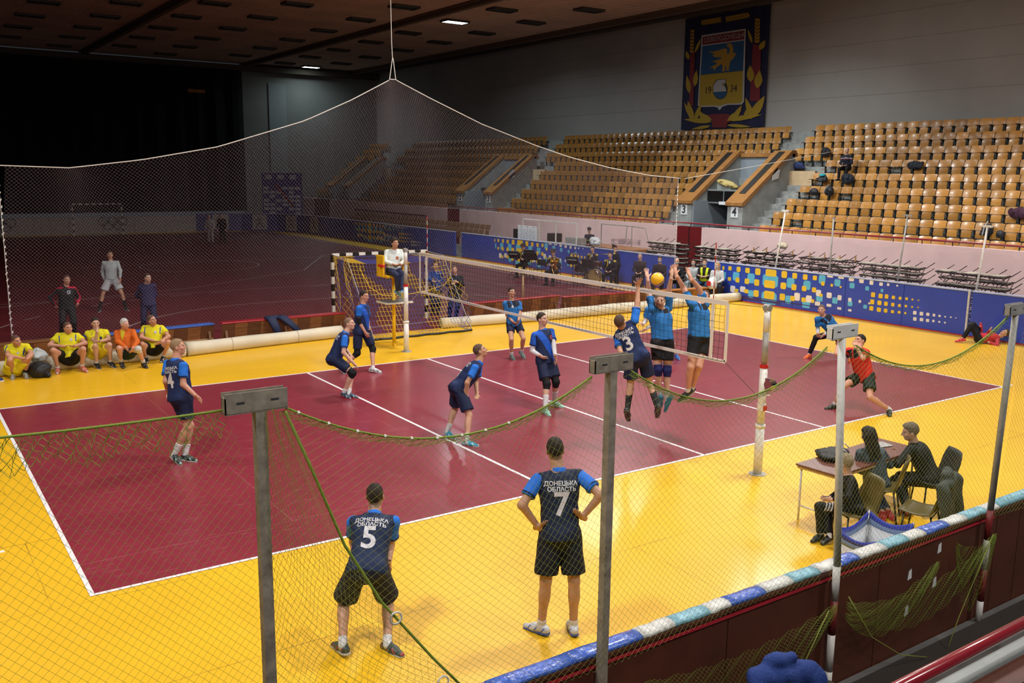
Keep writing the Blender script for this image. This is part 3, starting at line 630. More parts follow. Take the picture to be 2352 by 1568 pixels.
# number plates 3 4 / 2 3 / 1 2
for (yy, s) in ((16.6, '3'), (13.54, '4'), (36.5, '2'), (33.2, '3'), (56.9, '1'), (53.85, '2')):
    q = MB(); q.box(.325, .349, yy-.2, yy+.2, 2.55, 3.0); pl = q.build('number_plate', MT['paper'], ST)
    text_mesh('digit', s, .5, MT['black_ink'], pl, lambda x, y, yy=yy: (.32, yy-x, 2.78+y), .012)
# pink front wall with maroon doors and railing
DO = [(14.14, 15.65), (34.4, 35.9), (54.1, 57.3)]
m = MB(); e = [-14]+[y for d in DO for y in d]+[62]
for i in range(0, 8, 2): m.box(19, 19.3, e[i], e[i+1], -.2, 2.12)
struct('wall_front', m, MT['pink_wall'], 'pink front wall of the grandstand')
for i, (a, b) in enumerate(DO):
    m = MB(); m.box(19.02, 19.2, a, b, 0, 2.12); dd = struct(f'door_{i+1}', m, MT['maroon_door'], 'maroon double door in the pink wall')
    q = MB(); q.box(18.99, 19.02, (a+b)/2-.01, (a+b)/2+.01, .02, 2.1); q.build('door_gap', MT['black_paint'], dd)
    q = MB(); q.cyl((18.96, (a+b)/2+.1, .95), (18.96, (a+b)/2+.1, 1.15), .012); q.build('door_handle', MT['chrome'], dd)
q = MB(); q.box(18.97, 18.999, 38.5, 49.5, 1.5, 1.58); tag(q.build('trim_5', solid('slot_dark', (.07, .015, .02), .6)), 'dark horizontal slot along the pink wall', kind='structure')
RL = empty('railing', (19.1, 0, 2.1), 0, 'dark red tubular railing along the top of the pink wall', 'railing')
q = MB(); q.cyl((0, -12, .17), (0, 62, .17), .035, n=8); q.build('rail', MT['maroon_pipe'], RL, True)
pm = None
for i in range(62):
    y = -6+1.1*i
    if pm is None: q = MB(); q.box(-.012, .012, -.012, .012, 0, .15); o = q.build('baluster', MT['black_paint'], RL); pm = o.data
    else: o = bpy.data.objects.new('baluster', pm); link(o, RL)
    o.location = (0, y, 0)
# ---- tip-up seats
def seat_meshes():
    out = {}
    def curved(z0, z1, w_, x0, x1, bow, t, nz=3):
        q = MB(); ny = 6; g = {}
        for s in (0, 1):
            for i in range(ny+1):
                for j in range(nz+1):
                    a = i/ny*2-1; bz = j/nz; y = a*w_/2; x = x0+(x1-x0)*bz-bow*(1-a*a)*-1 - bow + s*t
                    z = z0+(z1-z0)*bz - (abs(a)**6)*.02*(1 if j == nz else 0)
                    if j == nz: x += .015
                    g[s, i, j] = len(q.v); q.v.append((x, y, z))
        for i in range(ny):
            for j in range(nz):
                q.f.append((g[0, i, j], g[0, i, j+1], g[0, i+1, j+1], g[0, i+1, j])); q.f.append((g[1, i, j], g[1, i+1, j], g[1, i+1, j+1], g[1, i, j+1])); q.m += [0, 0]
        def rim(*ks):
            q.add([q.v[g[k]] for k in ks], [(0, 1, 2, 3)])
        for i in range(ny):
            for j in (0, nz): rim((0, i, j), (0, i+1, j), (1, i+1, j), (1, i, j))
        for j in range(nz):
            for i in (0, ny): rim((0, i, j), (1, i, j), (1, i, j+1), (0, i, j+1))
        return q
    a = curved(.545, .82, .49, -.045, .02, .035, .014).build('backrest', MT['seat_ply'], None, True); out['backrest'] = a.data
    b = curved(.27, .53, .375, -.10, -.08, .02, .016).build('seat', MT['seat_ply'], None, True); out['seat'] = b.data
    q = MB(); q.box(-.30, -.02, .235, .285, .535, .56); c = q.build('armrest', solid('arm_wood', (.10, .05, .02), .5), None); out['armrest'] = c.data
    q = MB(); q.bar((-.02, .26, .0), (-.06, .26, .56), .03, .10); q.box(-.16, .06, .235, .285, 0, .03); q.bar((-.1, .26, .36), (-.1, .19, .36), .03, .03); q.bar((-.05, -.2, .3), (-.05, .26, .3), .02, .03); d = q.build('frame', MT['seat_iron'], None); out['frame'] = d.data
    # lowered seat
    q = curved(.0, .39, .39, 0, 0, .02, .016)
    q.v = [(-.10-z, y, .43+x*.5) for x, y, z in q.v]; e_ = q.build('seat', MT['seat_ply'], None, True); out['down'] = e_.data
    for o in (a, b, c, d, e_): bpy.data.objects.remove(o)
    return out
SM = seat_meshes()
blocks = []      # (block label, k, y)
SP = .522
def fill(bl, k, y0, y1, rev=False):
    n = int((y1-y0)/SP); off = (y1-y0-n*SP)/2*0
    for i in range(n):
        y = (y1-SP/2-i*SP) if rev else (y0+SP/2+i*SP)
        blocks.append((bl, k, y, i))
for k in range(9):
    hi = 12.2-.1*k if k <= 5 else 14.0
    lo = 0.2+.42*k; n = int((hi-lo)/SP)+1
    for i in range(n): blocks.append(('right block', k, hi-SP/2-i*SP, i))
    a, b = (18.3, 31.6+.15*(6-k)) if k <= 5 else (15.4, 33.4)
    fill('middle block', k, a, b)
    a, b = (38.3, 52.0-.2*k) if k <= 5 else (35.0, 53.6)
    fill('left block', k, a, b)
    if k > 0: fill('far corner block', k, 57.7, 61.4)
DOWN = {('right block', 5, 0), ('right block', 5, 6), ('right block', 4, 0), ('right block', 3, 0), ('right block', 3, 1), ('right block', 3, 4), ('right block', 1, 2)}
blocks.sort(key=lambda b: (b[2]-CAMP[1])**2+(RX(b[1])-CAMP[0])**2)
ind, rest = blocks[:300], blocks[300:]
for bl, k, y, i in ind:
    side = {'right block': 'nearest block', 'middle block': 'block left of passage 3'}.get(bl, bl)
    t = empty('tip_up_seat', (RX(k)-.02, y, RF(k)), 0, f'plywood tip-up seat, {side}, {ordn[k]} row up, {ordn[i]} from the stair end', 'seat', 'plywood tip-up seats of the grandstand')
    for part in ('backrest', 'seat', 'armrest', 'frame'):
        key = 'down' if part == 'seat' and (bl, k, i) in DOWN else part
        o = bpy.data.objects.new(part, SM[key]); link(o, t)
def merge_copies(name, parts, locs, mt, parent=None):
    Vs, Fs, n = [], [], 0
    for me in parts:
        v = np.empty(len(me.vertices)*3, np.float32); me.vertices.foreach_get('co', v); v = v.reshape(-1, 3)
        f4 = [tuple(p.vertices) for p in me.polygons if len(p.vertices) == 4]; f = np.array(f4)
        for L_ in locs: Vs.append(v+np.array(L_, np.float32)); Fs.append(f+n); n += len(v)
    return mesh_np(name, np.concatenate(Vs), np.concatenate(Fs), mt, parent)
lc = [(RX(k)-.02, y, RF(k)) for bl, k, y, i in rest]
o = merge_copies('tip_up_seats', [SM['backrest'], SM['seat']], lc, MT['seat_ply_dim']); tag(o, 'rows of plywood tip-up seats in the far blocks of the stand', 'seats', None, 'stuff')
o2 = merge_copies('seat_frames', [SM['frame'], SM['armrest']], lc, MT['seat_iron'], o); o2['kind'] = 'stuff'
# low far seats behind the far boards
lc = [(16.4+.45*r, 27.8+.55*i, .5+.25*r) for i in range(31) for r in range(2)]
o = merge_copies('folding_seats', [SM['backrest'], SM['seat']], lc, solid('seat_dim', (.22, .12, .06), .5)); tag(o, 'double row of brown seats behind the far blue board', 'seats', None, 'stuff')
# display panel + tarp in passage 3/4
t = empty('display_panel', (21.3, 15.1, 3.1), 0, 'black two-part display panel hung over passage 3 and 4', 'screen')
q = MB(); q.box(0, .12, -1.02, 1.02, -.02, .62); q.build('housing', solid('housing_grey', (.2, .22, .22), .5), t, bevel=.01)
for s in (-1, 1):
    q = MB(); q.box(-.012, -.002, s*.51-.48, s*.51+.48, .06, .55); q.build('display', MT['screen_black'], t)
q = MB(); q.box(-.06, 0, -.22, .22, -.06, .08); q.build('control_box', MT['paper'], t)
def lumpy(name, size, loc, matr, label, cat, seed=0, amp=.15, seg=(18, 12), rot=0, parent=None, flat=.0):
    """soft bag / cloth heap: deformed superellipsoid"""
    o = heap_obj(name, size, matr, seed, wr=.012*max(size)); o.location = loc; o.rotation_euler = (0, 0, rot)
    if parent is not None: o.parent = parent
    if label: tag(o, label, cat)
    return o
q = lumpy('tarpaulin', (.7, 1.5, .35), (21.55, 15.2, 3.85), solid('tarp_khaki', (.42, .33, .12), .7), 'folded khaki tarpaulin lying above the black display panel', 'tarpaulin', 3, .2); q.rotation_euler = (.25, .1, 0)
q = MB(); q.box(-.12, .12, -.3, .5, 0, .3); o = q.build('bracket', solid('bracket_grey', (.25, .28, .28), .5)); o.location = (21.5, 15.1, 3.7); tag(o, 'grey metal bracket under the khaki tarpaulin', 'bracket')
# bags on the stand
BK = solid('bag_black', (.012, .013, .018), .6)
def bag(name, y, k, size, m_, label, seed, dz=0, dx=-.3, cat='bag'):
    return lumpy(name, size, (RX(k)+dx, y, RF(k)+.45+dz), m_, label, cat, seed)
bag('duffel_bag', 11.1, 4, (.35, .6, .3), BK, 'black bag with turquoise top on a lowered seat', 1, dx=-.33)
o = bag('towel', 11.1, 4, (.3, .36, .16), solid('turquoise', (.02, .35, .42), .7), 'turquoise cloth heaped on a black bag', 2, .22, -.35, 'cloth')
bag('backpack', 10.95, 3, (.35, .5, .35), BK, 'black backpack with a pink tab two rows under the spectator', 3, dx=-.33)
o = bag('backpack', 10.2, 3, (.35, .5, .5), BK, 'black backpack with white straps leaning on the seats', 4, dx=-.33); q = MB(); q.tube([(-.19, .12, .1), (-.2, .03, .3), (-.12, -.05, .45)], .03, 6, sq=(1, .4)); q.build('strap', MT['paper'], o)
bag('jacket', 9.9, 4, (.3, .7, .5), solid('bag_navy', (.012, .018, .03), .8), 'dark jacket draped over the seat row below the spectator', 5, -.05, -.25, 'jacket')
bag('jacket', 7.4, 5, (.25, .8, .4), solid('bag_navy', (.012, .018, .03), .8), 'black jacket draped over a seat back right of the spectator', 6, 0, -.2, 'jacket')
bag('jacket', 12.2, 6, (.3, .6, .5), BK, 'black coat hung over the seats behind the spectator', 7, 0, -.2, 'jacket')
bag('sports_bag', 12.9, 5, (.3, .7, .35), solid('bag_blue', (.015, .03, .12), .7), 'dark blue sports bag on the landing ledge', 8, .0, -.4)
o = bag('backpack', 2.65, 1, (.35, .48, .5), BK, 'black backpack with a white stripe on a front seat', 9, -.05, -.3); q = MB(); q.tube([(-.2, .05, .02), (-.22, .0, .3), (-.1, -.05, .5)], .035, 6, sq=(1, .4)); q.build('strap', MT['paper'], o)
bag('shoulder_bag', 2.2, 1, (.3, .3, .3), BK, 'small black bag beside the white-striped backpack', 10, -.1, -.3)
bag('jacket', 2.0, 2, (.35, .85, .45), solid('plum', (.05, .012, .03), .8), 'plum jacket heaped over a seat in the second row', 11, 0, -.25, 'jacket')

# ================================================================== COURT EQUIPMENT
# volleyball net
VN = empty('volleyball_net', (0, 0, 0), 0, 'volleyball net with black mesh and white tapes across the court', 'net')
ys = np.linspace(-4.75, 4.75, 96); top = lambda y: 2.45+.02*(y/4.75)**2; bot = lambda y: 1.55+.02*(y/4.75)**2
P = np.zeros((96, 10, 3)); 
for i, y in enumerate(ys):
    for j in range(10): P[i, j] = (.012*math.sin(y*1.7+j), y, bot(y)+(top(y)-bot(y))*j/9)
A, B = lattice(P, 'square'); tag(segs('mesh', A, B, .0028, MT['net_black'], VN), kind='stuff')
def ribbon(name, pts, h, t, m_, parent, up=(0, 0, 1)):
    q = MB(); u = Vector(up)
    for i in range(len(pts)-1): q.bar(pts[i], pts[i+1], t, h, up=u)
    return q.build(name, m_, parent)
yy = np.linspace(-4.8, 4.8, 17)
ribbon('top_tape', [(0, y, top(y)) for y in yy], .075, .014, MT['white_tape'], VN); ribbon('bottom_tape', [(0, y, bot(y)) for y in yy], .05, .012, MT['white_tape'], VN)
for s in (-1, 1):
    q = MB(); q.box(-.006, .006, s*4.8-.025, s*4.8+.025, bot(4.8), top(4.8)); q.build('side_tape', MT['white_tape'], VN)
    q = MB(); q.box(-.009, .009, s*4.5-.025, s*4.5+.025, bot(4.5), top(4.5)); q.build('side_band', MT['white_tape'], VN)
    q = MB(); q.cyl((0, s*4.8, top(4.8)), (0, s*5.5, 2.5), .004, n=5); q.cyl((0, s*4.8, bot(4.8)), (0, s*5.5, 1.15), .004, n=5); q.build('tension_cable', MT['net_black'] if s < 0 else MT['rope_white'], VN)
for s, lb in ((-1, 'red and white antenna rod at the near end of the net'), (1, 'red and white antenna rod at the referee end of the net')):
    t = empty('antenna', (.02, s*4.48, 1.56), 0, lb, 'antenna'); n = 18
    for i in range(n):
        q = MB(); q.cyl((0, 0, i*.1), (0, 0, (i+1)*.1), .008, n=6); q.build('rod_band', (MT['scarlet'] if (i % 2 and i > 8) else MT['post_white']), t)
def vpost(y, label, winch):
    t = empty('net_post', (0, y, 0), 0, label, 'post')
    q = MB(); q.lathe((0, 0, 0), [(.13, 0), (.13, .012), (.06, .014)], 16); q.build('base_ring', MT['post_grey'], t)
    q = MB(); q.cyl((0, 0, 0), (0, 0, .75), .065, n=16); q.lathe((0, 0, .72), [(.075, 0), (.075, .05)], 16); q.build('lower_tube', MT['post_white'], t, True)
    q = MB(); q.cyl((0, 0, .75), (0, 0, 1.62), .055, n=16); q.build('upper_tube', MT['post_white'], t, True)
    q = MB(); q.lathe((0, 0, 1.62), [(.062, 0), (.062, .05)], 16); q.build('red_collar', MT['red_paint'], t)
    q = MB(); q.cyl((0, 0, 1.66), (0, 0, 2.15), .045, n=14); q.build('steel_tube', MT['post_grey'], t, True)
    q = MB(); q.cyl((0, 0, 2.15), (0, 0, 2.48), .046, n=14); q.build('top_tube', MT['post_white'], t, True)
    q = MB(); q.box(-.05, .05, -.02, .02, 2.44, 2.54); q.cyl((0, -.05, 2.5), (0, .05, 2.5), .05, n=14); q.build('pulley', MT['post_grey'], t)
    if winch:
        q = MB(); q.box(-.02, .02, -.16, -.04, 1.30, 1.48); q.cyl((-.05, -.13, 1.39), (.07, -.13, 1.39), .07, n=14); q.bar((.08, -.13, 1.39), (.08, -.2, 1.32), .02, .02); q.build('winch', MT['chrome'], t)
        q = MB(); q.cyl((0, -.06, 2.5), (0, -.1, 1.45), .004, n=5); q.build('cable', MT['post_grey'], t)
        q = MB(); q.lathe((0, 0, .98), [(.065, 0), (.065, .10)], 12); q.build('clamp', MT['post_white'], t); q = MB(); q.box(-.03, .03, -.08, -.05, .99, 1.06); q.build('red_buckle', MT['red_paint'], t)
        q = MB(); q.tube([(-.07, 0, 1.2), (0, .06, 1.2), (.07, 0, 1.2), (.15, -.02, 1.19)], .008, 5); q.build('tie_strap', MT['rope_white'], t)
    return t
vpost(-5.55, 'white net post with winch on the near side of the court', True); vpost(5.52, 'white net post in front of the seated referee', False)
# volleyball
def volleyball(c, r):
    t = empty('volleyball', tuple(c), 0, 'yellow and blue volleyball above the net between the raised hands', 'ball')
    nu, nv = 72, 44; V = []
    for j in range(nv+1):
        b = -math.pi/2+math.pi*j/nv
        for i in range(nu):
            a = 2*math.pi*i/nu; V.append((r*math.cos(a)*math.cos(b), r*math.sin(a)*math.cos(b), r*math.sin(b)))
    V = np.array(V); F = np.array([(j*nu+i, j*nu+(i+1) % nu, (j+1)*nu+(i+1) % nu, (j+1)*nu+i) for j in range(nv) for i in range(nu)])
    cen = V[F].mean(1)/r; R = np.array(Matrix.Rotation(.5, 3, 'X') @ Matrix.Rotation(.4, 3, 'Y') @ Matrix.Rotation(-.9, 3, 'Z')); q = cen@R.T
    mi = ((np.abs(q[:, 2]-.25*q[:, 0]+.2) < .11) | ((np.abs(q[:, 0]-.3*q[:, 1]-.25) < .09) & (q[:, 2] > 0))).astype(int)
    mesh_np('ball_shell', V, F, [solid('ball_yellow', (.85, .48, .015), .4), solid('ball_blue', (.04, .05, .36), .4)], t, True, None, mi); return t
volleyball((.05, -3.198, 2.672), .112)
# first referee stand
t = empty('referee_stand', (.12, 6.5, 0), 0, 'yellow high referee chair behind the far net post', 'chair')
q = MB(); q.cyl((.1, .1, 0), (.1, .1, 1.75), .045, n=10); q.build('pole', MT['yellow_paint'], t, True)
q = MB(); q.box(-.3, .45, -.3, .3, 1.09, 1.13); q.build('platform', MT['post_white'], t, bevel=.005); q = MB(); q.box(-.26, .41, -.26, .26, 1.131, 1.14); q.build('platform_mat', solid('mat_grey', (.12, .12, .11), .7), t)
q = MB(); q.bar((.1, .1, .0), (.45, .1, .0), .05, .04); q.bar((.1, .1, .02), (-.3, .3, .02), .05, .04); q.bar((.1, .1, .02), (-.1, -.35, .02), .05, .04); q.build('foot', MT['yellow_paint'], t)
q = MB(); q.box(-.22, .25, -.2, .25, 1.74, 1.80); q.build('seat', MT['yellow_paint'], t, bevel=.01)
q = MB(); q.box(-.30, -.25, -.12, .25, 1.76, 2.30); q.build('backrest', MT['yellow_paint'], t, bevel=.01)
for s in ((-.33, -.1), (.33, .05)):
    q = MB(); q.box(s[0]-.04, s[0]+.04, s[1]-.14, s[1]+.14, 2.03, 2.08); q.build('armrest', MT['red_paint'], t, bevel=.01)
q = MB(); q.bar((.35, .05, 1.78), (.35, .05, 2.04), .03, .03); q.bar((-.3, .05, 1.78), (-.33, .0, 2.04), .03, .03); q.build('arm_support', MT['yellow_paint'], t)
# handball goals
def goal(x0, y, sgn, label, near=True):
    t = empty('handball_goal', (x0, y, 0), 0, label, 'goal'); W_, H_, D = 3.0, 2.04, 3.0
    def striped(a, b, n, first=0):
        a = Vector(a); b = Vector(b)
        for i in range(n):
            q = MB(); q.bar(a+(b-a)*i/n, a+(b-a)*(i+1)/n, .08, .08); q.build('post_band', (MT['post_white'], MT['black_paint'])[(i+first) % 2], t)
    striped((0, 0, 0), (0, 0, H_), 10); striped((W_, 0, 0), (W_, 0, H_), 10); striped((0, 0, H_), (W_, 0, H_), 15)
    q = MB(); dt, db = (1.0, 2.6) if near else (.8, 1.1)
    for x in (0, W_):
        q.tube([(x, 0, H_), (x, sgn*dt, H_-.05), (x, sgn*db, .03)], .012, 6); q.cyl((x, 0, .02), (x, sgn*db, .03), .012, n=6)
    q.cyl((0, sgn*db, .03), (W_, sgn*db, .03), .012, n=6); q.build('net_frame', MT['post_grey'], t)
    return t, dt, db
GX, GY = -.02, 9.85
t, dt, db = goal(GX, GY, -1, 'handball goal with blue and yellow net turned towards the volleyball court')
# netting: roof, back, two sides
nu = 31; prof = [(0, 2.0), (-1.0, 1.9)]; 
back = []
for j in range(13): s = j/12; back.append((-.55*s*2.0-.0, 2.0-.08*s))
nb = 18
for j in range(1, nb+1):
    s = j/nb; back.append((-1.1-1.5*s**1.3, 1.92*(1-s)+.02))
P = np.zeros((nu, len(back), 3))
for i in range(nu):
    for j, (yy_, z) in enumerate(back): P[i, j] = (3*i/(nu-1), yy_+.05*math.sin(i*.5)*math.sin(j*.3), z - .10*math.sin(math.pi*i/(nu-1))*(1 if 2 < j < 16 else .2))
A, B = lattice(P, 'square'); mid = (A+B)/2
blue = ((np.floor((mid[:, 0]+.5*mid[:, 2]+.25*np.sin(mid[:, 2]*5))/.72).astype(int)) % 2 == 0)
tag(segs('netting_blue', A[blue], B[blue], .0045, MT['net_blue'], t, 3), kind='stuff'); tag(segs('netting_yellow', A[~blue], B[~blue], .0045, MT['net_yellow'], t, 3), kind='stuff')
for x in (0, 3.0):
    P = np.zeros((24, 20, 3))
    for i in range(24):
        for j in range(20):
            z = 2.0*(1-j/19)+.02; D = 1.0+(2.6-1.0)*max(0, 1-z/2.0)**1.2; P[i, j] = (x+.12*math.sin(i*.6)*math.sin(math.pi*j/19)+(.25 if x else -.0)*math.sin(math.pi*j/19)*i/23, -D*i/23, z)
    A, B = lattice(P, 'diamond'); mid = (A+B)/2; blue = (mid[:, 2] > 1.3) | (mid[:, 2] < .75) if x else (np.floor(mid[:, 1]/.4).astype(int) % 2 == 0)
    tag(segs('netting_blue', A[blue], B[blue], .0045, MT['net_blue'], t, 3), kind='stuff'); tag(segs('netting_yellow', A[~blue], B[~blue], .0045, MT['net_yellow'], t, 3), kind='stuff')
q = MB(); cy_ = [(.35, -1.0, 1.75), (.5, -1.3, 1.25), (.8, -1.45, 1.02), (1.2, -1.5, .97), (1.7, -1.45, 1.0), (2.3, -1.4, 1.06), (2.9, -1.3, 1.18), (3.15, -1.2, 1.4), (3.2, -1.1, 1.8)]
q.tube(cy_, .009, 6); q.build('hem_rope', MT['net_yellow'], t, True); q = MB(); q.tube([(x, -2.62+.03*math.sin(x*9), .03) for x in np.linspace(0, 3, 30)], .035, 6); q.build('ground_rope', MT['black_paint'], t, True)
t, dt, db = goal(-.05, 51.0, 1, 'distant black and white handball goal at the dark far end', False)
# ---- rolled floor covering
def roll(name, pts, r, label, seed=0):
    q = MB(); R = random.Random(seed); P = []; K = int((Vector(pts[-1])-Vector(pts[0])).length/.16)
    P = [Vector(pts[0])+(Vector(pts[-1])-Vector(pts[0]))*i/K for i in range(K+1)]; rr = []
    for i, p_ in enumerate(P):
        rr.append(r*(1+.018*math.sin(i*.55+seed)+.03*math.sin(i*.17+seed)+R.uniform(-.006, .006))); p_.z = rr[-1]*.96; p_.y += .03*math.sin(i*.15)
    q.tube(P, rr, 20, caps=True); t = q.build(name, MT['roll_cream'], None, True); tag(t, label, 'rolled mat', 'cream rolls of floor covering')
    q = MB(); e = P[0]; d = (P[-1]-P[0]).normalized()
    for k in range(1, 5): q.tube([tuple(e-d*.004+Vector((0, math.cos(a), math.sin(a)))*rr[0]*k/5) for a in np.linspace(0, 2*math.pi, 18, endpoint=False)], .006, 4, closed=True)
    q.build('layer_edge', solid('roll_shadow', (.3, .27, .2), .7), t)
    for f in (.28, .71):
        i = int(f*K); q = MB(); q.tube([tuple(P[i]+Vector((0, math.cos(a), math.sin(a)))*(rr[i]*1.02)) for a in np.linspace(0, 2*math.pi, 20, endpoint=False)], .006, 4, closed=True); q.build('tie_cord', solid('cord_tan', (.35, .27, .15), .7), t)
roll('rolled_mat', [(-9.1, 7.5, .2), (-4.75, 7.72, .2)], .158, 'cream rolled floor covering the yellow-shirted men sit on', 1)
roll('rolled_mat', [(-4.7, 7.72, .2), (-.55, 8.2, .2)], .165, 'cream rolled floor covering in front of the red-topped bench', 2)
roll('rolled_mat', [(2.45, 8.05, .2), (5.6, 7.72, .2)], .155, 'cream rolled floor covering right of the goal net', 3)
roll('rolled_mat', [(5.65, 7.75, .2), (10.2, 7.6, .2)], .165, 'long cream rolled floor covering behind the volleyball net', 4)
roll('rolled_mat', [(10.25, 7.6, .2), (14.35, 7.75, .2)], .16, 'cream roll ending against the blue printed board', 5)
# ---- gym benches lying behind the rolls
def bench(p0, p1, topm, label, h=.50, slats=True):
    a = Vector((*p0, 0)); b = Vector((*p1, 0)); d = b-a; L = d.length; rz = math.atan2(d.y, d.x)
    t = empty('gym_bench', tuple(a), rz, label, 'bench', 'low wooden benches behind the rolled mats')
    q = MB(); q.box(0, L, -.14, .14, h-.035, h); q.build('top_plank', topm, t, bevel=.006)
    n = int(L/.34)
    for i in range(n):
        q = MB(); q.prism([(-.12, h-.04), (-.10, h-.04), (.02, .10), (.0, .10)], 0, i*L/n+.004, (i+1)*L/n-.004); q.build('front_board', MT['bench_wood'] if i % 2 else MT['bench_dark'], t)
    q = MB(); q.box(.0, L, -.02, .03, .05, .11); q.build('rail', MT['pale_wood'], t, bevel=.004)
    for x in (.12, L/2, L-.12):
        q = MB(); q.prism([(-.16, 0), (-.12, 0), (.06, h-.04), (-.02, h-.04)], 0, x-.03, x+.03); q.prism([(.16, 0), (.12, 0), (-.02, h-.04), (.06, h-.04)], 0, x-.03, x+.03); q.build('leg', MT['bench_dark'], t)
    return t
bench((-9.6, 8.62), (-6.75, 8.86), MT['bench_dark'], 'brown bench behind the leftmost yellow-shirted man')
bench((-6.7, 8.86), (-3.62, 9.22), MT['bench_blue'], 'blue-topped wooden bench behind the man in orange')
bench((-3.5, 8.95), (-.1, 9.0), MT['bench_red'], 'red-topped bench with navy trousers hung over it', .54)
bench((3.6, 8.75), (7.25, 8.95), MT['bench_red'], 'red-topped bench right of the goal', .55)
bench((7.35, 8.9), (10.95, 8.55), MT['bench_red'], 'red-edged bench behind the middle of the net', .5)
bench((11.2, 8.75), (14.3, 8.5), wood('orange_wood', (.5, .2, .05)), 'orange wooden bench in front of the masked woman in white', .45)
# trousers over the bench
q = MB()
q.tube([(-.2, .14, .46), (-.2, .06, .56), (-.19, -.12, .56), (-.12, -.20, .38), (-.04, -.27, .12)], [.12, .13, .13, .12, .10], 10, sq=(1, .5))
q.tube([(.08, .14, .46), (.10, .06, .56), (.14, -.12, .56), (.30, -.20, .40), (.48, -.28, .20)], [.12, .13, .13, .115, .10], 10, sq=(1, .5))
q.tube([(-.08, .18, .42), (-.06, .1, .55), (-.05, -.04, .57)], [.16, .18, .12], 10, sq=(1, .4))
o = q.build('trousers', MT['navy_fabric'], None, True); o.location = (-2.05, 8.85, 0); tag(o, 'navy tracksuit trousers draped over the red bench', 'trousers')
# things by the yellow men
o = lumpy('towel', (.42, .35, .3), (-7.88, 7.32, .30), solid('pale_grey', (.42, .48, .52), .8), 'pale grey shirt bundled on the cream roll', 'cloth', 21, .25)
o = lumpy('jacket', (.5, .55, .38), (-7.92, 7.05, .005), BK, 'black jacket slumped on the floor beside the leftmost man', 'jacket', 22, .2)
# ---- big grey netting hung across the hall
GYN = 10.6
def zt(x):
    k = [(-11, 4.6), (-8, 4.40), (-6.48, 4.36), (-4.8, 4.58), (-2.86, 4.95), (-.41, 5.72), (1.0, 6.35), (2.32, 7.03), (3.6, 6.52), (5.4, 5.85), (7.49, 5.25), (8.9, 4.9), (10.67, 4.57), (12.6, 4.32), (14.3, 4.22)]
    return float(np.interp(x, [a for a, b in k], [b for a, b in k]))
t = empty('dividing_net', (2.32, GYN, 0), 0, 'tall grey dividing net hung from a ceiling rope behind the court', 'net')
st = .044; xs = np.arange(-8.05, 14.0, st); nv = 100
P = np.zeros((len(xs), nv, 3))
for i, x in enumerate(xs):
    for j in range(nv):
        v = j/(nv-1)
        g = math.exp(-((x-2.32)/2.6)**2)*.55*v**2.2 + 0
        g2 = math.exp(-((x+6.48)/1.3)**2)*.5*v**3
        xx = x+(2.32-x)*g+(-6.48-x)*g2
        z1 = zt(xx); zlow = .04
        z = zlow+(z1-zlow)*v
        P[i, j] = (xx-2.32, .16*math.sin(x*1.3+v*2)*(1-v*.6)+.08*math.sin(x*3.1), z)
A, B = lattice(P, 'diamond'); tag(segs('netting', A, B, .0016, MT['net_grey'], t, 3), kind='stuff')
q = MB(); q.tube([(x-2.32, 0, zt(x)) for x in list(np.arange(-11, 2.2, .3))+[2.2]], .014, 6); q.tube([(x-2.32, 0, zt(x)) for x in [2.44]+list(np.arange(2.7, 14.4, .3))], .014, 6)
q.tube([(12.0, 0, 4.22), (16, .0, 4.75), (24.2, 0, 5.9)], .010, 6); q.tube([(-.1, 0, 7.0), (0, 0, 7.6), (-.02, 0, 8.0), (-.08, 0, 12.4)], .012, 6); q.tube([(.1, 0, 7.0), (.02, 0, 7.6)], .012, 6); q.cyl((-.12, 0, 7.0), (.12, 0, 7.0), .012, n=6); q.build('rope', MT['rope_white'], t)
for x, z0 in ((-10.35, 0), (11.66, 1.2)):
    q = MB(); n = 26; H0 = zt(x+2.32)
    for i in range(n):
        z = .1+(H0-.3)*i/n
        if x > 0 and z < 1.25: continue
        q.cyl((x+.02*math.sin(i), 0, z), (x+.03, 0, z+.06), .018, .008, n=5)
    q.cyl((x, 0, .05), (x, 0, H0), .008, n=5); q.build('hem_lacing', MT['rope_white'], t)
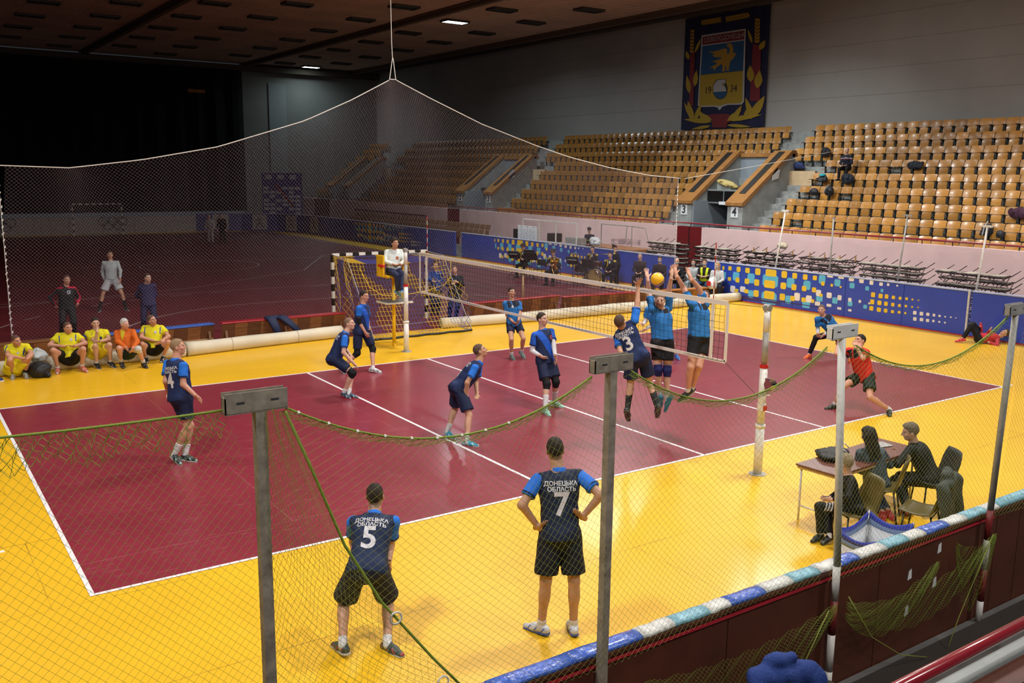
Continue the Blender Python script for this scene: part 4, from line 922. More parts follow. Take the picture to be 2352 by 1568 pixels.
# ---- green netting in the foreground
GP = [(-9.05, 3.22), (-6.745, 3.16), (-4.43, 3.16), (-1.83, 3.15)]
NY = -9.975
def gpost(x, ztop, idx, label, xb=None, style='iron'):
    t = empty('net_support_post', (x if xb is None else xb, NY, .1), 0, label, 'post'); dx = x-(x if xb is None else xb)
    m1 = MT['angle_iron'] if style == 'iron' else MT['post_white'] if style == 'white' else MT['post_grey']
    q = MB()
    if style == 'iron': q.box(-.028, .028, -.028, .028, 0, ztop-.16)
    else:
        q.cyl((0, 0, 1.15), (dx, 0, ztop-.16), .030, n=14)
    q.build('pole', m1, t, style != 'iron')
    if style != 'iron':
        for a, b, mm in ((0, .22, 'post_white'), (.22, .55, 'post_maroon' if idx == 3 else 'post_white'), (.55, .85, 'post_maroon' if idx == 2 else 'post_white'), (.85, 1.15, 'post_maroon' if idx == 3 else 'post_white')):
            q = MB(); q.cyl((0, 0, a), (0, 0, b), .031, n=14); q.build('painted_band', MT[mm], t, True)
    q = MB(); L_ = .155
    q.box(dx-L_, dx+L_, -.03, -.024, ztop-.16, ztop-.10+.04); q.box(dx-L_, dx+L_, .024, .03, ztop-.16, ztop-.06); q.box(dx-L_, dx+L_, -.03, .03, ztop-.164, ztop-.158); q.box(dx-L_, dx-L_+.006, -.03, .03, ztop-.16, ztop-.08); q.build('channel_head', m1, t)
    q = MB(); q.box(dx-.10, dx-.06, -.0315, -.0305, ztop-.115, ztop-.105); q.box(dx+.07, dx+.11, -.0315, -.0305, ztop-.115, ztop-.105); q.build('slot', MT['black_ink'], t)
    return t
gpost(-9.02, 3.28, 0, 'rusty square post with channel head, leftmost of the green-net posts', -9.0)
gpost(-6.745, 3.22, 1, 'grey square post with channel head right of player seven')
gpost(-4.43, 3.22, 2, 'white round post with channel head beside the scorers', -4.26, 'white')
gpost(-1.86, 3.20, 3, 'grey round post with channel head at the right edge', -1.92, 'grey')
t = empty('green_net', (-6, NY, 0), 0, 'olive green protective net slung between the foreground posts', 'net')
def cat(x, x0, z0, x1, z1, sag):
    s = (x-x0)/(x1-x0); return z0+(z1-z0)*s-sag*4*s*(1-s)
spans = [(-11.2, 3.33, -9.18, 3.24, .03), (-8.88, 3.22, -6.90, 3.14, .27), (-6.58, 3.14, -4.60, 3.10, .30), (-4.25, 3.08, -1.98, 3.14, .30), (-1.68, 3.12, .6, 3.1, .2)]
AA, BB = [], []
gr = MB()
for si, (x0, z0, x1, z1, sag) in enumerate(spans):
    step = .022 if si == 0 else .0255
    n = int((x1-x0)/step)+1; zl = 1.15
    nv = int((z0-zl)/(step*(1.2 if si == 0 else 1.15)))
    P = np.zeros((n, nv, 3))
    for i in range(n):
        x = x0+(x1-x0)*i/(n-1); zt_ = cat(x, x0, z0, x1, z1, sag)
        for j in range(nv):
            v = j/(nv-1); e = .12*math.sin(math.pi*i/(n-1))*math.sin(v*math.pi)*math.sin(i*.05+v*3)
            xe = (x0+x1)/2+(x-(x0+x1)/2)*(1+.29/(x1-x0)*(1-v**10))
            P[i, j] = (xe+6+.03*math.sin(v*9+i*.05)*(1-v)*math.sin(math.pi*i/(n-1)), .05*math.sin(x*2.1+v*3)+e*.4, zl+(zt_-zl)*v**1.0)
    A, B = lattice(P, 'diamond'); AA.append(A); BB.append(B)
    gr.tube([(x0+6+(x1-x0)*i/20, 0, cat(x0+(x1-x0)*i/20, x0, z0, x1, z1, sag)) for i in range(21)], .006, 6)
for g_, (x0, z0, x1, z1, sag) in enumerate(spans[1:3]):  # bunched second cord below the head rope
    pass
tag(segs('netting', np.concatenate(AA), np.concatenate(BB), .00085, MT['net_green'], t, 3), kind='stuff')
# bunched band of net along the head rope
AA, BB = [], []
for si, (x0, z0, x1, z1, sag) in enumerate(spans):
    n = int((x1-x0)/.016); hgt = .15 if si in (0,) else .04
    P = np.zeros((n, 7, 3))
    for i in range(n):
        x = x0+(x1-x0)*i/(n-1); zt_ = cat(x, x0, z0, x1, z1, sag)
        for j in range(7): P[i, j] = (x+6+.01*math.sin(i*1.7+j), .012*math.sin(i*.9+j*2), zt_-hgt*j/6*(1+.2*math.sin(i*.3)))
    A, B = lattice(P, 'diamond'); AA.append(A); BB.append(B)
tag(segs('bunched_netting', np.concatenate(AA), np.concatenate(BB), .0016, MT['rope_green'], t, 3), kind='stuff')
# slanting edge of the left panel, dense overlap
sl = [(-8.88, 3.2), (-8.74, 2.85), (-8.58, 2.43), (-8.37, 2.05), (-8.05, 1.62), (-7.75, 1.25)]
gr.tube([(a+6, -.03, b) for a, b in sl], .008, 6)
n = 60; P = np.zeros((n, 40, 3))
for i in range(n):
    s = i/(n-1); b = 3.2-(3.2-1.25)*s; a = np.interp(-b, [-q[1] for q in sl], [q[0] for q in sl])
    for j in range(40):
        v = j/39; P[i, j] = (a+6-(a+9.0)*v*(.98), -.06-.02*math.sin(v*20+i*.2), b+.05*v*math.sin(v*3))
A, B = lattice(P, 'diamond'); tag(segs('netting', A, B, .0009, MT['net_green'], t, 3), kind='stuff')
gr.build('head_rope', MT['rope_green'], t, True)
q = MB()
for a, b in ((-8.30, 1.98), (-8.0, 1.5)):
    q = MB(); q.tube([(a+6+.035*math.cos(w_), -.06, b-.03+.035*math.sin(w_)) for w_ in np.linspace(0, 2*math.pi, 14, endpoint=False)], .006, 5, closed=True); q.build('ring', MT['post_white'], t, True)
q = MB()
for i in range(9): x = -8.8+.16*i; z = cat(x, *spans[1][:2], spans[1][2], spans[1][3], spans[1][4]); q.lathe((x+6, 0, z), [(.004, -.01), (.012, 0), (.004, .01)], 6)
q.build('knot', MT['rope_white'], t)
# loose swags of the green net on the outer face of the boards
sw = []
t2 = empty('green_net_swag', (-4, NY-.05, 0), 0, 'dark green net swags hanging down outside the maroon boards', 'net')
AA, BB = [], []
for (x0, z0, x1, z1, sag, dep_) in ((-6.6, 1.0, -4.35, .98, .28, .45), (-4.2, .95, -1.95, 1.05, .5, .3), (-4.2, .85, -2.9, 1.0, .30, .25), (-2.6, 1.1, -1.95, 1.05, .2, .6)):
    n = int((x1-x0)/.019); P = np.zeros((n, 26, 3))
    for i in range(n):
        x = x0+(x1-x0)*i/(n-1); s = i/(n-1); zt_ = cat(x, x0, z0, x1, z1, sag*.4)
        for j in range(26): P[i, j] = (x+4, -.02-.03*math.sin(i*.25+j*.3)**2, max(.13, zt_-(.05+dep_*max(0, math.sin(math.pi*s))**.7)*j/25))
    A, B = lattice(P, 'diamond'); AA.append(A); BB.append(B)
tag(segs('netting', np.concatenate(AA), np.concatenate(BB), .0008, MT['rope_green'], t2, 3), kind='stuff')
for pts in ([(-.2, -.04, 1.0), (.15, -.05, .55), (.6, -.06, .25), (.95, -.1, .14)], [(2.0, -.04, 1.05), (1.75, -.05, .7), (1.5, -.06, .35), (1.3, -.1, .14)], [(-.45, -.04, .95), (-.75, -.05, .55), (-.95, -.06, .2)]):
    q = MB(); q.tube(pts, .0045, 6); q.build('twisted_edge', MT['net_green'], t2, True)
# back poles and fine netting over the right boards
for i, (x, y0, y1, z, m_, lb) in enumerate(((15.0, 6.9, 6.45, 3.2, 'post_white', 'white leaning pole behind the blue boards, nearest passage 4'), (15.0, 4.54, 4.51, 3.05, 'post_grey', 'thin grey pole behind the boards right of the white pole'), (15.0, 2.16, 1.92, 3.24, 'post_grey', 'grey pole with a bent T head behind the blue boards'), (15.0, -.3, -.53, 3.05, 'post_white', 'rightmost pale pole with T head behind the blue boards'))):
    t = empty('back_net_pole', (x, y0, 0), 0, lb, 'pole'); q = MB(); q.cyl((0, 0, 0), (0, y1-y0, z), .028, n=10); q.build('pole', MT[m_], t, True)
    q = MB(); q.box(-.03, .03, y1-y0-.14, y1-y0+.14, z-.03, z+.03) if i != 1 else q.box(-.03, .03, -.03-.03, .03, z-.02, z+.02); q.build('head', MT[m_], t)
t = empty('back_net', (14.95, 3, 1.3), 0, 'fine pale net stretched between the poles behind the blue boards', 'net')
n = 150; nv = 28; P = np.zeros((n, nv, 3))
for i in range(n):
    y = 6.5-9.5*i/(n-1)
    for j in range(nv): P[i, j] = (.03*math.sin(i*.2), y-3, j/(nv-1)*(1.05-.12*math.sin(math.pi*i/(n-1)*4)**2))
A, B = lattice(P, 'diamond'); tag(segs('netting', A, B, .0018, solid('net_pale', (.45, .36, .36), .7), t, 3), kind='stuff')
# ---- stacks of linked folding chairs behind the right boards
def bank_parts():
    q = MB()
    for z, x in ((0, -.22), (.02, .22)): q.bar((x, -1.08, z), (x, 1.08, z), .035, .03)
    for i in range(6):
        y = -1.06+.425*i; q.bar((-.26, y, 0), (.28, y+.04, .0), .03, .03); q.bar((.26, y, 0), (.44, y-.18, .19), .022, .022); q.bar((-.22, y, -.01), (.2, y+.16, -.13), .02, .02); q.bar((.2, y, -.01), (-.2, y-.14, -.13), .02, .02)
    oa = q.build('frame', solid('chair_iron', (.02, .014, .012), .5)); fr = oa.data
    q = MB(); V = []; 
    q.prism([(-.2, -.02), (-.15, -.2), (.12, -.2), (.2, -.12), (.2, .12), (.12, .2), (-.15, .2), (-.2, .02)], 2, .02, .045)
    ob = q.build('seat_pan', solid('pan_pale', (.46, .42, .35), .5)); sp = ob.data
    q = MB(); q.box(-.17, .17, -.19, .19, -.05, -.02); oc = q.build('back_pad', solid('pad_brown', (.05, .03, .025), .6)); sb_ = oc.data
    q = MB(); q.box(-.02, .02, -.015, .015, .0, .17); od = q.build('wood_peg', solid('peg_orange', (.5, .25, .05), .5)); tb = od.data
    for o_ in (oa, ob, oc, od): bpy.data.objects.remove(o_)
    return fr, sp, sb_, tb
FR, SPN, SBK, TB = bank_parts()
for si, (ya, yb) in enumerate(((12.75, 15.6), (10.2, 12.7), (7.5, 10.05), (4.95, 7.4), (2.25, 4.9), (-.45, 2.2))):
    yc = (ya+yb)/2; nl = 8
    for L_ in range(nl):
        z = .17+.185*L_+rnd.uniform(0, .02)
        pos = 'topmost' if L_ == nl-1 else 'lowest' if L_ == 0 else f'{ordn[L_]} from the floor'
        t = empty('linked_chair_bank', (17.1+rnd.uniform(-.08, .08), yc+rnd.uniform(-.08, .08), z), rnd.uniform(-.05, .05), f'bank of linked chairs, {pos} in the {ordn[si]} stack from the maroon door', 'chairs', 'stacked banks of linked chairs')
        o = bpy.data.objects.new('frame', FR); link(o, t)
        for i in range(5):
            for nm, me in (('seat_pan', SPN), ('back_pad', SBK)):
                if nm == 'seat_pan' and si in (2, 3) and (i+L_) % 2: continue
                o = bpy.data.objects.new(nm, me); link(o, t); o.location = (0, -.85+.425*i, 0); o.rotation_euler = (rnd.uniform(-.05, .05), rnd.uniform(-.1, .1), 0)
        if L_ == nl-1 and si in (2, 3):
            for i in range(4): o = bpy.data.objects.new('wood_peg', TB); link(o, t); o.location = (.1, -1.0+.62*i, 0)
o = lumpy('chair_pad', (.3, .5, .3), (17.0, 8.1, 1.72), solid('pad_tan', (.5, .42, .3), .6), 'loose tan chair shell on top of the third stack', 'chair', 31, .1)
# ---- objects behind the far boards
def wframe(x, y0, y1, z1, label):
    t = empty('white_frame', (x, y0, 0), 0, label, 'frame'); q = MB(); L_ = y1-y0
    for y in (0, L_*.37, L_*.68, L_): q.bar((0, y, 0), (0, y, z1), .05, .05)
    q.bar((0, 0, z1), (0, L_, z1), .05, .05); q.bar((0, 0, 1.25), (0, L_, 1.25), .04, .04); q.build('frame_bars', MT['post_white'], t)
    q = MB(); q.box(-.004, .004, .03, L_-.03, 1.27, z1-.03); q.build('pane', MT['plastic_clear'] if 0 else solid('pane_', (.5, .4, .4), .3), t) if 0 else None
    return t
wframe(15.0, 17.8, 21.9, 2.2, 'white tubular frame standing behind the whiteboard')
t = empty('whiteboard', (14.9, 21.4, 1.1), 0, 'white results board with written rows above the blue boards', 'whiteboard')
q = MB(); q.box(-.02, .02, -.78, .78, 0, .8); q.build('panel', MT['paper'], t, bevel=.005)
q = MB()
for i in range(9):
    y = -.6
    while y < .6:
        L_ = rnd.uniform(.05, .2); q.box(-.024, -.021, y, y+L_, .1+.065*i, .1+.065*i+.014); y += L_+rnd.uniform(.05, .2)
for y in (-.5, 0, .5): q.box(-.026, -.021, y-.03, y+.03, .72, .77)
q.build('writing', solid('ink_grey', (.25, .28, .33), .6), t)
q = MB(); q.bar((0, -.6, -1.1), (0, -.6, 0), .03, .03); q.bar((0, .6, -1.1), (0, .6, 0), .03, .03); q.build('leg', MT['post_grey'], t)
t = empty('small_goal', (17.0, 16.4, .0), 0, 'small black and white goal frame on a wooden platform', 'goal'); q = MB()
q.tube([(0, 0, 1.2), (0, 0, 2.1), (0, 2.1, 2.1), (0, 2.1, 1.2)], .03, 6); q.tube([(.7, -.4, 1.25), (.6, -.2, 2.0), (.6, 1.0, 2.05), (.7, 1.2, 1.25)], .02, 6); q.tube([(0, 0, 2.1), (.6, -.2, 2.0)], .02, 6); q.build('frame', MT['post_grey'], t)
P = np.zeros((20, 10, 3))
for i in range(20):
    for j in range(10): P[i, j] = (.35+.3*math.sin(i), 1.6*i/19, 1.22+.25*math.sin(j+i)**2)
A, B = lattice(P, 'diamond'); tag(segs('netting', A, B, .006, MT['net_grey'], t), kind='stuff')
t = empty('wooden_platform', (16.6, 15.2, 0), 0, 'stack of wooden platform sheets below the small goal', 'platform')
for i in range(7):
    q = MB(); q.box(-.8+.02*i, .9-.015*i, rnd.uniform(-.1, .1), 4.0+rnd.uniform(-.1, .1), .2+.14*i, .32+.14*i); q.build('board', MT['pale_wood'] if i % 2 else MT['bench_wood'], t)
for i, (y, z, s_, mm, lb) in enumerate(((20.2, 1.2, (.5, .5, .4), 'black_paint', 'black speaker box standing behind the whiteboard'), (22.9, 1.2, (.5, .7, .45), 'black_paint', 'black equipment case left of the whiteboard'), (18.6, 1.15, (.5, .9, .35), 'post_grey', 'grey box behind the white frame'))):
    q = MB(); q.box(-s_[0]/2, s_[0]/2, -s_[1]/2, s_[1]/2, 0, s_[2]); q.box(-s_[0]/2-.01, -s_[0]/2, -s_[1]/2+.05, s_[1]/2-.05, .05, s_[2]-.05); o = q.build('equipment_box', MT[mm], bevel=.01); o.location = (15.6, y, z-.0); tag(o, lb, 'box')
lumpy('clear_bag', (.5, .7, .45), (15.6, 17.2, 1.25), solid('bag_clear', (.5, .52, .53), .3), 'pale plastic bag beside the person sitting behind the boards', 'bag', 33, .12)
t = empty('shelf_table', (15.6, 19.5, 0), 0, 'long low table behind the boards carrying boxes', 'table'); q = MB(); q.box(-.5, .5, 0, 4, 1.1, 1.15); q.build('tabletop', MT['bench_dark'], t); q = MB()
for y in (.1, 2, 3.9):
    for x in (-.45, .45): q.bar((x, y, 0), (x, y, 1.1), .04, .04)
q.build('leg', MT['post_grey'], t)
# roll-up poster at the far corner
t = empty('sponsor_board', (14.2, 51.5, .95), math.radians(-38), 'tall blue and white poster board at the far corner', 'poster')
q = MB(); q.box(-1.5, 1.5, -.03, .03, 0, 3.2); q.build('panel', solid('poster_blue', (.05, .05, .22), .6), t)
q = MB()
for i in range(6):
    for j in range(9):
        if j > 6: continue
        q.box(-1.4+.47*i, -1.4+.47*i+.4, -.036, -.031, .1+.3*j+.1, .1+.3*j+.3) if rnd.random() < .7 else None
for i in range(3): q.box(-1.2+.9*i, -.75+.9*i, -.036, -.031, 2.75, 3.05)
q.build('printed_patches', solid('poster_white', (.35, .36, .42), .6), t)
q = MB()
for i in range(6): q.box(-.5+.22*i, -.25+.22*i, -.04, -.037, 2.1-.27*i, 2.35-.27*i)
q.build('printed_band', solid('poster_red', (.22, .04, .03), .6), t)
q = MB(); q.box(-1.2, -1.1, -.1, .1, -.95, 0); q.box(1.1, 1.2, -.1, .1, -.95, 0); q.build('leg', MT['post_grey'], t)
# orange sign on the end wall
# small net post behind court (yellowish pole with ball)
t = empty('stanchion', (7.9, 17.3, 0), 0, 'thin wooden stanchion with a yellow-green ball on top', 'post'); q = MB(); q.cyl((0, 0, .02), (0, 0, .98), .05, .035, n=8); q.lathe((0, 0, 0), [(.3, 0), (.3, .03), (.05, .05)], 12); q.build('pole', MT['pale_wood'], t, True); q = MB(); q.lathe((0, 0, .98), [(.01, 0), (.09, .06), (.09, .12), (.01, .18)], 10); q.build('ball', solid('tennis', (.4, .5, .08), .6), t, True); t.location = (7.35, 11.0, 0)
# ---- scorers' table, chairs, crate
t = empty('scorers_table', (-1.06, -7.06, 0), math.radians(3.5), 'low brown table with white tubular legs where the scorers sit', 'table')
q = MB(); q.box(0, 1.95, -.58, .02, .735, .76); q.build('tabletop', solid('table_brown', (.15, .055, .045), .35), t, bevel=.004)
q = MB(); q.box(.02, 1.93, -.565, .005, .70, .735); q.build('apron', MT['pale_wood'], t)
for x in (.06, 1.88):
    for y in (-.53, -.03): q = MB(); q.cyl((x, y, 0), (x, y, .7), .014, n=8); q.build('leg', MT['post_white'], t, True)
q = MB(); q.cyl((.06, -.53, .2), (.06, -.03, .2), .012, n=6); q.cyl((.06, -.28, .2), (1.88, -.28, .2), .012, n=6); q.cyl((1.88, -.53, .2), (1.88, -.03, .2), .012, n=6); q.build('stretcher', MT['post_white'], t, True)
o = lumpy('jacket', (.62, .40, .16), (-.45, -7.15, .762), BK, 'black jacket with white laces heaped on the scorers table', 'jacket', 41, .38, (26, 16))
q = MB(); q.tube([(-.05, -.1, .17), (.02, -.12, .22), (.1, -.08, .2), (.14, -.14, .14)], .008, 5); q.tube([(-.1, -.15, .1), (-.06, -.18, .17), (.0, -.2, .12)], .008, 5); q.build('lace', MT['white_tape'], o, True)
o = MB().box(-.15, .15, -.11, .11, 0, .006).build('score_sheet', MT['paper']); o.location = (.28, -7.22, .762); o.rotation_euler = (0, 0, .3); tag(o, 'white score sheet under the writing hand', 'paper')
o = MB().box(-.13, .13, -.1, .1, 0, .012).build('clipboard', MT['post_grey']); o.location = (.58, -7.15, .762); o.rotation_euler = (0, 0, -.2); tag(o, 'grey clipboard at the right end of the scorers table', 'clipboard')
def shell_chair(x, y, rz, label, seatm, legm, H_=.44):
    t = empty('shell_chair', (x, y, 0), rz, label, 'chair')
    nu, nv = 9, 12; P = np.zeros((nu, nv, 3))
    for i in range(nu):
        a = i/(nu-1)*2-1
        for j in range(nv):
            v = j/(nv-1)
            if v < .5: s = v/.5; yy_, z = .21-.40*s, H_-.03*math.sin(s*math.pi)+.012*a*a
            else: s = (v-.5)/.5; yy_, z = -.19-.10*s-.02+.04*a*a, H_+.03+.38*s
            wd = .23 if v < .5 else .235-.05*max(0, (v-.8)/.2)**2; P[i, j] = (a*wd, yy_, z)
    V, F = grid_surface(P); o = mesh_np('seat_shell', V, F, seatm, t, True); s = o.modifiers.new('s', 'SOLIDIFY'); s.thickness = .014
    for sx in (-1, 1):
        for sy in (-1, 1): q = MB(); q.cyl((sx*.17, sy*.15, H_-.02), (sx*.21, sy*.2-.02, 0), .012, n=8); q.build('leg', legm, t, True)
    q = MB(); q.cyl((-.18, .16, H_-.03), (.18, .16, H_-.03), .01, n=6); q.cyl((-.18, -.16, H_-.03), (.18, -.16, H_-.03), .01, n=6); q.build('crossbar', legm, t); return t
ch_olive = solid('shell_olive', (.10, .075, .018), .4)
shell_chair(-1.02, -7.90, math.radians(62), 'olive shell chair the fair-haired child sits on', ch_olive, MT['black_paint'], .40)
shell_chair(-.03, -7.62, math.radians(28), 'olive shell chair under the girl in the grey puffer jacket', ch_olive, MT['black_paint'], .44)
shell_chair(.76, -7.83, math.radians(55), 'dark shell chair under the scorer in black', BK, MT['black_paint'], .44)
CC = (-.38, -8.38)
shell_chair(CC[0], CC[1], math.radians(18), 'shell chair hidden under the draped grey coat', ch_olive, MT['black_paint'], .44)
# blue and white collapsible ball cart
t = empty('ball_cart', (-1.45, -8.48, .005), math.radians(8), 'blue and white collapsible ball cart beside the padded boards', 'cart')
w2, h2 = .39, .50
for s, (xa, ya, xb, yb) in enumerate(((-w2, -w2*.7, w2, -w2*.7), (w2, -w2*.7, w2, w2*.7), (w2, w2*.7, -w2, w2*.7), (-w2, w2*.7, -w2, -w2*.7))):
    for nm, z0, z1, mm in (('side_panel', .05, h2-.17, MT['paper']), ('mesh_panel', h2-.17, h2-.09, solid('mesh_blue', (.16, .24, .42), .6)), ('rim_band', h2-.09, h2, solid('rim_blue', (.02, .04, .42), .5))):
        n_ = 10; P = np.zeros((n_, 2, 3))
        for i in range(n_):
            f = i/(n_-1)
            for j, z in enumerate((z0, z1)): P[i, j] = (xa+(xb-xa)*f, ya+(yb-ya)*f, z-(.10*math.sin(math.pi*f)*(z/h2)**2))
        V, F = grid_surface(P); o = mesh_np(nm, V, F, mm, t, True); s_ = o.modifiers.new('s', 'SOLIDIFY'); s_.thickness = .006
for sx in (-1, 1):
    for sy in (-1, 1): q = MB(); q.cyl((sx*w2*.97, sy*w2*.68, 0), (sx*w2*.97, sy*w2*.68, h2), .013, n=8); q.build('leg', MT['chrome'], t, True)
q = MB(); q.box(-w2, w2, -w2*.7, w2*.7, .05, .06); q.build('bottom', MT['paper'], t)
text_mesh('lettering', 'A', .16, MT['black_ink'], t, lambda x, y: (-.05+x, -w2*.7-.01, .13+y), .004)
# ---- foreground railing and jacket
t = empty('near_railing', (-4, -11.6, 0), 0, 'glossy maroon handrail in the bottom right corner', 'railing')
q = MB(); a, b = Vector((-7.4, -12.22, 2.2))-Vector((-4, -11.6, 0)), Vector((-5.9, -12.22, 2.2))-Vector((-4, -11.6, 0)); d = b-a
q.cyl(a-d*1.2, b+d*1.2, .03, n=20); q.build('rail', MT['maroon_pipe'], t, True)
q = MB(); 
for f in (-.9, 1.9):
    p_ = a+d*f; q.cyl((p_.x, p_.y, .1), tuple(p_), .018, n=8)
q.build('post', MT['maroon_pipe'], t, True)
t = empty('concrete_ledge', (-4, -11.6, 0), 0, 'rough grey concrete parapet below the maroon handrail', 'ledge')
q = MB(); 
q.box(-6, 4, -.66, -.59, -.10, .0); lt = q.build('ledge_top', MT['concrete'], t, bevel=.01); lt.location = (0, 0, 2.1); q = MB(); q.box(-6, 4, -.80, -.67, -2.0, -.02); lw = q.build('ledge_wall', MT['board_maroon'], t); lw.location = (0, 0, 2.1)
o = lumpy('fur_hood', (.36, .34, .3), (-4.78, -10.36, .32), mat('fur', (.05, .035, .022), .95, noise=.7, nscale=40, bump=1, bscale=90), 'brown fur hood beside the blue jacket', 'hood', 52)
shell_chair(-5.4, -10.5, .3, 'dark chair carrying the royal blue jacket', BK, MT['black_paint'])

for i, (x, y, z, lb) in enumerate(((22.26, 13.06, 4.35, 'crumpled paper sheet stuck to the wall of passage 4'), (21.67, 32.71, 4.2, 'white paper sheet stuck to the wall of passage 3 farther along'))):
    q = MB(); q.prism([(0, 0), (.42, .1), (.5, .45), (.3, .55), (.02, .3)], 1, -.02, -.005); o = q.build('paper_sheet', MT['paper']); o.location = (x-.2, y, z-.2); tag(o, lb, 'paper')
t = empty('loose_shoe', (-8.75, 7.0, 0), 0, 'blue and white trainer cut by the left edge of the picture', 'shoe')
q = MB(); q.tube([(-.12, 0, .05), (-.05, 0, .07), (.05, 0, .055), (.13, 0, .035)], [.04, .05, .045, .03], 10); q.build('shoe_upper', solid('trainer_blue', (.02, .05, .25), .5), t, True); q = MB(); q.box(-.15, .15, -.045, .045, 0, .025); q.build('sole', MT['paper'], t, bevel=.01)
q = MB(); q.box(0, 1.3, -.05, .05, 0, .25); o = q.build('wall_sign', solid('sign_orange', (.35, .12, .02), .6)); o.location = (10.5, 61.3, 10.25); tag(o, 'dim orange strip sign high on the black curtain', 'sign')

JN = ['pel', 'neck', 'head', 'shR', 'shL', 'elR', 'elL', 'wrR', 'wrL', 'haR', 'haL', 'hipR', 'hipL', 'knR', 'knL', 'anR', 'anL', 'toR', 'toL']
class Fig:
    def __init__(s, J, H, look=None, fat=1.0):
        s.J = {n: np.array(J[i], float) for i, n in enumerate(JN)}; s.H = H; s.u = H/1.82; s.fat = fat; j = s.J
        s.up = nrm(j['neck']-j['pel']); s.rs = nrm(j['shR']-j['shL']); s.rh = nrm(j['hipR']-j['hipL'])
        s.rs = nrm(s.rs-s.up*np.dot(s.rs, s.up)); s.rh = nrm(s.rh-s.up*np.dot(s.rh, s.up)); 
        if np.dot(s.rs, s.rh) < .3: s.rh = nrm(s.rh+s.rs)
        s.f = nrm(np.cross(s.up, s.rs)); s.L = np.linalg.norm(j['neck']-j['pel'])
        fh = nrm([CF_[0], CF_[1], 0]); rh = nrm([CR_[0], CR_[1], 0])
        if look is None: hf = s.f
        else:
            az, pt = math.radians(look[0]), math.radians(look[1]); hf = (-math.cos(az)*fh+math.sin(az)*rh)*math.cos(pt)+np.array([0, 0, 1.])*math.sin(pt)
        hu = nrm(j['head']-j['neck']); hu = nrm(hu*.35+np.array([0, 0, 1.])*.65) if s.up[2] > .3 else hu
        s.hf = nrm(hf); s.hr = nrm(np.cross(s.hf, hu)); s.hu = np.cross(s.hr, s.hf); s.HR = np.array([s.hr, s.hf, s.hu])
    def loft(s, secs, t0, t1, k=1.0, grow=0.0):
        j = s.J; a = j['pel']; up = s.up; L = s.L; T = np.array([q[0] for q in secs]); Wd = np.array([q[1] for q in secs])*s.u*k+grow; D = np.array([q[2] for q in secs])*s.u*k+grow; O = np.array([q[3] for q in secs])*s.u
        rs, rh = s.rs, s.rh; t0 = t0*L; t1 = t1*L
        def fn(x, y, z):
            px, py, pz = x-a[0], y-a[1], z-a[2]; t = px*up[0]+py*up[1]+pz*up[2]; tn = np.clip(t/L, T[0], T[-1]); m = np.clip(tn, 0, 1)
            w_ = np.interp(tn, T, Wd).astype(f4); d = np.interp(tn, T, D).astype(f4); o = np.interp(tn, T, O).astype(f4)
            r0, r1, r2 = [rh[i]+(rs[i]-rh[i])*m for i in range(3)]; n_ = np.sqrt(r0*r0+r1*r1+r2*r2); r0, r1, r2 = r0/n_, r1/n_, r2/n_
            X = px*r0+py*r1+pz*r2
            f0, f1, f2 = up[1]*r2-up[2]*r1, up[2]*r0-up[0]*r2, up[0]*r1-up[1]*r0
            Y = px*f0+py*f1+pz*f2-o; X = np.abs(X)/w_; Y = np.abs(Y)/d
            q = (X**2.4+Y**2.4)**(1/2.4); r = (q-1)*np.minimum(w_, d)
            return np.maximum(r, np.maximum(t0-t, t-t1)).astype(f4)
        R = .33*s.u+grow; lo = np.minimum(a+up*t0, a+up*t1)-R; hi = np.maximum(a+up*t0, a+up*t1)+R; return lo, hi, fn
    def tl(s, V):
        """torso local coordinates of points"""
        q = V-s.J['pel']; return q@s.rs, q@s.f, (q@s.up)/s.L
TORSO = [(-.10, .15, .105, -.01), (.02, .165, .118, -.01), (.22, .150, .110, .0), (.42, .148, .112, .0), (.66, .172, .122, .0), (.82, .176, .112, -.005), (.93, .13, .085, -.01), (1.02, .06, .055, 0)]
def head_prims(g):
    j = g.J; c = j['head']; R = g.HR; u = g.u**.5
    P_ = lambda x, y, z: c+(R.T@np.array([x, y, z]))*u
    pr = [(ell(P_(0, -.012, .028), R, np.array([.077, .098, .092])*u), .02), (ell(P_(0, .020, -.035), R, np.array([.061, .074, .078])*u), .03), (ell(P_(0, .055, -.088), R, np.array([.032, .030, .024])*u), .02)]
    pr += [(cone(P_(-.034, .078, .030), P_(.034, .078, .030), .011*u, .011*u), .014), (cone(P_(0, .090, .022), P_(0, .112, -.022), .008*u, .0135*u), .010), (ell(P_(0, .100, -.026), R, np.array([.018, .014, .009])*u), .006)]
    for s in (-1, 1): pr += [(ell(P_(s*.045, .062, -.018), R, np.array([.02, .018, .018])*u), .015), (ell(P_(s*.079, -.008, -.008), R, np.array([.010, .022, .033])*u), .006)]
    pr += [(cone(P_(-.018, .089, -.055), P_(.018, .089, -.055), .007*u, .007*u), .005), (cone(P_(-.014, .086, -.067), P_(.014, .086, -.067), .007*u, .007*u), .005)]
    return pr, P_, u
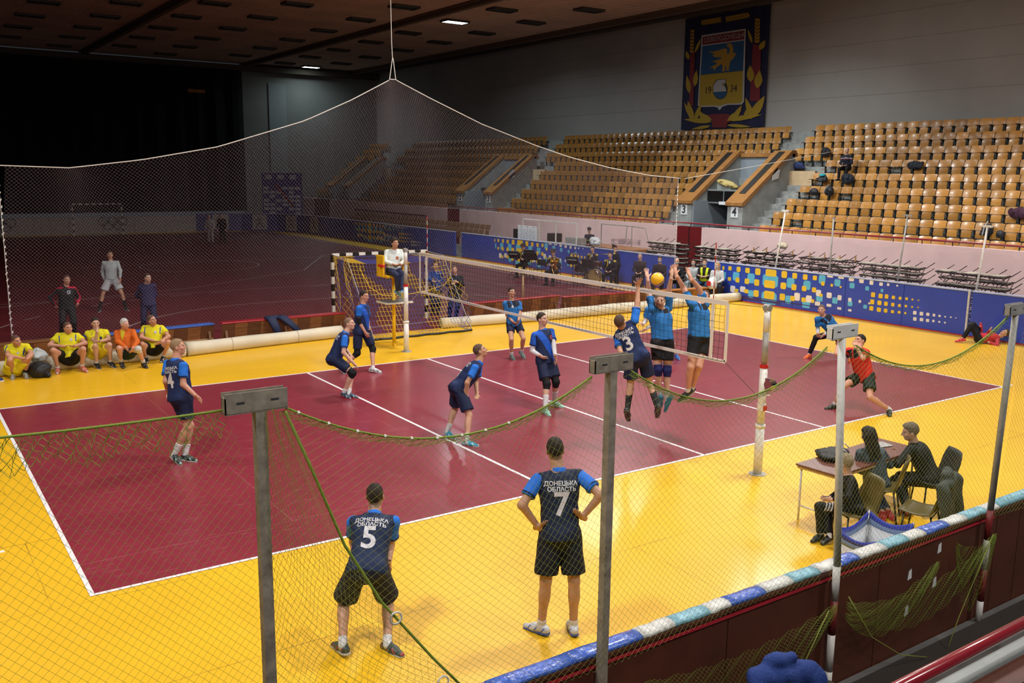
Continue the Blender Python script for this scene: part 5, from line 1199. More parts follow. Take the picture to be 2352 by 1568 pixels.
def build_body(g, sp, hb, hh, name, parent, base):
    j = g.J; u = g.u; fat = g.fat; ft = fat*.5+.5; up_ = g.up
    V_ = np.array(list(j.values())); lo, hi = V_.min(0)-.2, V_.max(0)+.2
    B = Field(lo, hi, hb)
    B.add(g.loft(TORSO, -.12, 1.02, fat), .03)
    B.add(ell(j['pel']-g.f*.03*u-g.up*.04*u, np.array([g.rh, g.f, g.up]), np.array([.15, .11, .11])*u*ft), .05)
    nk = j['neck']; hd = j['head']
    B.add(cone(nk-g.up*.02, hd-g.hu*.06*u-g.hf*.015, .066*u*ft, .059*u*ft), .03)
    ll = {}
    for s in 'RL':
        sh, el, wr, ha, hp, kn, an = (j[q+s] for q in ('sh', 'el', 'wr', 'ha', 'hip', 'kn', 'an'))
        B.add(cone(nk-g.up*.036*u, sh-g.up*.014*u, .050*u, .042*u), .035)
        B.add(cone(sh-up_*.012*u, el, .047*u*ft, .042*u*ft), .025); B.add(cone(el, wr, .043*u*ft, .0275*u), .02); B.add(cone(wr, wr+(ha-wr)*.35, .0275*u, .026*u), .02)
        B.add(cone(hp, kn, .088*u*ft, .056*u*ft), .05); B.add(cone(kn, an, .054*u*ft, .037*u), .02)
        bk = nrm(np.cross(nrm(kn-hp)+1e-6, g.rh)); sh_d = nrm(an-kn); bd = nrm(-(g.f-sh_d*np.dot(g.f, sh_d)))
        B.add(ell(kn+(an-kn)*.30+bd*.016*u, np.array([nrm(np.cross(bd, sh_d)), bd, sh_d]), np.array([.052, .048, .12])*u*ft), .03)
    pr, P_, hu_ = head_prims(g)
    for q in pr[:2]: B.add((q[0][0], q[0][1], (lambda f: lambda x, y, z: f(x, y, z)+.006)(q[0][2])), .02)
    parts = [B.mesh()]
    # head
    c = j['head']; Hf = Field(c-.17*u, c+.17*u, hh)
    for q, k in pr: Hf.add(q, k)
    Hf.add(cone(nk, hd-g.hu*.06*u-g.hf*.015, .064*u*ft, .0585*u*ft), .03)
    if hh < .009:
        for s in (-1, 1): Hf.add(ell(P_(s*.031, .096, .010), g.HR, np.array([.016, .016, .010])*hu_), .008, '-'); Hf.add(ell(P_(s*.031, .074, .009), g.HR, np.array([.0145, .0145, .0115])*hu_), .003)
    if sp.get('long_hair') is None: pass
    parts.append(Hf.mesh())
    # hands
    for s in 'RL':
        wr, ha, el = j['wr'+s], j['ha'+s], j['el'+s]; d = nrm(ha-wr); sg = 1 if s == 'R' else -1
        mode = sp.get('hand'+s, sp.get('hand', 'relax'))
        if mode == 'hidden': continue
        th = sp.get('thumb'+s)
        th = {'in': -sg*g.rs, 'front': g.f+.4*(-sg)*g.rs, 'up': np.array([0, 0, 1.]), 'out': sg*g.rs}.get(th or sp.get('thumb', 'front'))
        th = nrm(th-d*np.dot(th, d)); n = nrm(np.cross(d, th))*(-sg)   # palm direction
        cam_ = n
        Hn = Field(wr-.16*u, wr+.16*u+d*.14*u, min(hh, .0062) if hh < .008 else .0085)
        rf = .0088*u if hh < .008 else .0105*u
        curl = {'relax': .45, 'open': .06, 'fist': 1.15}[mode]; spr = .30 if mode == 'open' else .05
        Hn.add(cone(wr-d*.05, wr+d*.02*u, .028*u, .026*u), .01)
        Hn.add(ell(wr+d*.052*u, np.array([th, d, n]), np.array([.042, .055, .019])*u), .012)
        for i, (o, Lf) in enumerate(((.030, .072), (.010, .080), (-.010, .075), (-.029, .060))):
            a = wr+(d*.088+th*o)*u; dd = nrm(d+th*o/.03*spr); c1 = curl*.6
            p0 = a; dirc = nrm(dd*math.cos(c1)+n*math.sin(c1)); p1 = p0+dirc*Lf*.45*u; dirc = nrm(dd*math.cos(c1*2.0)+n*math.sin(c1*2.0)); p2 = p1+dirc*Lf*.32*u; dirc = nrm(dd*math.cos(c1*2.7)+n*math.sin(c1*2.7)); p3 = p2+dirc*Lf*.23*u
            Hn.add(cone(p0-dd*.02, p1, rf*1.08, rf), .006); Hn.add(cone(p1, p2, rf, rf*.92), .003); Hn.add(cone(p2, p3, rf*.92, rf*.8), .003)
        t0 = wr+(d*.022+th*.024)*u; td = nrm(th*(.9 if mode == 'open' else .45)+d*.75+n*.25); t1 = t0+td*.05*u; td2 = nrm(td+d*.3+n*.15); Hn.add(cone(t0, t1, rf*1.5, rf*1.15), .008); Hn.add(cone(t1, t1+td2*.032*u, rf*1.1, rf*.85), .004)
        parts.append(Hn.mesh())
    Vs = []; Fs = []; n = 0
    for v, f in parts: Vs.append(v); Fs.append(f+n); n += len(v)
    V = np.concatenate(Vs); F = np.concatenate(Fs)
    skin = np.array(sp.get('skin', (.52, .29, .19))); C_ = np.tile(skin, (len(V), 1))
    q = (V-j['head'])@g.HR.T/hu_; hc = np.array(sp.get('hair', (.03, .02, .015)))
    onh = (np.abs(q[:, 0]) < .1) & (np.abs(q[:, 1]) < .13) & (np.abs(q[:, 2]) < .13)
    def paint(m, c_, a=1.0): C_[m] = C_[m]*(1-a)+np.array(c_)*a
    paint(onh & (np.abs(q[:, 0]) < .024) & (q[:, 1] > .07) & (q[:, 2] < -.047) & (q[:, 2] > -.076), skin*np.array([.85, .55, .52]), .55)
    paint(onh & (q[:, 1] > .02) & (q[:, 2] < -.03), skin*np.array([.75, .7, .7]), sp.get('beard', .25))
    for s in (-1, 1):
        ex = (q[:, 0]-s*.031); paint(onh & (np.abs(ex) < .021) & (q[:, 1] > .06) & (np.abs(q[:, 2]-.032-.1*np.abs(ex)*0) < .0065), hc, .75)
        if hh < .009: paint(onh & (np.abs(ex) < .0165) & (q[:, 1] > .06) & (np.abs(q[:, 2]-.010) < .0075), (.42, .38, .36), .7)
        paint(onh & (np.abs(ex) < .018) & (q[:, 1] > .06) & (np.abs(q[:, 2]-.0185) < .0035), (.08, .05, .04), .6); paint(onh & (np.abs(ex) < .0068) & (q[:, 1] > .06) & (np.abs(q[:, 2]-.011) < .0075), (.03, .02, .015), .95)
        paint(onh & (np.abs(q[:, 0]-s*.05) < .02) & (np.abs(q[:, 2]+.02) < .02) & (q[:, 1] > .03), skin*np.array([1.08, .85, .8]), .22)
    if sp.get('hairstyle') != 'bald': paint(onh & (q[:, 2] > np.interp(q[:, 1], [-.12, -.035, -.012, .004, .022, .034, .055, .075, .12], [-.075, -.068, .0, .005, .0, .042, .066, .082, .12])) & (np.abs(q[:, 0]) < .081), hc, .55)
    ot = np.zeros(len(V), bool)
    return mesh_np(name, V-base, F, MT['skin'], parent, True, C_)
def cloth_obj(name, fld, g, base, parent, col, paint=None, mt='cloth'):
    V, F = fld.mesh()
    if len(F) == 0: return None
    C_ = np.tile(np.array(col, float), (len(V), 1))
    if paint: paint(V, C_)
    return mesh_np(name, V-base, F, MT[mt], parent, True, C_)
BODYW = [(-.22, .178, .145, -.012), (-.05, .182, .145, -.01), (.22, .170, .132, 0), (.42, .168, .132, 0), (.66, .186, .138, 0), (.82, .186, .124, -.005), (.93, .138, .098, -.008), (1.0, .075, .072, 0)]
def person(key, label, look, outfit, skin=(.52, .29, .19), hair=(.02, .014, .01), J=None, H=1.8, name='person', hb=.015, hh=.0062, hc=.013, fat=1.0, **sp):
    if J is None: J, H = POSES[key]
    g = Fig(J, H, look, fat); j = g.J; u = g.u; sp = dict(sp); sp['skin'] = skin; sp['hair'] = hair; o = outfit; ft = fat*.5+.5; up = g.up
    base = np.array([j['pel'][0], j['pel'][1], 0.0])
    if min(j['anR'][2], j['anL'][2]) > .3: base[2] = min(q[2] for q in j.values())-.03
    T = empty(name, tuple(base), 0, label, 'person'); sd = sum(map(ord, key))
    build_body(g, sp, hb, hh, 'body', T, base)
    V_ = np.array([j[q] for q in ('pel', 'neck', 'shR', 'shL', 'elR', 'elL', 'wrR', 'wrL')]); lo, hi = V_.min(0)-.22, V_.max(0)+.22
    # ---- upper garment
    top_ = o.get('top')
    if top_:
        hem = o.get('hem', -.18); F_ = Field(lo, hi, hc); F_.add(g.loft(BODYW, hem, .985, fat, .004), .02)
        if hem < -.1 and o.get('seat', 1): F_.add((lambda q: (q[0], q[1], lambda x, y, z: np.maximum(q[2](x, y, z), -((x-j['pel'][0])*up[0]+(y-j['pel'][1])*up[1]+(z-j['pel'][2])*up[2])+hem*g.L)))(ell(j['pel']-g.f*.03*u-up*.04*u, np.array([g.rh, g.f, up]), np.array([.165, .13, .13])*u*ft)), .03)
        split = 'sleeve' in o
        rs_ = .060*u*ft; long_ = o.get('long')
        def sleeves(Fd):
            for s in 'RL':
                sh, el, wr = j['sh'+s], j['el'+s], j['wr'+s]
                if long_:
                    Fd.add(cone(sh-up*.010*u, el, rs_, .054*u*ft), .03); Fd.add(cone(el, wr+(el-wr)*.06, .054*u*ft, .040*u, 1), .02)
                else: Fd.add(cone(sh-up*.010*u, sh+(el-sh)*o.get('sl', .68), rs_, .066*u*ft, 1), .03)
        for s in 'RL': F_.add(cone(j['neck']-up*.035*u, j['sh'+s]-up*.012*u, .064*u, .058*u), .04)
        if not split: sleeves(F_)
        F_.wrinkle(o.get('wr', .0035), sd, 26)
        # neck opening
        F_.add(ell(j['neck']+up*.045*u+g.f*.025*u, np.array([g.rs, g.f, up]), np.array([.072, .075, .06])*u), .008, '-') if not o.get('collar_up') else None
        cloth_obj(o.get('topname', 'shirt'), F_, g, base, T, o['top'], (lambda V, C_: o['paint'](g, V, C_)) if 'paint' in o else None)
        if split:
            for s in 'RL':
                sh, el, wr = j['sh'+s], j['el'+s], j['wr'+s]
                F2 = Field(np.minimum(sh, wr if long_ else el)-.15, np.maximum(sh, wr if long_ else el)+.15, hc)
                if long_: F2.add(cone(sh-up*.010*u, el, rs_+.004, .056*u*ft), .02); F2.add(cone(el, wr+(el-wr)*.06, .060*u*ft, .043*u, 1), .02)
                else: F2.add(cone(sh-up*.010*u+(el-sh)*.03, sh+(el-sh)*o.get('sl', .68), rs_+.004, .068*u*ft, 1), .02)
                F2.wrinkle(.003, sd+3, 30); so = cloth_obj('sleeve', F2, g, base, T, o['sleeve'])
                if o.get('cuff') is not None:
                    e = sh+(el-sh)*o.get('sl', .68); F3 = Field(e-.1, e+.1, .009); dd = nrm(el-sh); F3.add(cone(e-dd*.03, e-dd*.012, .0735*u*ft, .0735*u*ft, 2), .003); F3.cut(e-dd*.012, dd); F3.cut(e-dd*.03, -dd); cloth_obj('cuff', F3, g, base, T, o['cuff'])
        if o.get('collar') is not None:
            F2 = Field(j['neck']-.13, j['neck']+.13, .0085); cc = j['neck']+up*.012*u
            F2.add(cone(cc-up*.02, cc+up*.028*u+g.hf*.004, .079*u*ft, .069*u*ft, 2), .004); F2.add(cone(cc-up*.06, cc+up*.08, .060*u*ft, .056*u*ft), .004, '-'); cloth_obj('collar', F2, g, base, T, o['collar'])
    # ---- lower garment
    V_ = np.array([j[q] for q in ('pel', 'hipR', 'hipL', 'knR', 'knL', 'anR', 'anL')]); lo, hi = V_.min(0)-.22, V_.max(0)+.22
    if o.get('bottom') is not None:
        F_ = Field(lo, hi, hc); F_.add(g.loft(TORSO, -.12, o.get('waist', .10), fat, .012), .02); F_.add(ell(j['pel']-g.f*.035*u-up*.05*u, np.array([g.rh, g.f, up]), np.array([.16, .125, .12])*u*ft), .04)
        for s in 'RL':
            hp, kn, an = j['hip'+s], j['kn'+s], j['an'+s]
            if o.get('pants'):
                tight = .012 if not o.get('tight') else .004
                F_.add(cone(hp, kn, (.092+tight)*u*ft, (.060+tight)*u*ft), .05); F_.add(cone(kn, an+(kn-an)*.06, (.060+tight)*u*ft, (.046+tight*1.3)*u, 1), .03)
            else: F_.add(cone(hp, hp+(kn-hp)*o.get('len', .72), .102*u*ft, o.get('flare', .098)*u*ft, 1), .035)
        F_.wrinkle(.003, sd+9, 22); cloth_obj('trousers' if o.get('pants') else 'shorts', F_, g, base, T, o['bottom'], (lambda V, C_: o['bpaint'](g, V, C_)) if 'bpaint' in o else None)
    for s in 'RL':
        kn, an, to = j['kn'+s], j['an'+s], j['to'+s]; side = 'R' if s == 'R' else 'L'
        # socks
        sk = o.get('socks')
        if sk and not sp.get('nofeet'):
            F_ = Field(np.minimum(kn, an)-.12, np.maximum(kn, an)+.12, .010); t = sk[1]; e = an+(kn-an)*t; ra = .040*u; F_.add(cone(e, an-(kn-an)*.06, (.041+.018*min(1, t*1.6))*u*ft, ra), .01); F_.cut(e, nrm(kn-an)); so = cloth_obj('sock', F_, g, base, T, sk[0])
        kp = sp.get('kneepads', {}).get(s)
        if kp is not None:
            F_ = Field(kn-.2, kn+.2, .010); a = kn+nrm(j['hip'+s]-kn)*.09*u; b = kn+nrm(an-kn)*.10*u; F_.add(cone(a, kn, .074*u*ft, .070*u*ft, 0), .02); F_.add(cone(kn, b, .070*u*ft, .060*u*ft, 1), .02); F_.cut(a, nrm(a-kn)); fk = nrm(a-kn+nrm(kn-b)*.5); F_.add(ell(kn+g.f*.02*u, np.eye(3), np.array([.055, .055, .06])*u), .02); cloth_obj('knee_pad', F_, g, base, T, kp)
        ep = sp.get('elbowpads', {}).get(s)
        if ep is not None:
            el, sh, wr = j['el'+s], j['sh'+s], j['wr'+s]; F_ = Field(el-.17, el+.17, .009); a = el+nrm(sh-el)*.085; b = el+nrm(wr-el)*.075; F_.add(cone(a, el, .052*u*ft, .051*u*ft), .01); F_.add(cone(el, b, .051*u*ft, .044*u*ft), .01); F_.cut(a, nrm(a-el)); F_.cut(b, nrm(b-el)); cloth_obj('elbow_pad', F_, g, base, T, ep)
        ar = sp.get('armsleeve')
        if ar is not None:
            el, sh, wr = j['el'+s], j['sh'+s], j['wr'+s]; F_ = Field(np.minimum(sh, np.minimum(el, wr))-.1, np.maximum(sh, np.maximum(el, wr))+.1, .010); F_.add(cone(sh+(el-sh)*.3, el, .052*u*ft, .047*u*ft), .01); F_.add(cone(el, wr, .047*u*ft, .032*u, 1), .01); cloth_obj('arm_sleeve', F_, g, base, T, ar)
        # shoes
        if sp.get('nofeet'): continue
        sc = o.get('shoes', ((.03, .03, .03), (.5, .5, .5))); v = nrm(to-an); n0 = nrm(kn-an) if (an[2] > .25) else np.array([0, 0, 1.]); n0 = nrm(n0-v*np.dot(n0, v)+1e-6); al = .26
        fd = nrm(v*math.cos(al)+n0*math.sin(al)); nu_ = nrm(n0*math.cos(al)-v*math.sin(al)); sd_ = nrm(np.cross(fd, nu_)); so_ = an-nu_*.085*u
        heel = so_-fd*.045*u; toe = so_+fd*.225*u
        F_ = Field(np.minimum(heel, toe)-.12, np.maximum(heel, toe)+.15, .0085)
        F_.add(cone(heel+nu_*.045*u, an-nu_*.02*u, .038*u, .043*u), .02); F_.add(cone(heel+nu_*.04*u, so_+fd*.09*u+nu_*.045*u, .038*u, .043*u, 0, (nu_, .9)), .02); F_.add(cone(so_+fd*.07*u+nu_*.04*u, toe-fd*.035*u+nu_*.025*u, .045*u, .032*u, 0, (nu_, .75)), .03); F_.add(cone(an-nu_*.01, an+fd*.06-nu_*.035, .040*u, .03*u), .02)
        F_.cut(so_+nu_*.012*u, -nu_); F_.cut(an+nu_*.018*u, nu_)
        def sp_(V, C_, sc=sc, so_=so_, fd=fd, nu_=nu_, sd_=sd_):
            if len(sc) > 2:
                q = V-so_; a_ = q@fd; b_ = q@nu_; C_[(np.abs(np.sin(a_*38+b_*30)) < .35) & (b_ > .025) & (b_ < .07)] = sc[2]
        s_ob = cloth_obj('shoe', F_, g, base, T, sc[0], sp_, 'shoe_mat')
        F_ = Field(np.minimum(heel, toe)-.1, np.maximum(heel, toe)+.1, .0085); F_.add(cone(heel+nu_*.012, so_+fd*.09*u+nu_*.012, .043*u, .040*u), .01); F_.add(cone(so_+fd*.09*u+nu_*.012, toe-fd*.04*u+nu_*.012, .044*u, .036*u), .01); F_.cut(so_+nu_*.022*u, nu_); F_.cut(so_, -nu_); cloth_obj('sole', F_, g, base, s_ob, sc[1], None, 'shoe_mat')
    # ---- hair
    pr, P_, hu_ = head_prims(g); c = j['head']; hs = sp.get('hairstyle', 'short')
    if hs != 'bald':
        th = {'buzz': .003, 'short': .006, 'thick': .012, 'long': .014}[hs]
        F_ = Field(c-.2*u, c+.2*u, max(.0065, hh)); F_.add(ell(P_(0, -.013, .030+th*.6), g.HR, np.array([.0765+th*.8, .0985+th, .0925+th*1.2])*hu_), .01)
        if hs == 'thick': F_.add(ell(P_(0, .035, .095), g.HR, np.array([.055, .05, .035])*hu_), .02)
        def hl_(x, y, z, R=g.HR, c=P_(0, 0, 0), k=hu_):
            px, py, pz = x-c[0], y-c[1], z-c[2]; X = np.abs(px*R[0, 0]+py*R[0, 1]+pz*R[0, 2])/k; Y = (px*R[1, 0]+py*R[1, 1]+pz*R[1, 2])/k; Z = (px*R[2, 0]+py*R[2, 1]+pz*R[2, 2])/k
            zb = np.interp(Y, [-.12, -.035, -.012, .004, .022, .034, .055, .075, .12], [-.062, -.055, .004, .012, .012, .050, .073, .088, .12]); return (zb+.10*np.maximum(0, X-.045)*(Y > .03)-Z)*.7*k
        F_.cut_fn(hl_)
        n_ = nrm(g.hf*.72-g.hu*.70)
        if hs in ('thick', 'short'): F_.wrinkle(.0016, sd, 90)
        if hs == 'long':
            F_ = Field(c-.45*u, c+.24*u, .010); F_.add(ell(P_(0, -.012, .030), g.HR, np.array([.094, .112, .106])*hu_), .01); F_.cut(P_(0, .055, .088), n_)
            for q in sp.get('strands', ((-.06, -.02), (.06, -.02), (0, -.07))): F_.add(cone(P_(q[0], q[1]-.01, .0), P_(q[0]*1.1, q[1]-.045, -.30), .05*u, .028*u), .03)
            F_.wrinkle(.003, sd, 60)
        cloth_obj('hair', F_, g, base, T, tuple(np.array(hair)*(.62 if hs == 'buzz' else 1)+np.array(skin)*(.26 if hs == 'buzz' else 0)*.6), None, 'hair_mat')
    if sp.get('cap'):
        F_ = Field(c-.2, c+.2, .009); F_.add(cone(P_(0, -.01, .045), P_(0, -.01, .085), .105*hu_, .105*hu_, 2), .01); F_.add(cone(P_(0, -.01, .085), P_(0, 0, .11), .125*hu_, .122*hu_, 2), .012); F_.add(ell(P_(0, .08, .045), g.HR, np.array([.08, .06, .010])*hu_), .01)
        def cpn(V, C_, P_=P_, g=g): q = (V-c)@g.HR.T; C_[(q[:, 2] > .040) & (q[:, 2] < .075)] = (.10, .01, .02)
        co = cloth_obj('peaked_cap', F_, g, base, T, (.008, .008, .012), cpn); F_ = Field(c-.2, c+.2, .008); F_.add(ell(P_(0, .112, .075), g.HR, np.array([.02, .012, .02])*hu_), .004); cloth_obj('cap_badge', F_, g, base, co, (.6, .42, .08))
    if sp.get('beret'):
        F_ = Field(c-.2, c+.2, .009); F_.add(ell(P_(0, -.01, .085), g.HR, np.array([.10, .115, .045])*hu_), .01); cloth_obj('beret', F_, g, base, T, sp['beret'])
    if sp.get('mask'):
        F_ = Field(P_(0, .06, -.04)-.11, P_(0, .06, -.04)+.11, .008); F_.add(ell(P_(0, .024, -.038), g.HR, np.array([.067, .084, .072])*hu_), .01); F_.add(ell(P_(0, .095, -.03), g.HR, np.array([.02, .025, .02])*hu_), .02)
        dn = -.01 if sp['mask'] != 'chin' else -.06; F_.cut(P_(0, .0, dn), g.hu); F_.cut(P_(0, .035, 0), -g.hf); F_.cut(P_(0, 0, -.105), -g.hu); cloth_obj('face_mask', F_, g, base, T, (.33, .50, .62))
    # ---- lettering on the back / chest
    sh_ = [q for q in T.children if q.name.split('.')[0] in ('shirt', 'jacket', 'sweatshirt')]
    if sh_ and (sp.get('number') or sp.get('badge') or sp.get('marks')):
        so = sh_[0]; bvh = BVHTree.FromPolygons([v.co for v in so.data.vertices], [tuple(p.vertices) for p in so.data.polygons])
        def proj(x, tt, front, lift=.004):
            sgn = 1 if front else -1; p = j['pel']+g.up*g.L*tt+g.rs*x*(-sgn if front else 1)+g.f*sgn*.4-base; hit = bvh.ray_cast(Vector(p), Vector(-g.f*sgn), .6)[0]
            if hit is None: p2 = p-g.f*sgn*.27; return tuple(p2)
            return tuple(np.array(hit)+g.f*sgn*lift)
        def put(s, size, x0, t0, bold, front=False, mt=MT['print_text'], rot=0):
            cu_ = bpy.data.curves.new('t', 'FONT'); cu_.body = s; cu_.size = size; cu_.align_x = 'CENTER'; cu_.align_y = 'CENTER'; cu_.offset = bold
            to_ = bpy.data.objects.new('tmp', cu_); COL.objects.link(to_); bpy.context.view_layer.update(); me = bpy.data.meshes.new_from_object(to_); bpy.data.objects.remove(to_); me.materials.clear(); me.materials.append(mt)
            bm = bmesh.new(); bm.from_mesh(me); bmesh.ops.triangulate(bm, faces=bm.faces)
            for _ in range(3):
                es = [e for e in bm.edges if e.calc_length() > .022]
                if not es: break
                bmesh.ops.subdivide_edges(bm, edges=es, cuts=1); bmesh.ops.triangulate(bm, faces=[f for f in bm.faces if len(f.verts) > 3])
            for v in bm.verts: v.co = Vector(proj(x0+v.co.x, t0+v.co.y/g.L, front))
            bm.to_mesh(me); bm.free(); oo = bpy.data.objects.new('lettering', me); link(oo, so); return oo
        if sp.get('number'):
            put('ДОНЕЦЬКА', .056*u, 0, .80, .0016); put('ОБЛАСТЬ', .056*u, .008, .70, .0016); n_ = put(sp['number'], .30*u, .0, .43, .007); n_.name = 'back_number'
        if sp.get('badge'):
            for bx, bt, br_, bc in sp['badge']:
                m_ = MB(); K = 12; m_.v = [proj(bx, bt, True)]+[proj(bx+br_*math.cos(a), bt+br_*math.sin(a)*1.2/g.L, True, .005) for a in np.linspace(0, 2*math.pi, K, endpoint=False)]; m_.f = [(0, i+1, (i+1) % K+1) for i in range(K)]; m_.m = [0]*K
                oo = mesh_np('badge', m_.v, m_.f, solid('badge_%02x%02x%02x' % tuple(int(255*min(1, q)) for q in bc), bc, .6), so)
                for p_ in oo.data.polygons: pass
        for (txt, size, bx, bt) in sp.get('marks', ()): put(txt, size, bx, bt, .001, True)
    return T
# template poses, local frame: x = right, y = front
def tpl(kind, x, y, face, H=1.76, z=0.0, arms='lap', legs=0.0, lean=0.05):
    u = H; a = math.radians(face); R = np.array([[math.sin(a), math.cos(a), 0], [-math.cos(a), math.sin(a), 0], [0, 0, 1.]])   # columns: right, front, up
    p = {}
    if kind == 'sit': p['pel'] = (0, 0, .56); kz = .50
    else: p['pel'] = (0, 0, .53*u)
    px, py, pz = p['pel']; p['neck'] = (0, lean*u, pz+.287*u); p['head'] = (0, lean*u+.03*u, pz+.287*u+.113*u)
    for s, n in ((1, 'R'), (-1, 'L')):
        p['sh'+n] = (s*.103*u, lean*u-.005, p['neck'][2]-.025*u); p['hip'+n] = (s*.052*u, 0, pz-.02*u)
        if kind == 'sit':
            p['kn'+n] = (s*(.07+legs)*u, .238*u, .50); p['an'+n] = (s*(.065+legs)*u, .25*u, .09)
        else:
            p['kn'+n] = (s*.060*u, .02*u, .285*u); p['an'+n] = (s*.070*u, 0, .09)
        p['to'+n] = (p['an'+n][0]+s*.03*u, p['an'+n][1]+.105*u, .03)
        sx, sy, sz = p['sh'+n]
        if arms == 'lap': p['el'+n] = (sx+s*.03*u, sy+.03*u, sz-.16*u); p['wr'+n] = (s*.05*u, sy+.14*u, sz-.215*u); p['ha'+n] = (-s*.0*u, sy+.19*u, sz-.235*u)
        elif arms == 'crossed': p['el'+n] = (sx+s*.02*u, sy+.05*u, sz-.158*u); p['wr'+n] = (-s*.03*u, sy+.12*u, sz-.135*u); p['ha'+n] = (-s*.10*u, sy+.11*u, sz-.12*u)
        elif arms == 'play': p['el'+n] = (sx+s*.05*u, sy+.06*u, sz-.15*u); p['wr'+n] = (s*.06*u, sy+.19*u, sz-.14*u); p['ha'+n] = (s*.02*u, sy+.25*u, sz-.11*u)
        else: p['el'+n] = (sx+s*.03*u, sy, sz-.168*u); p['wr'+n] = (sx+s*.035*u, sy+.04*u, sz-.31*u); p['ha'+n] = (sx+s*.035*u, sy+.06*u, sz-.40*u)
    return [tuple(R@np.array(p[n])+np.array([x, y, z])) for n in JN], H

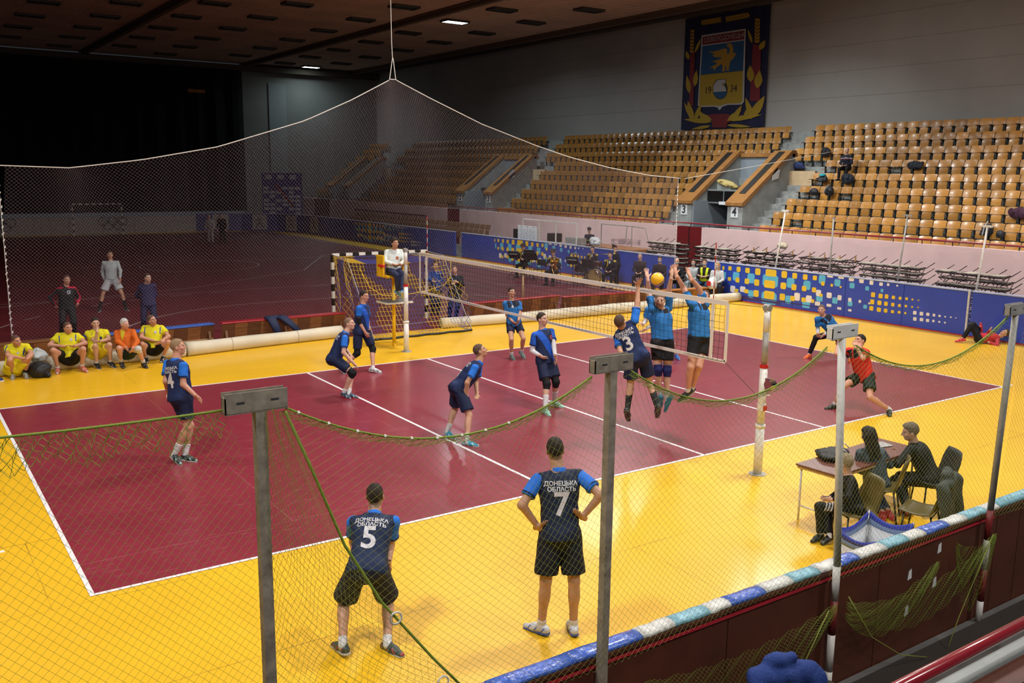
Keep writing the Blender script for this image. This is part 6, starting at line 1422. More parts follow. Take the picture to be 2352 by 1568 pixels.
POSES = {
'p4': ([[-6.912,-0.279,0.993],[-6.926,-0.17,1.518],[-6.878,-0.144,1.716],[-6.877,-0.357,1.497],[-7.007,0.001,1.474],[-6.903,-0.423,1.195],[-7.081,-0.136,1.207],[-6.75,-0.568,1.011],[-7.022,-0.005,0.968],[-6.639,-0.517,0.886],[-7.052,-0.167,0.908],[-6.867,-0.371,0.981],[-6.953,-0.206,0.934],[-6.88,-0.455,0.537],[-6.811,-0.334,0.524],[-7.077,-0.39,0.134],[-6.921,-0.379,0.086],[-7.044,-0.57,0.028],[-6.809,-0.549,0.031]], 1.84),
'crouch': ([[-3.319,2.218,0.764],[-3.099,2.191,1.238],[-3.01,2.184,1.418],[-3.184,2.023,1.196],[-3.06,2.371,1.179],[-3.255,1.945,0.912],[-2.999,2.431,0.889],[-3.107,1.827,0.712],[-3.031,2.168,0.822],[-2.998,1.791,0.585],[-3.036,2.001,0.783],[-3.367,2.135,0.738],[-3.294,2.31,0.739],[-3.11,1.861,0.507],[-3.005,2.126,0.462],[-3.246,1.986,0.105],[-3.17,1.92,0.107],[-3.203,1.798,0.028],[-3.058,1.764,0.03]], 1.8),
'elbow': ([[-1.853,4.126,0.912],[-1.786,4.159,1.443],[-1.75,4.171,1.643],[-1.938,4.04,1.435],[-1.638,4.272,1.392],[-1.951,4.035,1.126],[-1.585,4.357,1.1],[-1.848,3.937,0.883],[-1.658,4.15,0.928],[-1.756,3.934,0.734],[-1.733,3.997,0.888],[-1.941,4.105,0.863],[-1.755,4.145,0.895],[-1.997,4.048,0.417],[-1.648,3.992,0.485],[-2.316,4.142,0.107],[-1.76,3.765,0.11],[-2.333,3.946,0.029],[-1.619,3.628,0.029]], 1.84),
'watch': ([[-2.714,-1.476,0.835],[-2.386,-1.562,1.238],[-2.347,-1.541,1.434],[-2.526,-1.694,1.213],[-2.283,-1.412,1.169],[-2.703,-1.709,0.964],[-2.347,-1.418,0.867],[-2.695,-1.668,0.691],[-2.456,-1.627,0.724],[-2.678,-1.566,0.552],[-2.555,-1.743,0.642],[-2.752,-1.565,0.815],[-2.704,-1.379,0.825],[-2.71,-1.787,0.429],[-2.637,-1.218,0.415],[-2.881,-1.992,0.068],[-2.892,-1.396,0.095],[-2.78,-2.171,0.029],[-2.905,-1.595,0.032]], 1.82),
'libero': ([[1.833,3.53,0.857],[1.833,3.618,1.366],[1.829,3.629,1.563],[1.649,3.642,1.324],[2.012,3.585,1.313],[1.692,3.608,1.031],[1.948,3.434,1.063],[1.715,3.375,0.894],[1.779,3.277,0.923],[1.844,3.433,0.802],[1.823,3.394,0.809],[1.744,3.556,0.826],[1.924,3.502,0.834],[1.61,3.299,0.501],[1.895,3.213,0.51],[1.712,3.434,0.097],[1.999,3.431,0.145],[1.663,3.247,0.027],[1.981,3.264,0.028]], 1.78),
'sleeves': ([[-0.341,-0.68,0.937],[-0.324,-0.548,1.466],[-0.339,-0.551,1.673],[-0.514,-0.559,1.402],[-0.127,-0.55,1.434],[-0.554,-0.546,1.089],[-0.207,-0.746,1.2],[-0.555,-0.826,1.034],[-0.304,-0.938,1.013],[-0.405,-0.812,0.938],[-0.234,-0.877,0.861],[-0.438,-0.681,0.904],[-0.241,-0.689,0.921],[-0.489,-0.933,0.521],[-0.275,-0.93,0.531],[-0.618,-1.073,0.098],[-0.167,-0.753,0.117],[-0.659,-1.274,0.028],[-0.078,-0.93,0.03]], 1.88),
'hit': ([[-0.739,-3.64,1.535],[-0.841,-3.397,2.001],[-0.996,-3.492,2.095],[-0.742,-3.545,2.093],[-0.9,-3.332,1.82],[-0.615,-3.462,2.366],[-1.006,-3.54,1.612],[-0.548,-3.394,2.632],[-0.837,-3.44,1.409],[-0.609,-3.493,2.765],[-0.934,-3.574,1.348],[-0.648,-3.678,1.553],[-0.835,-3.613,1.534],[-0.526,-3.717,1.117],[-0.777,-3.55,1.088],[-0.632,-4.026,0.797],[-0.988,-3.731,0.724],[-0.563,-3.958,0.606],[-0.901,-3.675,0.536]], 1.86),
'block1': ([[0.421,-2.993,1.568],[0.478,-2.85,2.1],[0.376,-2.933,2.262],[0.281,-2.865,2.123],[0.676,-2.849,2.114],[0.339,-2.693,2.385],[0.619,-2.894,2.424],[0.229,-2.768,2.642],[0.558,-3.0,2.685],[0.249,-2.693,2.805],[0.597,-2.982,2.86],[0.333,-2.942,1.541],[0.495,-3.057,1.531],[0.288,-3.054,1.091],[0.415,-3.142,1.078],[0.323,-3.091,0.626],[0.348,-3.232,0.622],[0.383,-3.034,0.424],[0.29,-3.248,0.412]], 1.9),
'block2': ([[0.423,-3.842,1.762],[0.478,-3.734,2.302],[0.662,-3.676,2.383],[0.283,-3.76,2.325],[0.673,-3.705,2.275],[0.333,-3.527,2.537],[0.511,-3.692,2.549],[0.177,-3.491,2.778],[0.296,-3.696,2.741],[0.199,-3.425,2.944],[0.315,-3.601,2.893],[0.32,-3.836,1.746],[0.516,-3.86,1.716],[0.177,-3.918,1.311],[0.321,-3.958,1.304],[0.27,-3.786,0.872],[0.392,-3.756,0.889],[0.141,-3.713,0.711],[0.231,-3.753,0.74]], 1.9),
'behind': ([[4.466,1.34,0.746],[4.381,1.446,1.254],[4.405,1.456,1.453],[4.191,1.461,1.276],[4.54,1.44,1.15],[4.21,1.531,0.982],[4.377,1.464,0.89],[3.99,1.374,0.943],[4.125,1.466,0.782],[4.052,1.533,0.942],[4.144,1.622,0.715],[4.44,1.419,0.69],[4.503,1.247,0.731],[4.322,1.084,0.428],[4.806,1.199,0.415],[4.553,1.152,0.057],[5.089,1.369,0.118],[4.38,1.041,0.029],[5.033,1.189,0.032]], 1.8),
'low': ([[8.549,-0.543,0.623],[8.26,-0.363,1.023],[8.161,-0.379,1.196],[8.075,-0.334,0.976],[8.44,-0.419,0.973],[8.204,-0.282,0.704],[8.368,-0.514,0.692],[8.004,-0.45,0.614],[8.108,-0.524,0.599],[8.117,-0.383,0.501],[8.133,-0.385,0.5],[8.459,-0.516,0.599],[8.649,-0.53,0.625],[8.042,-0.372,0.527],[8.359,-0.792,0.413],[7.987,-0.252,0.099],[8.401,-1.112,0.103],[7.79,-0.263,0.028],[8.281,-1.267,0.029]], 1.82),
'redref': ([[4.714,-4.021,0.663],[4.66,-3.858,1.166],[4.81,-3.799,1.289],[4.652,-3.674,1.099],[4.676,-4.05,1.123],[4.349,-3.634,1.053],[4.4,-4.171,1.057],[4.538,-3.51,1.217],[4.452,-3.967,1.242],[4.45,-3.589,1.346],[4.567,-3.856,1.313],[4.723,-3.926,0.636],[4.723,-4.119,0.663],[4.296,-3.898,0.498],[4.496,-4.318,0.33],[4.294,-3.707,0.088],[4.827,-4.522,0.099],[4.095,-3.663,0.031],[4.668,-4.643,0.027]], 1.84),
'upref': ([[0.18,6.503,1.917],[0.264,6.625,2.417],[0.24,6.531,2.59],[0.097,6.706,2.369],[0.421,6.523,2.38],[-0.02,6.577,2.122],[0.401,6.349,2.135],[0.1,6.336,2.073],[0.182,6.194,2.081],[0.238,6.422,2.021],[0.165,6.349,2.012],[0.084,6.509,1.898],[0.273,6.488,1.892],[0.037,6.075,1.833],[0.213,6.053,1.85],[0.131,6.176,1.413],[0.108,5.905,1.448],[0.257,6.206,1.252],[0.19,5.986,1.276]], 1.8),
'lying': ([[13.717,-1.341,0.141],[14.107,-1.621,0.171],[14.185,-1.737,0.289],[14.242,-1.511,0.168],[13.948,-1.681,0.132],[14.003,-1.384,0.219],[13.732,-1.799,0.003],[13.854,-1.514,0.371],[13.748,-1.556,0.062],[13.748,-1.571,0.472],[13.849,-1.437,0.081],[13.774,-1.27,0.151],[13.628,-1.36,0.129],[13.604,-1.164,0.503],[13.518,-1.164,0.465],[13.958,-1.186,0.306],[13.309,-1.08,0.128],[13.949,-1.179,0.496],[13.213,-0.939,0.042]], 1.65),
'bench_a': ([[-8.406,7.194,0.21],[-8.28,7.24,0.712],[-8.304,7.071,0.811],[-8.46,7.28,0.651],[-8.101,7.183,0.666],[-8.492,7.004,0.533],[-8.059,6.918,0.527],[-8.267,6.858,0.474],[-8.189,6.686,0.46],[-8.145,6.965,0.422],[-8.233,6.815,0.357],[-8.471,7.26,0.179],[-8.326,7.139,0.2],[-8.469,6.91,0.447],[-8.116,6.881,0.489],[-8.412,7.181,0.102],[-8.186,7.12,0.122],[-8.448,6.991,0.03],[-8.178,6.934,0.03]], 1.8),
'bench_b': ([[-7.275,7.348,0.305],[-7.254,7.515,0.815],[-7.265,7.364,0.953],[-7.443,7.56,0.769],[-7.077,7.441,0.758],[-7.644,7.384,0.607],[-6.973,7.179,0.623],[-7.411,7.224,0.585],[-7.219,7.043,0.595],[-7.296,7.35,0.542],[-7.284,7.205,0.564],[-7.347,7.413,0.277],[-7.198,7.285,0.285],[-7.616,7.145,0.528],[-7.065,6.93,0.537],[-7.534,7.3,0.106],[-7.079,7.144,0.132],[-7.579,7.105,0.029],[-7.007,6.97,0.031]], 1.86),
'bench_c': ([[-6.714,7.519,0.317],[-6.649,7.608,0.825],[-6.685,7.504,0.989],[-6.833,7.618,0.766],[-6.466,7.578,0.77],[-6.729,7.403,0.579],[-6.463,7.306,0.638],[-6.694,7.329,0.84],[-6.681,7.141,0.636],[-6.689,7.486,0.908],[-6.717,7.301,0.589],[-6.79,7.576,0.293],[-6.635,7.465,0.297],[-6.764,7.207,0.534],[-6.499,7.126,0.543],[-6.745,7.356,0.117],[-6.467,7.289,0.132],[-6.713,7.172,0.028],[-6.405,7.121,0.029]], 1.8),
'bench_d': ([[-6.15,7.196,0.322],[-6.127,7.309,0.828],[-6.143,7.173,0.972],[-6.28,7.404,0.759],[-5.98,7.19,0.788],[-6.317,7.152,0.596],[-5.955,6.959,0.595],[-6.175,6.966,0.452],[-6.099,6.768,0.462],[-6.1,7.037,0.317],[-6.11,6.881,0.334],[-6.198,7.274,0.288],[-6.093,7.117,0.315],[-6.346,6.912,0.49],[-5.99,6.717,0.468],[-6.266,7.16,0.132],[-5.849,6.929,0.107],[-6.271,6.981,0.029],[-5.826,6.739,0.029]], 1.8),
'bench_e': ([[-5.492,7.522,0.303],[-5.431,7.661,0.812],[-5.48,7.524,0.954],[-5.615,7.714,0.764],[-5.258,7.581,0.756],[-5.742,7.494,0.588],[-5.18,7.34,0.579],[-5.516,7.351,0.506],[-5.414,7.219,0.484],[-5.39,7.45,0.435],[-5.481,7.332,0.369],[-5.556,7.596,0.278],[-5.425,7.452,0.281],[-5.787,7.258,0.464],[-5.251,7.093,0.49],[-5.67,7.503,0.102],[-5.319,7.356,0.128],[-5.683,7.304,0.029],[-5.416,7.195,0.031]], 1.84),
'tracksuit': ([[-6.605,11.726,0.807],[-6.588,11.781,1.323],[-6.559,11.727,1.511],[-6.762,11.837,1.259],[-6.412,11.71,1.282],[-6.972,11.908,1.051],[-6.295,11.843,1.039],[-6.849,11.847,0.813],[-6.368,11.657,0.851],[-6.751,11.711,0.778],[-6.382,11.786,0.741],[-6.694,11.762,0.804],[-6.511,11.706,0.794],[-6.773,11.51,0.452],[-6.516,11.445,0.439],[-6.777,11.769,0.093],[-6.489,11.707,0.083],[-6.774,11.965,0.028],[-6.496,11.507,0.031]], 1.8),
'grey': ([[-4.629,16.19,0.975],[-4.606,16.255,1.509],[-4.607,16.274,1.713],[-4.787,16.316,1.486],[-4.423,16.199,1.488],[-4.847,16.397,1.195],[-4.39,16.024,1.235],[-4.823,16.254,0.955],[-4.439,15.882,0.999],[-4.776,16.281,0.789],[-4.425,15.903,0.826],[-4.722,16.21,0.935],[-4.538,16.158,0.939],[-4.911,16.17,0.525],[-4.402,15.978,0.547],[-5.041,16.125,0.092],[-4.305,16.004,0.105],[-5.109,15.935,0.029],[-4.261,15.811,0.031]], 1.84),
'navy': ([[-4.667,11.359,0.82],[-4.651,11.465,1.329],[-4.648,11.358,1.495],[-4.801,11.57,1.267],[-4.513,11.337,1.288],[-4.888,11.693,1.006],[-4.459,11.429,1.005],[-4.703,11.824,0.853],[-4.565,11.627,0.85],[-4.646,11.666,0.818],[-4.613,11.784,0.802],[-4.762,11.377,0.819],[-4.575,11.341,0.797],[-4.838,11.281,0.397],[-4.61,11.122,0.416],[-4.79,11.573,0.068],[-4.559,11.397,0.072],[-4.851,11.379,0.031],[-4.579,11.195,0.031]], 1.8),
'guard': ([[3.522,9.081,0.839],[3.626,9.245,1.321],[3.575,9.204,1.508],[3.464,9.334,1.264],[3.77,9.126,1.267],[3.305,9.165,1.071],[3.682,8.908,1.078],[3.364,8.906,1.14],[3.44,8.839,1.184],[3.534,8.916,1.158],[3.401,9.005,1.185],[3.44,9.13,0.829],[3.605,9.031,0.83],[3.283,8.952,0.458],[3.473,8.845,0.454],[3.369,9.149,0.071],[3.543,9.07,0.08],[3.248,8.986,0.03],[3.44,8.898,0.03]], 1.8),
'goalman': ([[3.589,10.368,0.816],[3.652,10.453,1.326],[3.607,10.407,1.513],[3.575,10.619,1.268],[3.715,10.275,1.295],[3.412,10.442,1.087],[3.863,10.399,1.064],[3.415,10.17,1.062],[3.638,10.243,1.044],[3.56,10.255,1.031],[3.649,10.41,1.01],[3.533,10.442,0.786],[3.644,10.289,0.805],[3.432,10.268,0.394],[3.581,10.177,0.385],[3.594,10.527,0.073],[3.723,10.457,0.073],[3.481,10.359,0.031],[3.635,10.275,0.031]], 1.8),
'kid': ([[-1.004,-7.858,0.419],[-1.019,-7.765,0.807],[-1.045,-7.751,0.956],[-0.934,-7.664,0.74],[-1.102,-7.887,0.788],[-0.911,-7.611,0.517],[-1.251,-7.974,0.635],[-1.118,-7.612,0.485],[-1.298,-7.787,0.551],[-1.246,-7.588,0.502],[-1.377,-7.682,0.545],[-0.931,-7.866,0.398],[-1.077,-7.859,0.4],[-1.14,-7.607,0.338],[-1.331,-7.637,0.422],[-1.3,-7.785,0.098],[-1.336,-7.678,0.085],[-1.443,-7.791,0.03],[-1.485,-7.677,0.031]], 1.38),
'girl': ([[-0.022,-7.528,0.446],[-0.083,-7.431,0.912],[-0.147,-7.433,1.083],[0.079,-7.476,0.856],[-0.253,-7.402,0.872],[0.244,-7.525,0.637],[-0.19,-7.331,0.609],[0.395,-7.327,0.601],[0.036,-7.274,0.511],[0.483,-7.197,0.606],[-0.036,-7.388,0.593],[0.061,-7.561,0.424],[-0.102,-7.497,0.417],[0.296,-7.302,0.215],[0.133,-7.244,0.201],[0.108,-7.637,0.076],[0.029,-7.614,0.065],[0.014,-7.796,0.032],[-0.116,-7.734,0.032]], 1.66),
'boy': ([[0.752,-7.806,0.457],[0.684,-7.567,0.88],[0.599,-7.55,1.046],[0.854,-7.559,0.814],[0.514,-7.627,0.852],[0.921,-7.377,0.604],[0.3,-7.598,0.666],[0.686,-7.37,0.708],[0.477,-7.414,0.702],[0.534,-7.34,0.753],[0.571,-7.285,0.677],[0.836,-7.785,0.427],[0.667,-7.84,0.447],[0.739,-7.386,0.356],[0.428,-7.504,0.389],[0.519,-7.622,0.091],[0.303,-7.806,0.129],[0.352,-7.702,0.031],[0.461,-7.753,0.028]], 1.7),
'p7': ([[-5.369,-7.713,1.04],[-5.294,-7.574,1.56],[-5.286,-7.504,1.755],[-5.126,-7.675,1.533],[-5.47,-7.501,1.51],[-5.07,-7.947,1.394],[-5.689,-7.535,1.29],[-5.193,-7.832,1.165],[-5.535,-7.585,1.058],[-5.333,-7.885,1.257],[-5.551,-7.743,1.137],[-5.291,-7.771,1.004],[-5.458,-7.672,1.006],[-5.309,-7.873,0.559],[-5.534,-7.724,0.558],[-5.287,-7.853,0.102],[-5.545,-7.685,0.102],[-5.197,-7.674,0.03],[-5.6,-7.491,0.03]], 1.86),
'p5': ([[-6.98,-6.879,0.727],[-6.743,-6.54,1.074],[-6.678,-6.439,1.24],[-6.597,-6.67,1.049],[-6.921,-6.462,1.042],[-6.59,-6.576,0.751],[-6.868,-6.325,0.766],[-6.732,-6.808,0.673],[-6.946,-6.559,0.63],[-6.697,-6.717,0.525],[-7.01,-6.714,0.576],[-6.901,-6.935,0.698],[-7.08,-6.862,0.723],[-6.725,-6.785,0.306],[-7.121,-6.635,0.331],[-6.911,-7.13,0.069],[-7.297,-6.995,0.11],[-6.868,-7.335,0.032],[-7.304,-6.799,0.027]], 1.86),
}
NAVY, BRIGHT, SHORT_N = (.010, .022, .085), (.016, .16, .66), (.008, .014, .050)
LBLUE, BLACK, WHITE_ = (.02, .165, .46), (.006, .006, .008), (.62, .62, .62)
DON = dict(top=NAVY, sleeve=BRIGHT, cuff=(.006, .012, .05), collar=BRIGHT, bottom=SHORT_N, socks=((.62, .62, .62), .38))
def yoke(col, lo=.70, w=.155):
    def p(g, V, C_):
        x, y, t = g.tl(V); C_[(y > .02) & (t > lo) & (t < 1.02) & (np.abs(x) < w) & (t > lo+.9*np.maximum(0, -x-.04)) & ~((x > .045) & (x < .075))] = col
    return p
def stripe(g, V, C_):
    x, y, t = g.tl(V); d = x+.95*(t-.55)*.53*2*-.5; C_[(y > -.02) & (np.abs(x-(t-.42)*.30) < .075)] = (.012, .09, .50)
LB = dict(top=LBLUE, paint=yoke((.008, .012, .03)), bottom=BLACK, socks=((.62, .62, .62), .3))
def O(base, **k): d = dict(base); d.update(k); return d
TAN, PALE, RUD = (.50, .27, .17), (.60, .36, .26), (.55, .28, .19)
person('p7', 'player number 7 seen from behind with hands on hips', (182, 0), O(DON, shoes=((.55, .57, .60), (.03, .07, .35), (.06, .10, .4)), socks=(WHITE_, .13), bottom=(.006, .008, .018), top=(.007, .015, .045), len=.84, flare=.115), TAN, number='7', handR='relax', handL='relax', thumbR='front', thumbL='front', hb=.0125, hh=.0055, hc=.0105, hairstyle='short') if 1 else None
person('p5', 'player number 5 seen from behind, bent forward hands on thighs', (178, 5), O(DON, shoes=((.03, .045, .05), (.55, .55, .55), (.35, .05, .06)), socks=(WHITE_, .14), bottom=(.006, .010, .03), top=(.008, .02, .065), len=.84, flare=.115), TAN, number='5', hb=.0125, hh=.0055, hc=.0105) if 1 else None
person('p4', 'fair-haired player number 4 walking at the left end of the court', (100, 5), O(DON, shoes=((.02, .03, .03), (.55, .58, .56), (.25, .45, .42)), hem=-.12), RUD, (.30, .20, .11), number='4', hb=.0125, hh=.006, hc=.011, fat=1.06)
person('crouch', 'crouching player in navy with a black knee pad, near the far sideline', (75, 8), O(DON, socks=(WHITE_, .2), shoes=((.02, .04, .08), (.5, .05, .06), (.3, .4, .45))), PALE, (.22, .14, .08), kneepads={'R': BLACK, 'L': BLACK}, hairstyle='buzz', number='9', thumb='in')
person('elbow', 'walking player in navy with black elbow and knee pads', (62, 0), O(DON, shoes=((.55, .58, .58), (.5, .5, .5), (.02, .03, .10)), socks=(WHITE_, .1), paint=stripe, len=.8), RUD, kneepads={'R': BLACK, 'L': BLACK}, elbowpads={'R': BLACK})
person('watch', 'navy-shirted player leaning forward on the attack line, looking up', (95, 22), O(DON, shoes=((.02, .28, .42), (.45, .45, .45), (.5, .55, .5)), socks=((.5, .5, .48), .30), len=.82, flare=.112), TAN, (.05, .04, .03), number='1', hairstyle='buzz')
person('libero', 'young player in light blue with black yoke, hands clasped low', (28, 12), O(LB, bottom=SHORT_N, len=.55, shoes=((.10, .17, .16), (.45, .45, .45), (.4, .4, .4)), socks=(WHITE_, .22)), TAN, badge=[(-.06, .74, .03, (.5, .5, .5))], hc=.0125)
person('sleeves', 'dark-haired player with white arm sleeves and pale green shoes', (52, 5), O(DON, top=(.010, .02, .07), sleeve=(.016, .10, .50), paint=stripe, shoes=((.25, .50, .38), (.45, .55, .5), (.35, .5, .42)), socks=(WHITE_, .55), len=.78, flare=.112), PALE, (.035, .022, .014), armsleeve=(.66, .66, .68), kneepads={'R': BLACK, 'L': BLACK}, badge=[(.09, .72, .038, (.45, .06, .03)), (.09, .72, .018, (.02, .03, .15))], marks=[], hb=.0135, hc=.0115)
person('hit', 'player number 3 in mid-air, striking arm raised at the net', (150, 35), O(DON, shoes=((.01, .012, .014), (.03, .03, .03), (.04, .08, .09)), socks=((.008, .008, .010), .82), len=.78, flare=.112, hem=-.14), TAN, number='3', handR='open', thumbR='in', hairstyle='buzz', hair=(.012, .009, .007))
person('block1', 'jumping blocker with blue knee pads, both arms over the net', (-8, -5), O(LB, paint=yoke(BLACK, .84, .10), bottom=BLACK, hem=.02, seat=0, waist=.10, len=.62, shoes=((.03, .22, .32), (.04, .25, .34), (.06, .3, .42)), socks=(WHITE_, .25)), PALE, (.15, .10, .06), kneepads={'R': (.012, .015, .10), 'L': (.012, .015, .10)}, hand='open', thumb='in', hairstyle='buzz')
person('block2', 'jumping blocker with bare knees next to the antenna', (-25, 30), O(LB, paint=yoke(BLACK, .80, .11), bottom=BLACK, hem=.0, seat=0, waist=.10, len=.55, shoes=((.01, .012, .014), (.5, .5, .45), (.03, .04, .04)), socks=(WHITE_, .14)), RUD, hand='open', thumb='in', hairstyle='buzz')
person('behind', 'light blue player mostly hidden behind the first blocker', (-20, 5), O(LB, socks=(WHITE_, .3), shoes=((.02, .14, .5), (.4, .1, .3), (.1, .4, .6))), PALE, armsleeve=(.6, .6, .6), elbowpads={'L': BLACK}, hb=.018, hc=.015)
person('low', 'light blue player in a low stance with hands clasped and orange shoes', (-28, 0), O(LB, bottom=BLACK, pants=1, tight=1, socks=(WHITE_, .1), shoes=((.80, .12, .02), (.6, .2, .12), (.8, .25, .05))), PALE, (.12, .09, .07), armsleeve=(.55, .6, .66), hairstyle='buzz', badge=[(-.08, .74, .02, (.3, .3, .3))])
person('redref', 'player in red shirt and black shorts lunging with hands at face', (-72, 10), O(LB, top=(.55, .022, .018), paint=yoke(BLACK), bottom=(.008, .014, .012), socks=(WHITE_, .12), shoes=((.012, .016, .014), (.02, .02, .02), (.03, .05, .04)), len=.66, flare=.115), RUD, hb=.0145)
person('upref', 'seated referee in a white jacket on the high chair', (38, 0), dict(top=(.60, .66, .64), long=1, topname='jacket', hem=-.05, collar=(.55, .6, .6), bottom=(.022, .028, .075), pants=1, socks=(WHITE_, .1), shoes=((.02, .16, .40), (.4, .45, .4), (.25, .5, .1))), TAN, (.03, .018, .012), hairstyle='thick', badge=[(.09, .55, .035, (.45, .1, .03))])
person('lying', 'person in red top and black trousers lying on the floor', (-60, 45), dict(top=(.50, .02, .03), long=1, sleeve=(.45, .03, .05), topname='jacket', hem=-.05, bottom=BLACK, pants=1, shoes=((.60, .03, .05), (.45, .02, .04), (.7, .2, .2))), PALE, (.10, .05, .02), hairstyle='thick')
YEL = (.72, .66, .015)
def ystripe(g, V, C_):
    x, y, t = g.tl(V); C_[(np.abs(np.abs(x)-.165) < .012) & (t > .6) & (t < .9)] = (.03, .06, .3)
YE = dict(top=YEL, hem=-.02, seat=0, paint=ystripe, sl=.62, bottom=BLACK, len=.62)
person('bench_a', 'yellow-shirted man sitting low at the far left, forearms on knees', (60, -3), O(YE, bottom=(.70, .62, .02), socks=(BLACK, .18), shoes=((.40, .42, .40), (.5, .5, .5), (.1, .1, .1))), RUD, (.05, .035, .025), hairstyle='buzz', badge=[(.07, .66, .022, (.5, .5, .5))], hc=.0125)
person('bench_b', 'yellow-shirted man with joined hands and red shoes', (50, 0), O(YE, socks=(WHITE_, .12), shoes=((.50, .13, .10), (.45, .12, .08), (.5, .5, .5))), RUD, (.06, .04, .03), hairstyle='buzz', badge=[(.08, .68, .028, (.5, .5, .52))], fat=1.12, hc=.0125)
person('bench_c', 'young man in green-collared yellow shirt, chin resting on his hand', (35, -5), O(YE, collar=(.01, .12, .05), paint=None or (lambda g, V, C_: None), bottom=(.70, .60, .03), len=.75, socks=(WHITE_, .12), shoes=(BLACK, (.5, .5, .5), (.1, .1, .1))), PALE, (.03, .025, .02), handR='fist', badge=[(.08, .64, .03, (.03, .04, .04))], hc=.0125)
def orange(g, V, C_):
    x, y, t = g.tl(V); C_[(y > .05) & (np.abs(x) < .045*np.clip((t-.45)*3, 0, 1)) & (t > .45)] = (.6, .5, .02)
person('bench_d', 'white-haired man in an orange zip jacket on the roll', (58, -8), dict(top=(.62, .13, .012), long=1, hem=-.02, seat=0, topname='jacket', paint=orange, collar=(.6, .13, .012), bottom=(.01, .03, .035), len=.70, socks=(WHITE_, .22), shoes=((.02, .02, .022), (.03, .03, .03), (.1, .1, .1))), (.62, .33, .25), (.55, .56, .56), kneepads={'L': (.55, .55, .55)}, hc=.0125)
person('bench_e', 'yellow-shirted man at the right end of the seated row', (62, 8), O(YE, socks=((.45, .45, .45), .12), shoes=(BLACK, (.03, .03, .03), (.45, .45, .45))), RUD, (.08, .06, .04), hairstyle='buzz', badge=[(.07, .66, .03, (.5, .5, .52))], fat=1.08, hc=.0125)
def trk(g, V, C_):
    x, y, t = g.tl(V)
    for s in 'RL':
        sh, el, wr = g.J['sh'+s], g.J['el'+s], g.J['wr'+s]
        for a, b in ((sh, el), (el, wr)):
            d = b-a; L = np.linalg.norm(d); d = d/L; q = V-a; tt = q@d; r = q-tt[:, None]*d; o_ = nrm(np.cross(d, g.f)); a_ = r@(o_*(1 if s == 'R' else -1)*-1)
            sel = (tt > -.05) & (tt < L+.02) & (np.linalg.norm(r, axis=1) < .09) & (np.abs(x) > .12) & (np.abs((r@g.f)-.01) < .022); C_[sel] = (.50, .012, .05)
    C_[(t > .93) & (np.abs(x) > .06)] = (.5, .012, .05)
person('tracksuit', 'man in a black tracksuit with red stripes, hands on hips', (42, 0), dict(top=(.010, .012, .014), long=1, topname='jacket', paint=trk, hem=-.16, collar=(.01, .012, .014), bottom=(.008, .009, .012), pants=1, shoes=(BLACK, BLACK)), RUD, (.04, .03, .022), hairstyle='buzz', badge=[(.09, .74, .04, (.45, .5, .55)), (.09, .74, .024, (.02, .04, .08))], hb=.018, hh=.0075, hc=.014, fat=1.08)
person('grey', 'man in a pale grey sweatshirt and white shorts, legs apart', (32, 5), dict(top=(.40, .46, .47), long=1, topname='sweatshirt', hem=-.04, collar=(.45, .5, .5), bottom=(.50, .54, .58), len=.72, flare=.12, socks=(BLACK, .5), shoes=((.03, .03, .03), (.5, .5, .5))), TAN, (.05, .035, .025), hb=.018, hh=.0075, hc=.014)
person('navy', 'man in a navy tracksuit with hands behind his back', (48, 0), dict(top=(.022, .020, .075), long=1, topname='sweatshirt', hem=-.16, collar=(.3, .33, .4), bottom=(.016, .016, .06), pants=1, shoes=(BLACK, BLACK)), PALE, (.05, .04, .03), hb=.018, hh=.0075, hc=.014, hand='hidden', fat=1.05)
person('guard', 'guard in a black uniform with folded arms right of the goal', (10, -5), dict(top=(.008, .009, .011), long=1, topname='jacket', hem=-.12, collar=(.01, .01, .012), bottom=(.006, .007, .009), pants=1, shoes=(BLACK, BLACK)), PALE, (.10, .08, .07), hairstyle='buzz', badge=[(-.14, .80, .028, (.3, .2, .05)), (.03, .62, .03, (.4, .4, .42))], hb=.018, hh=.0075, hc=.014)
person('goalman', 'man in a blue top standing inside the goal netting', (15, 0), dict(top=(.015, .07, .30), long=1, topname='jacket', hem=-.12, bottom=(.01, .02, .06), pants=1, shoes=(BLACK, BLACK)), PALE, hb=.018, hh=.008, hc=.015)
person('kid', 'fair-haired child in black sportswear seated by the scorers table', (-140, -10), dict(top=BLACK, long=1, topname='jacket', hem=-.03, seat=0, collar=BLACK, bottom=BLACK, pants=1, socks=((.6, .6, .6), .12), shoes=(BLACK, (.03, .03, .03), (.05, .05, .05)),
    bpaint=lambda g, V, C_: [C_.__setitem__((np.abs(((V-g.J['knL'])@nrm(g.J['hipL']-g.J['knL']))-(.06+.035*k+((V-g.J['knL'])[:, 2]*.3))) < .008) & ((V-g.J['knL'])[:, 2] > -.03) & (np.linalg.norm(V-g.J['knL'], axis=1) < .22), (.6, .6, .6)) for k in range(3)]), PALE, (.28, .22, .13), hairstyle='thick', hb=.0125, hh=.0055, hc=.0105)
def puff(g, V, C_): x, y, t = g.tl(V); C_[:] = C_*(1-.35*(np.abs(((t*11) % 1)-.5) < .09)[:, None])
person('girl', 'long-haired girl in a grey puffer jacket writing at the table', (-160, -12), dict(top=(.07, .095, .115), long=1, topname='jacket', paint=puff, hem=-.05, seat=0, collar=(.07, .095, .115), wr=.005, bottom=(.02, .03, .08), pants=1, shoes=((.45, .02, .03), (.4, .02, .03), (.5, .1, .1))), PALE, (.022, .016, .012), hairstyle='long', hb=.0125, hh=.0055, hc=.0105)
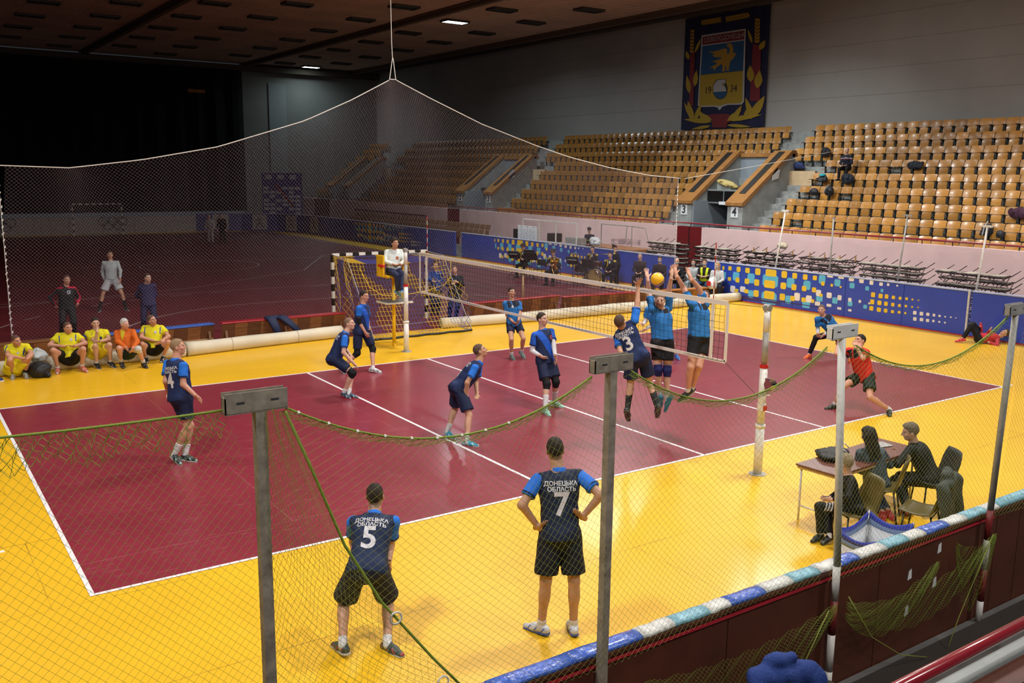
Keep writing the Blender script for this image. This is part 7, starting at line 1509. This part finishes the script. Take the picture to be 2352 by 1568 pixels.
person('boy', 'short-haired scorer in a black hooded jacket leaning to the table', (-100, -12), dict(top=(.008, .009, .010), long=1, topname='jacket', hem=-.05, seat=0, collar=(.008, .009, .01), bottom=(.010, .010, .016), pants=1, shoes=((.45, .02, .03), (.4, .02, .03), (.5, .1, .1))), PALE, (.16, .13, .09), hairstyle='thick', hb=.0125, hh=.0055, hc=.0105)
# ---- background people (template poses standing where the photograph puts them)
def bg(label, kind, x, y, face, look, top, bottom=BLACK, arms='lap', H=1.76, hair=(.03, .02, .015), z=0., **k):
    J, H = tpl(kind, x, y, face, H, z, arms, k.pop('legs', .02)); o = dict(top=top, long=1, topname='jacket', hem=(-.02 if kind == 'sit' else -.14), seat=(0 if kind == 'sit' else 1), collar=k.pop('collar', top), bottom=bottom, pants=1, shoes=(BLACK, BLACK), paint=k.pop('paint', lambda g, V, C_: None))
    return person(label[:9], label, look, o, PALE, hair, J=J, H=H, hb=.022, hh=.0095, hc=.017, **k)
UNI = (.008, .008, .015)
def cord(g, V, C_): x, y, t = g.tl(V); C_[(y > 0) & (x > .05) & (np.abs(x-.11-.04*np.sin(t*6)) < .018) & (t > .5)] = (.5, .38, .02); C_[(np.abs(x) > .15) & (t > .9)] = (.4, .3, .03); C_[(y > 0) & (np.abs(x) < .025) & (t > .8)] = (.5, .5, .5)
bg('bandsman in peaked cap holding sheet music, leftmost of the band', 'sit', 12.1, 17.7, 215, None, UNI, cap=1, arms='play', paint=cord)
bg('bandsman in peaked cap seated with a brass horn', 'sit', 11.6, 14.9, 210, None, UNI, cap=1, arms='play', paint=cord)
bg('bareheaded bandsman with yellow braid sitting behind the drums', 'sit', 14.2, 15.6, 205, None, UNI, arms='play', paint=cord)
bg('bareheaded bandsman with thick yellow braid seated in front', 'sit', 13.0, 13.1, 215, None, UNI, arms='lap', paint=cord)
bg('bandsman in cap standing sideways by the blue board', 'stand', 13.6, 13.4, 120, (60, 0), UNI, arms='side', cap=1, paint=cord, z=-.02, H=1.62)
bg('grey-haired man in a dark coat with mask under his chin', 'sit', 13.65, 12.1, 215, None, (.022, .016, .018), (.012, .012, .016), hair=(.30, .30, .30), mask='chin', hairstyle='buzz')
bg('man in dark coat and blue mask behind the volleyball', 'sit', 13.45, 10.8, 215, None, (.02, .015, .016), (.02, .014, .016), mask=1, hair=(.05, .04, .04))
bg('balding masked man in black behind the blockers hands', 'sit', 13.5, 9.95, 212, None, (.010, .014, .018), hairstyle='bald', mask=1)
bg('masked young woman in a pale grey top', 'sit', 14.0, 9.62, 215, None, (.45, .50, .52), (.25, .32, .38), H=1.66, hair=(.05, .03, .02), hairstyle='long', mask=1, arms='lap')
def vest(g, V, C_): x, y, t = g.tl(V); C_[(y > .0) & (np.abs(np.abs(x)-.075-.05*(t-.4)) < .038) & (t > .36)] = (.62, .75, .02); C_[(t < .30) & (t > .12)] = (.62, .75, .02)
bg('masked man in a black top with yellow safety vest', 'sit', 14.0, 9.05, 212, None, (.012, .012, .016), (.03, .07, .16), mask=1, paint=vest, arms='crossed', H=1.8, hair=(.09, .05, .03))
bg('masked fair-haired woman in a white jacket', 'sit', 14.0, 8.45, 215, None, (.55, .58, .60), (.012, .014, .02), H=1.66, hair=(.45, .33, .2), hairstyle='long', mask=1)
bg('person in dark fire service jacket sitting behind the boards', 'sit', 16.2, 18.3, 205, (10, -30), (.012, .010, .022), arms='lap', z=.58, beret=(.02, .012, .02), paint=lambda g, V, C_: C_.__setitem__((np.abs(g.tl(V)[2]-.55) < .025) & (g.tl(V)[1] > 0), (.5, .48, .03)))
def spec(g, V, C_): x, y, t = g.tl(V); C_[(np.abs(t-.80-.25*(.1-np.abs(x))) < .018) & (y > 0)] = (.55, .55, .55); C_[(np.abs(t-.73-.25*(.1-np.abs(x))) < .018) & (y > 0)] = (.22, .01, .03)
bg('lone spectator in a dark jacket with white chest stripes on the stand', 'sit', 23.55, 10.35, 195, (-10, -25), (.012, .015, .03), arms='lap', z=4.23-.05, hair=(.4, .3, .25), hairstyle='bald', paint=spec)
bg('distant player in white walking far across the dark hall', 'stand', 5.75, 40.9, 225, (60, 0), (.40, .38, .40), (.40, .38, .40), arms='side')
bg('distant figure in black beside the white-clad player', 'stand', 6.45, 40.9, 240, (60, 0), (.008, .008, .01), arms='side', H=1.8)
# shoe of a person outside the left edge
# ---- band instruments and chairs
def bchair(x, y, face, lb):
    t = empty('folding_chair', (x, y, 0), math.radians(face-90), lb, 'chair'); q = MB(); q.box(-.2, .2, -.2, .2, .44, .47); q.build('seat', BK, t, bevel=.006); q = MB(); q.box(-.2, .2, -.23, -.2, .6, .85); q.build('backrest', BK, t, bevel=.006)
    for sx in (-1, 1):
        q = MB(); q.cyl((sx*.19, .18, 0), (sx*.19, .18, .44), .012, n=6); q.build('leg', MT['black_paint'], t); q = MB(); q.cyl((sx*.19, -.2, 0), (sx*.19, -.22, .85), .012, n=6); q.build('leg', MT['black_paint'], t)
for x, y, f, lb in ((12.1, 17.7, 215, 'chair under the leftmost bandsman'), (11.6, 14.9, 210, 'chair under the horn player'), (14.2, 15.6, 205, 'chair behind the drum kit'), (13.0, 13.1, 215, 'chair of the front bandsman with thick braid'), (11.9, 16.3, 210, 'empty black chair between the two capped bandsmen'), (12.3, 14.1, 210, 'empty chair beside the drums'),
    (13.65, 12.1, 215, 'chair of the grey-haired man'), (13.45, 10.8, 215, 'chair of the masked man behind the ball'), (13.5, 9.95, 212, 'chair of the balding masked man'), (14.0, 9.62, 215, 'chair of the young masked woman'), (14.0, 9.05, 212, 'chair of the man in the safety vest'), (14.0, 8.45, 215, 'chair of the fair-haired woman'), (16.2, 18.3, 205, 'chair of the person behind the boards')): bchair(x, y, f, lb)
def mstand(x, y, face, h_, lb):
    t = empty('music_stand', (x, y, 0), math.radians(face-90), lb, 'music stand'); q = MB(); q.bar((-.25, 0, h_), (.25, 0, h_), .02, .36, up=(0, .5, .87)); q.build('desk', BK, t); q = MB(); q.cyl((0, 0, .3), (0, 0, h_), .012, n=6)
    for a in (0, 2.1, 4.2): q.cyl((0, 0, .35), (.3*math.cos(a), .3*math.sin(a), 0), .01, n=6)
    q.build('tripod', MT['black_paint'], t)
    return t
for x, y, h_, lb in ((11.3, 17.3, 1.0, 'leftmost black music stand with open white sheets'), (11.9, 17.0, 1.05, 'black music stand right of the first bandsman'), (11.2, 15.9, 1.05, 'black music stand left of the horn player'), (11.9, 14.1, 1.0, 'black music stand right of the horn player'), (12.5, 13.9, .9, 'low black music stand by the drums')):
    t = mstand(x, y, 210, h_, lb)
    if h_ == 1.0: q = MB(); q.box(-.18, .18, -.02, .14, h_+.03, h_+.035); q.build('sheet', MT['paper'], t)
t = empty('brass_horn', (11.35, 14.5, .35), 0, 'shiny brass horn resting on the capped bandsman', 'instrument'); q = MB(); q.tube([(.25*math.cos(a)*.5, .25*math.sin(a)*.5, .25+.22*math.sin(a*1)) for a in np.linspace(0, 5.5, 16)], .022, 8); q.tube([(0, 0, .25), (-.05, -.05, .5), (-.1, -.1, .68)], [.03, .06, .17], 12, caps=False); q.build('horn_tube', MT['brass'], t, True)
t = empty('drum_kit', (13.0, 14.2, 0), math.radians(120), 'drum kit with dark shells and a patterned bass drum', 'drums')
def drum(c, r, h_, mm, nm, ax='z'):
    q = MB(); q.cyl((0, 0, 0), (0, 0, h_) if ax == 'z' else (0, -h_, 0), r, n=20); o = q.build(nm, mm, t); o.location = c
    q = MB(); 
    for z in (0, h_): q.tube([((r+.01)*math.cos(a), (r+.01)*math.sin(a), z) if ax == 'z' else ((r+.01)*math.cos(a), -z, (r+.01)*math.sin(a)) for a in np.linspace(0, 2*math.pi, 20, endpoint=False)], .012, 5, closed=True)
    q.build('hoop', MT['chrome'], o); return o
dk = solid('drum_dark', (.05, .02, .02), .3); drum((0, 0, .3), .28, .4, solid('drum_tan', (.3, .2, .08), .4), 'bass_drum', 'y'); drum((-.25, .05, .72), .17, .2, dk, 'tom'); drum((.2, .05, .74), .16, .2, dk, 'tom'); drum((.6, -.1, .45), .2, .3, dk, 'floor_tom'); drum((-.6, -.05, .62), .18, .14, MT['chrome'], 'snare')
for x, y, z in ((-.7, .3, 1.25), (.7, .3, 1.2)):
    q = MB(); q.lathe((x, y, z), [(.24, 0), (.05, .03), (.01, .035)], 20); q.build('cymbal', solid('cymbal_old', (.12, .09, .04), .35), t, True); q = MB(); q.cyl((x, y, 0), (x, y, z), .012, n=6); q.cyl((x, y, .3), (x+.2, y+.15, 0), .01, n=6); q.cyl((x, y, .3), (x-.2, y+.15, 0), .01, n=6); q.build('cymbal_stand', MT['chrome'], t)
o = lumpy('carrier_bag', (.4, .35, .5), (13.6, 8.3, .42), MT['paper'], 'white plastic carrier bag with a red mark on the orange bench', 'bag', 61, .12); q = MB(); q.box(-.22, -.19, -.1, .06, .12, .28); q.build('red_mark', MT['red_paint'], o)
o = lumpy('coat', (.3, .5, 1.25), (14.75, 10.2, .0), solid('coat_black', (.008, .008, .010), .9), 'black coat hanging in the gap between the blue boards', 'coat', 62, .08)
# shoe at left edge

# ---- coats draped over chairs
def coat(name, loc, rz, colm, label, wide=.40, drop=.66, top=.90, sl=1, h=.011, seed=1):
    F_ = Field((-.42, -.55, .05), (.42, .25, top+.15), h)
    F_.add(cone((-wide/2, -.27, top-.10), (wide/2, -.27, top-.10), .075, .075), .03); F_.add(cone((-.07, -.25, top), (.07, -.25, top), .06, .06), .03)
    n = 7
    for i in range(n):
        x = -wide/2+wide*i/(n-1); dd = .10*math.sin(i*2.3+seed); F_.add(cone((x*.95, -.27, top-.12), (x*1.12, -.31-.04*math.cos(i*2.6+seed), top-drop+dd), .066, .036, 1), .02)
    if sl:
        for s in (-1, 1): F_.add(cone((s*wide*.55, -.30, top-.14), (s*(wide*.62), -.36, top-.14-.46), .065, .05, 1), .025)
    F_.wrinkle(.014, seed, 20); V, F = F_.mesh(); o = mesh_np(name, V, F, colm, None, True); o.location = loc; o.rotation_euler = (0, 0, rz); tag(o, label, 'coat'); return o
coat('coat', (CC[0], CC[1], 0), math.radians(18), mat('coat_cloth', (.045, .055, .05), .85, noise=.2, bump=.5, bscale=40), 'dark grey coat draped over a chair back by the boards', .44, .66, .93)
o = coat('coat', (-5.36, -10.15, .08), math.radians(-12), mat('coat_blue', (.012, .04, .20), .85, noise=.15, bump=.5, bscale=50), 'royal blue jacket with a yellow tag hung at the bottom edge', .46, .5, .90, 1, .0095, 5)
q = MB(); q.box(-.03, .03, -.372, -.36, .70, .77); q.build('yellow_tag', MT['print_yellow'], o)
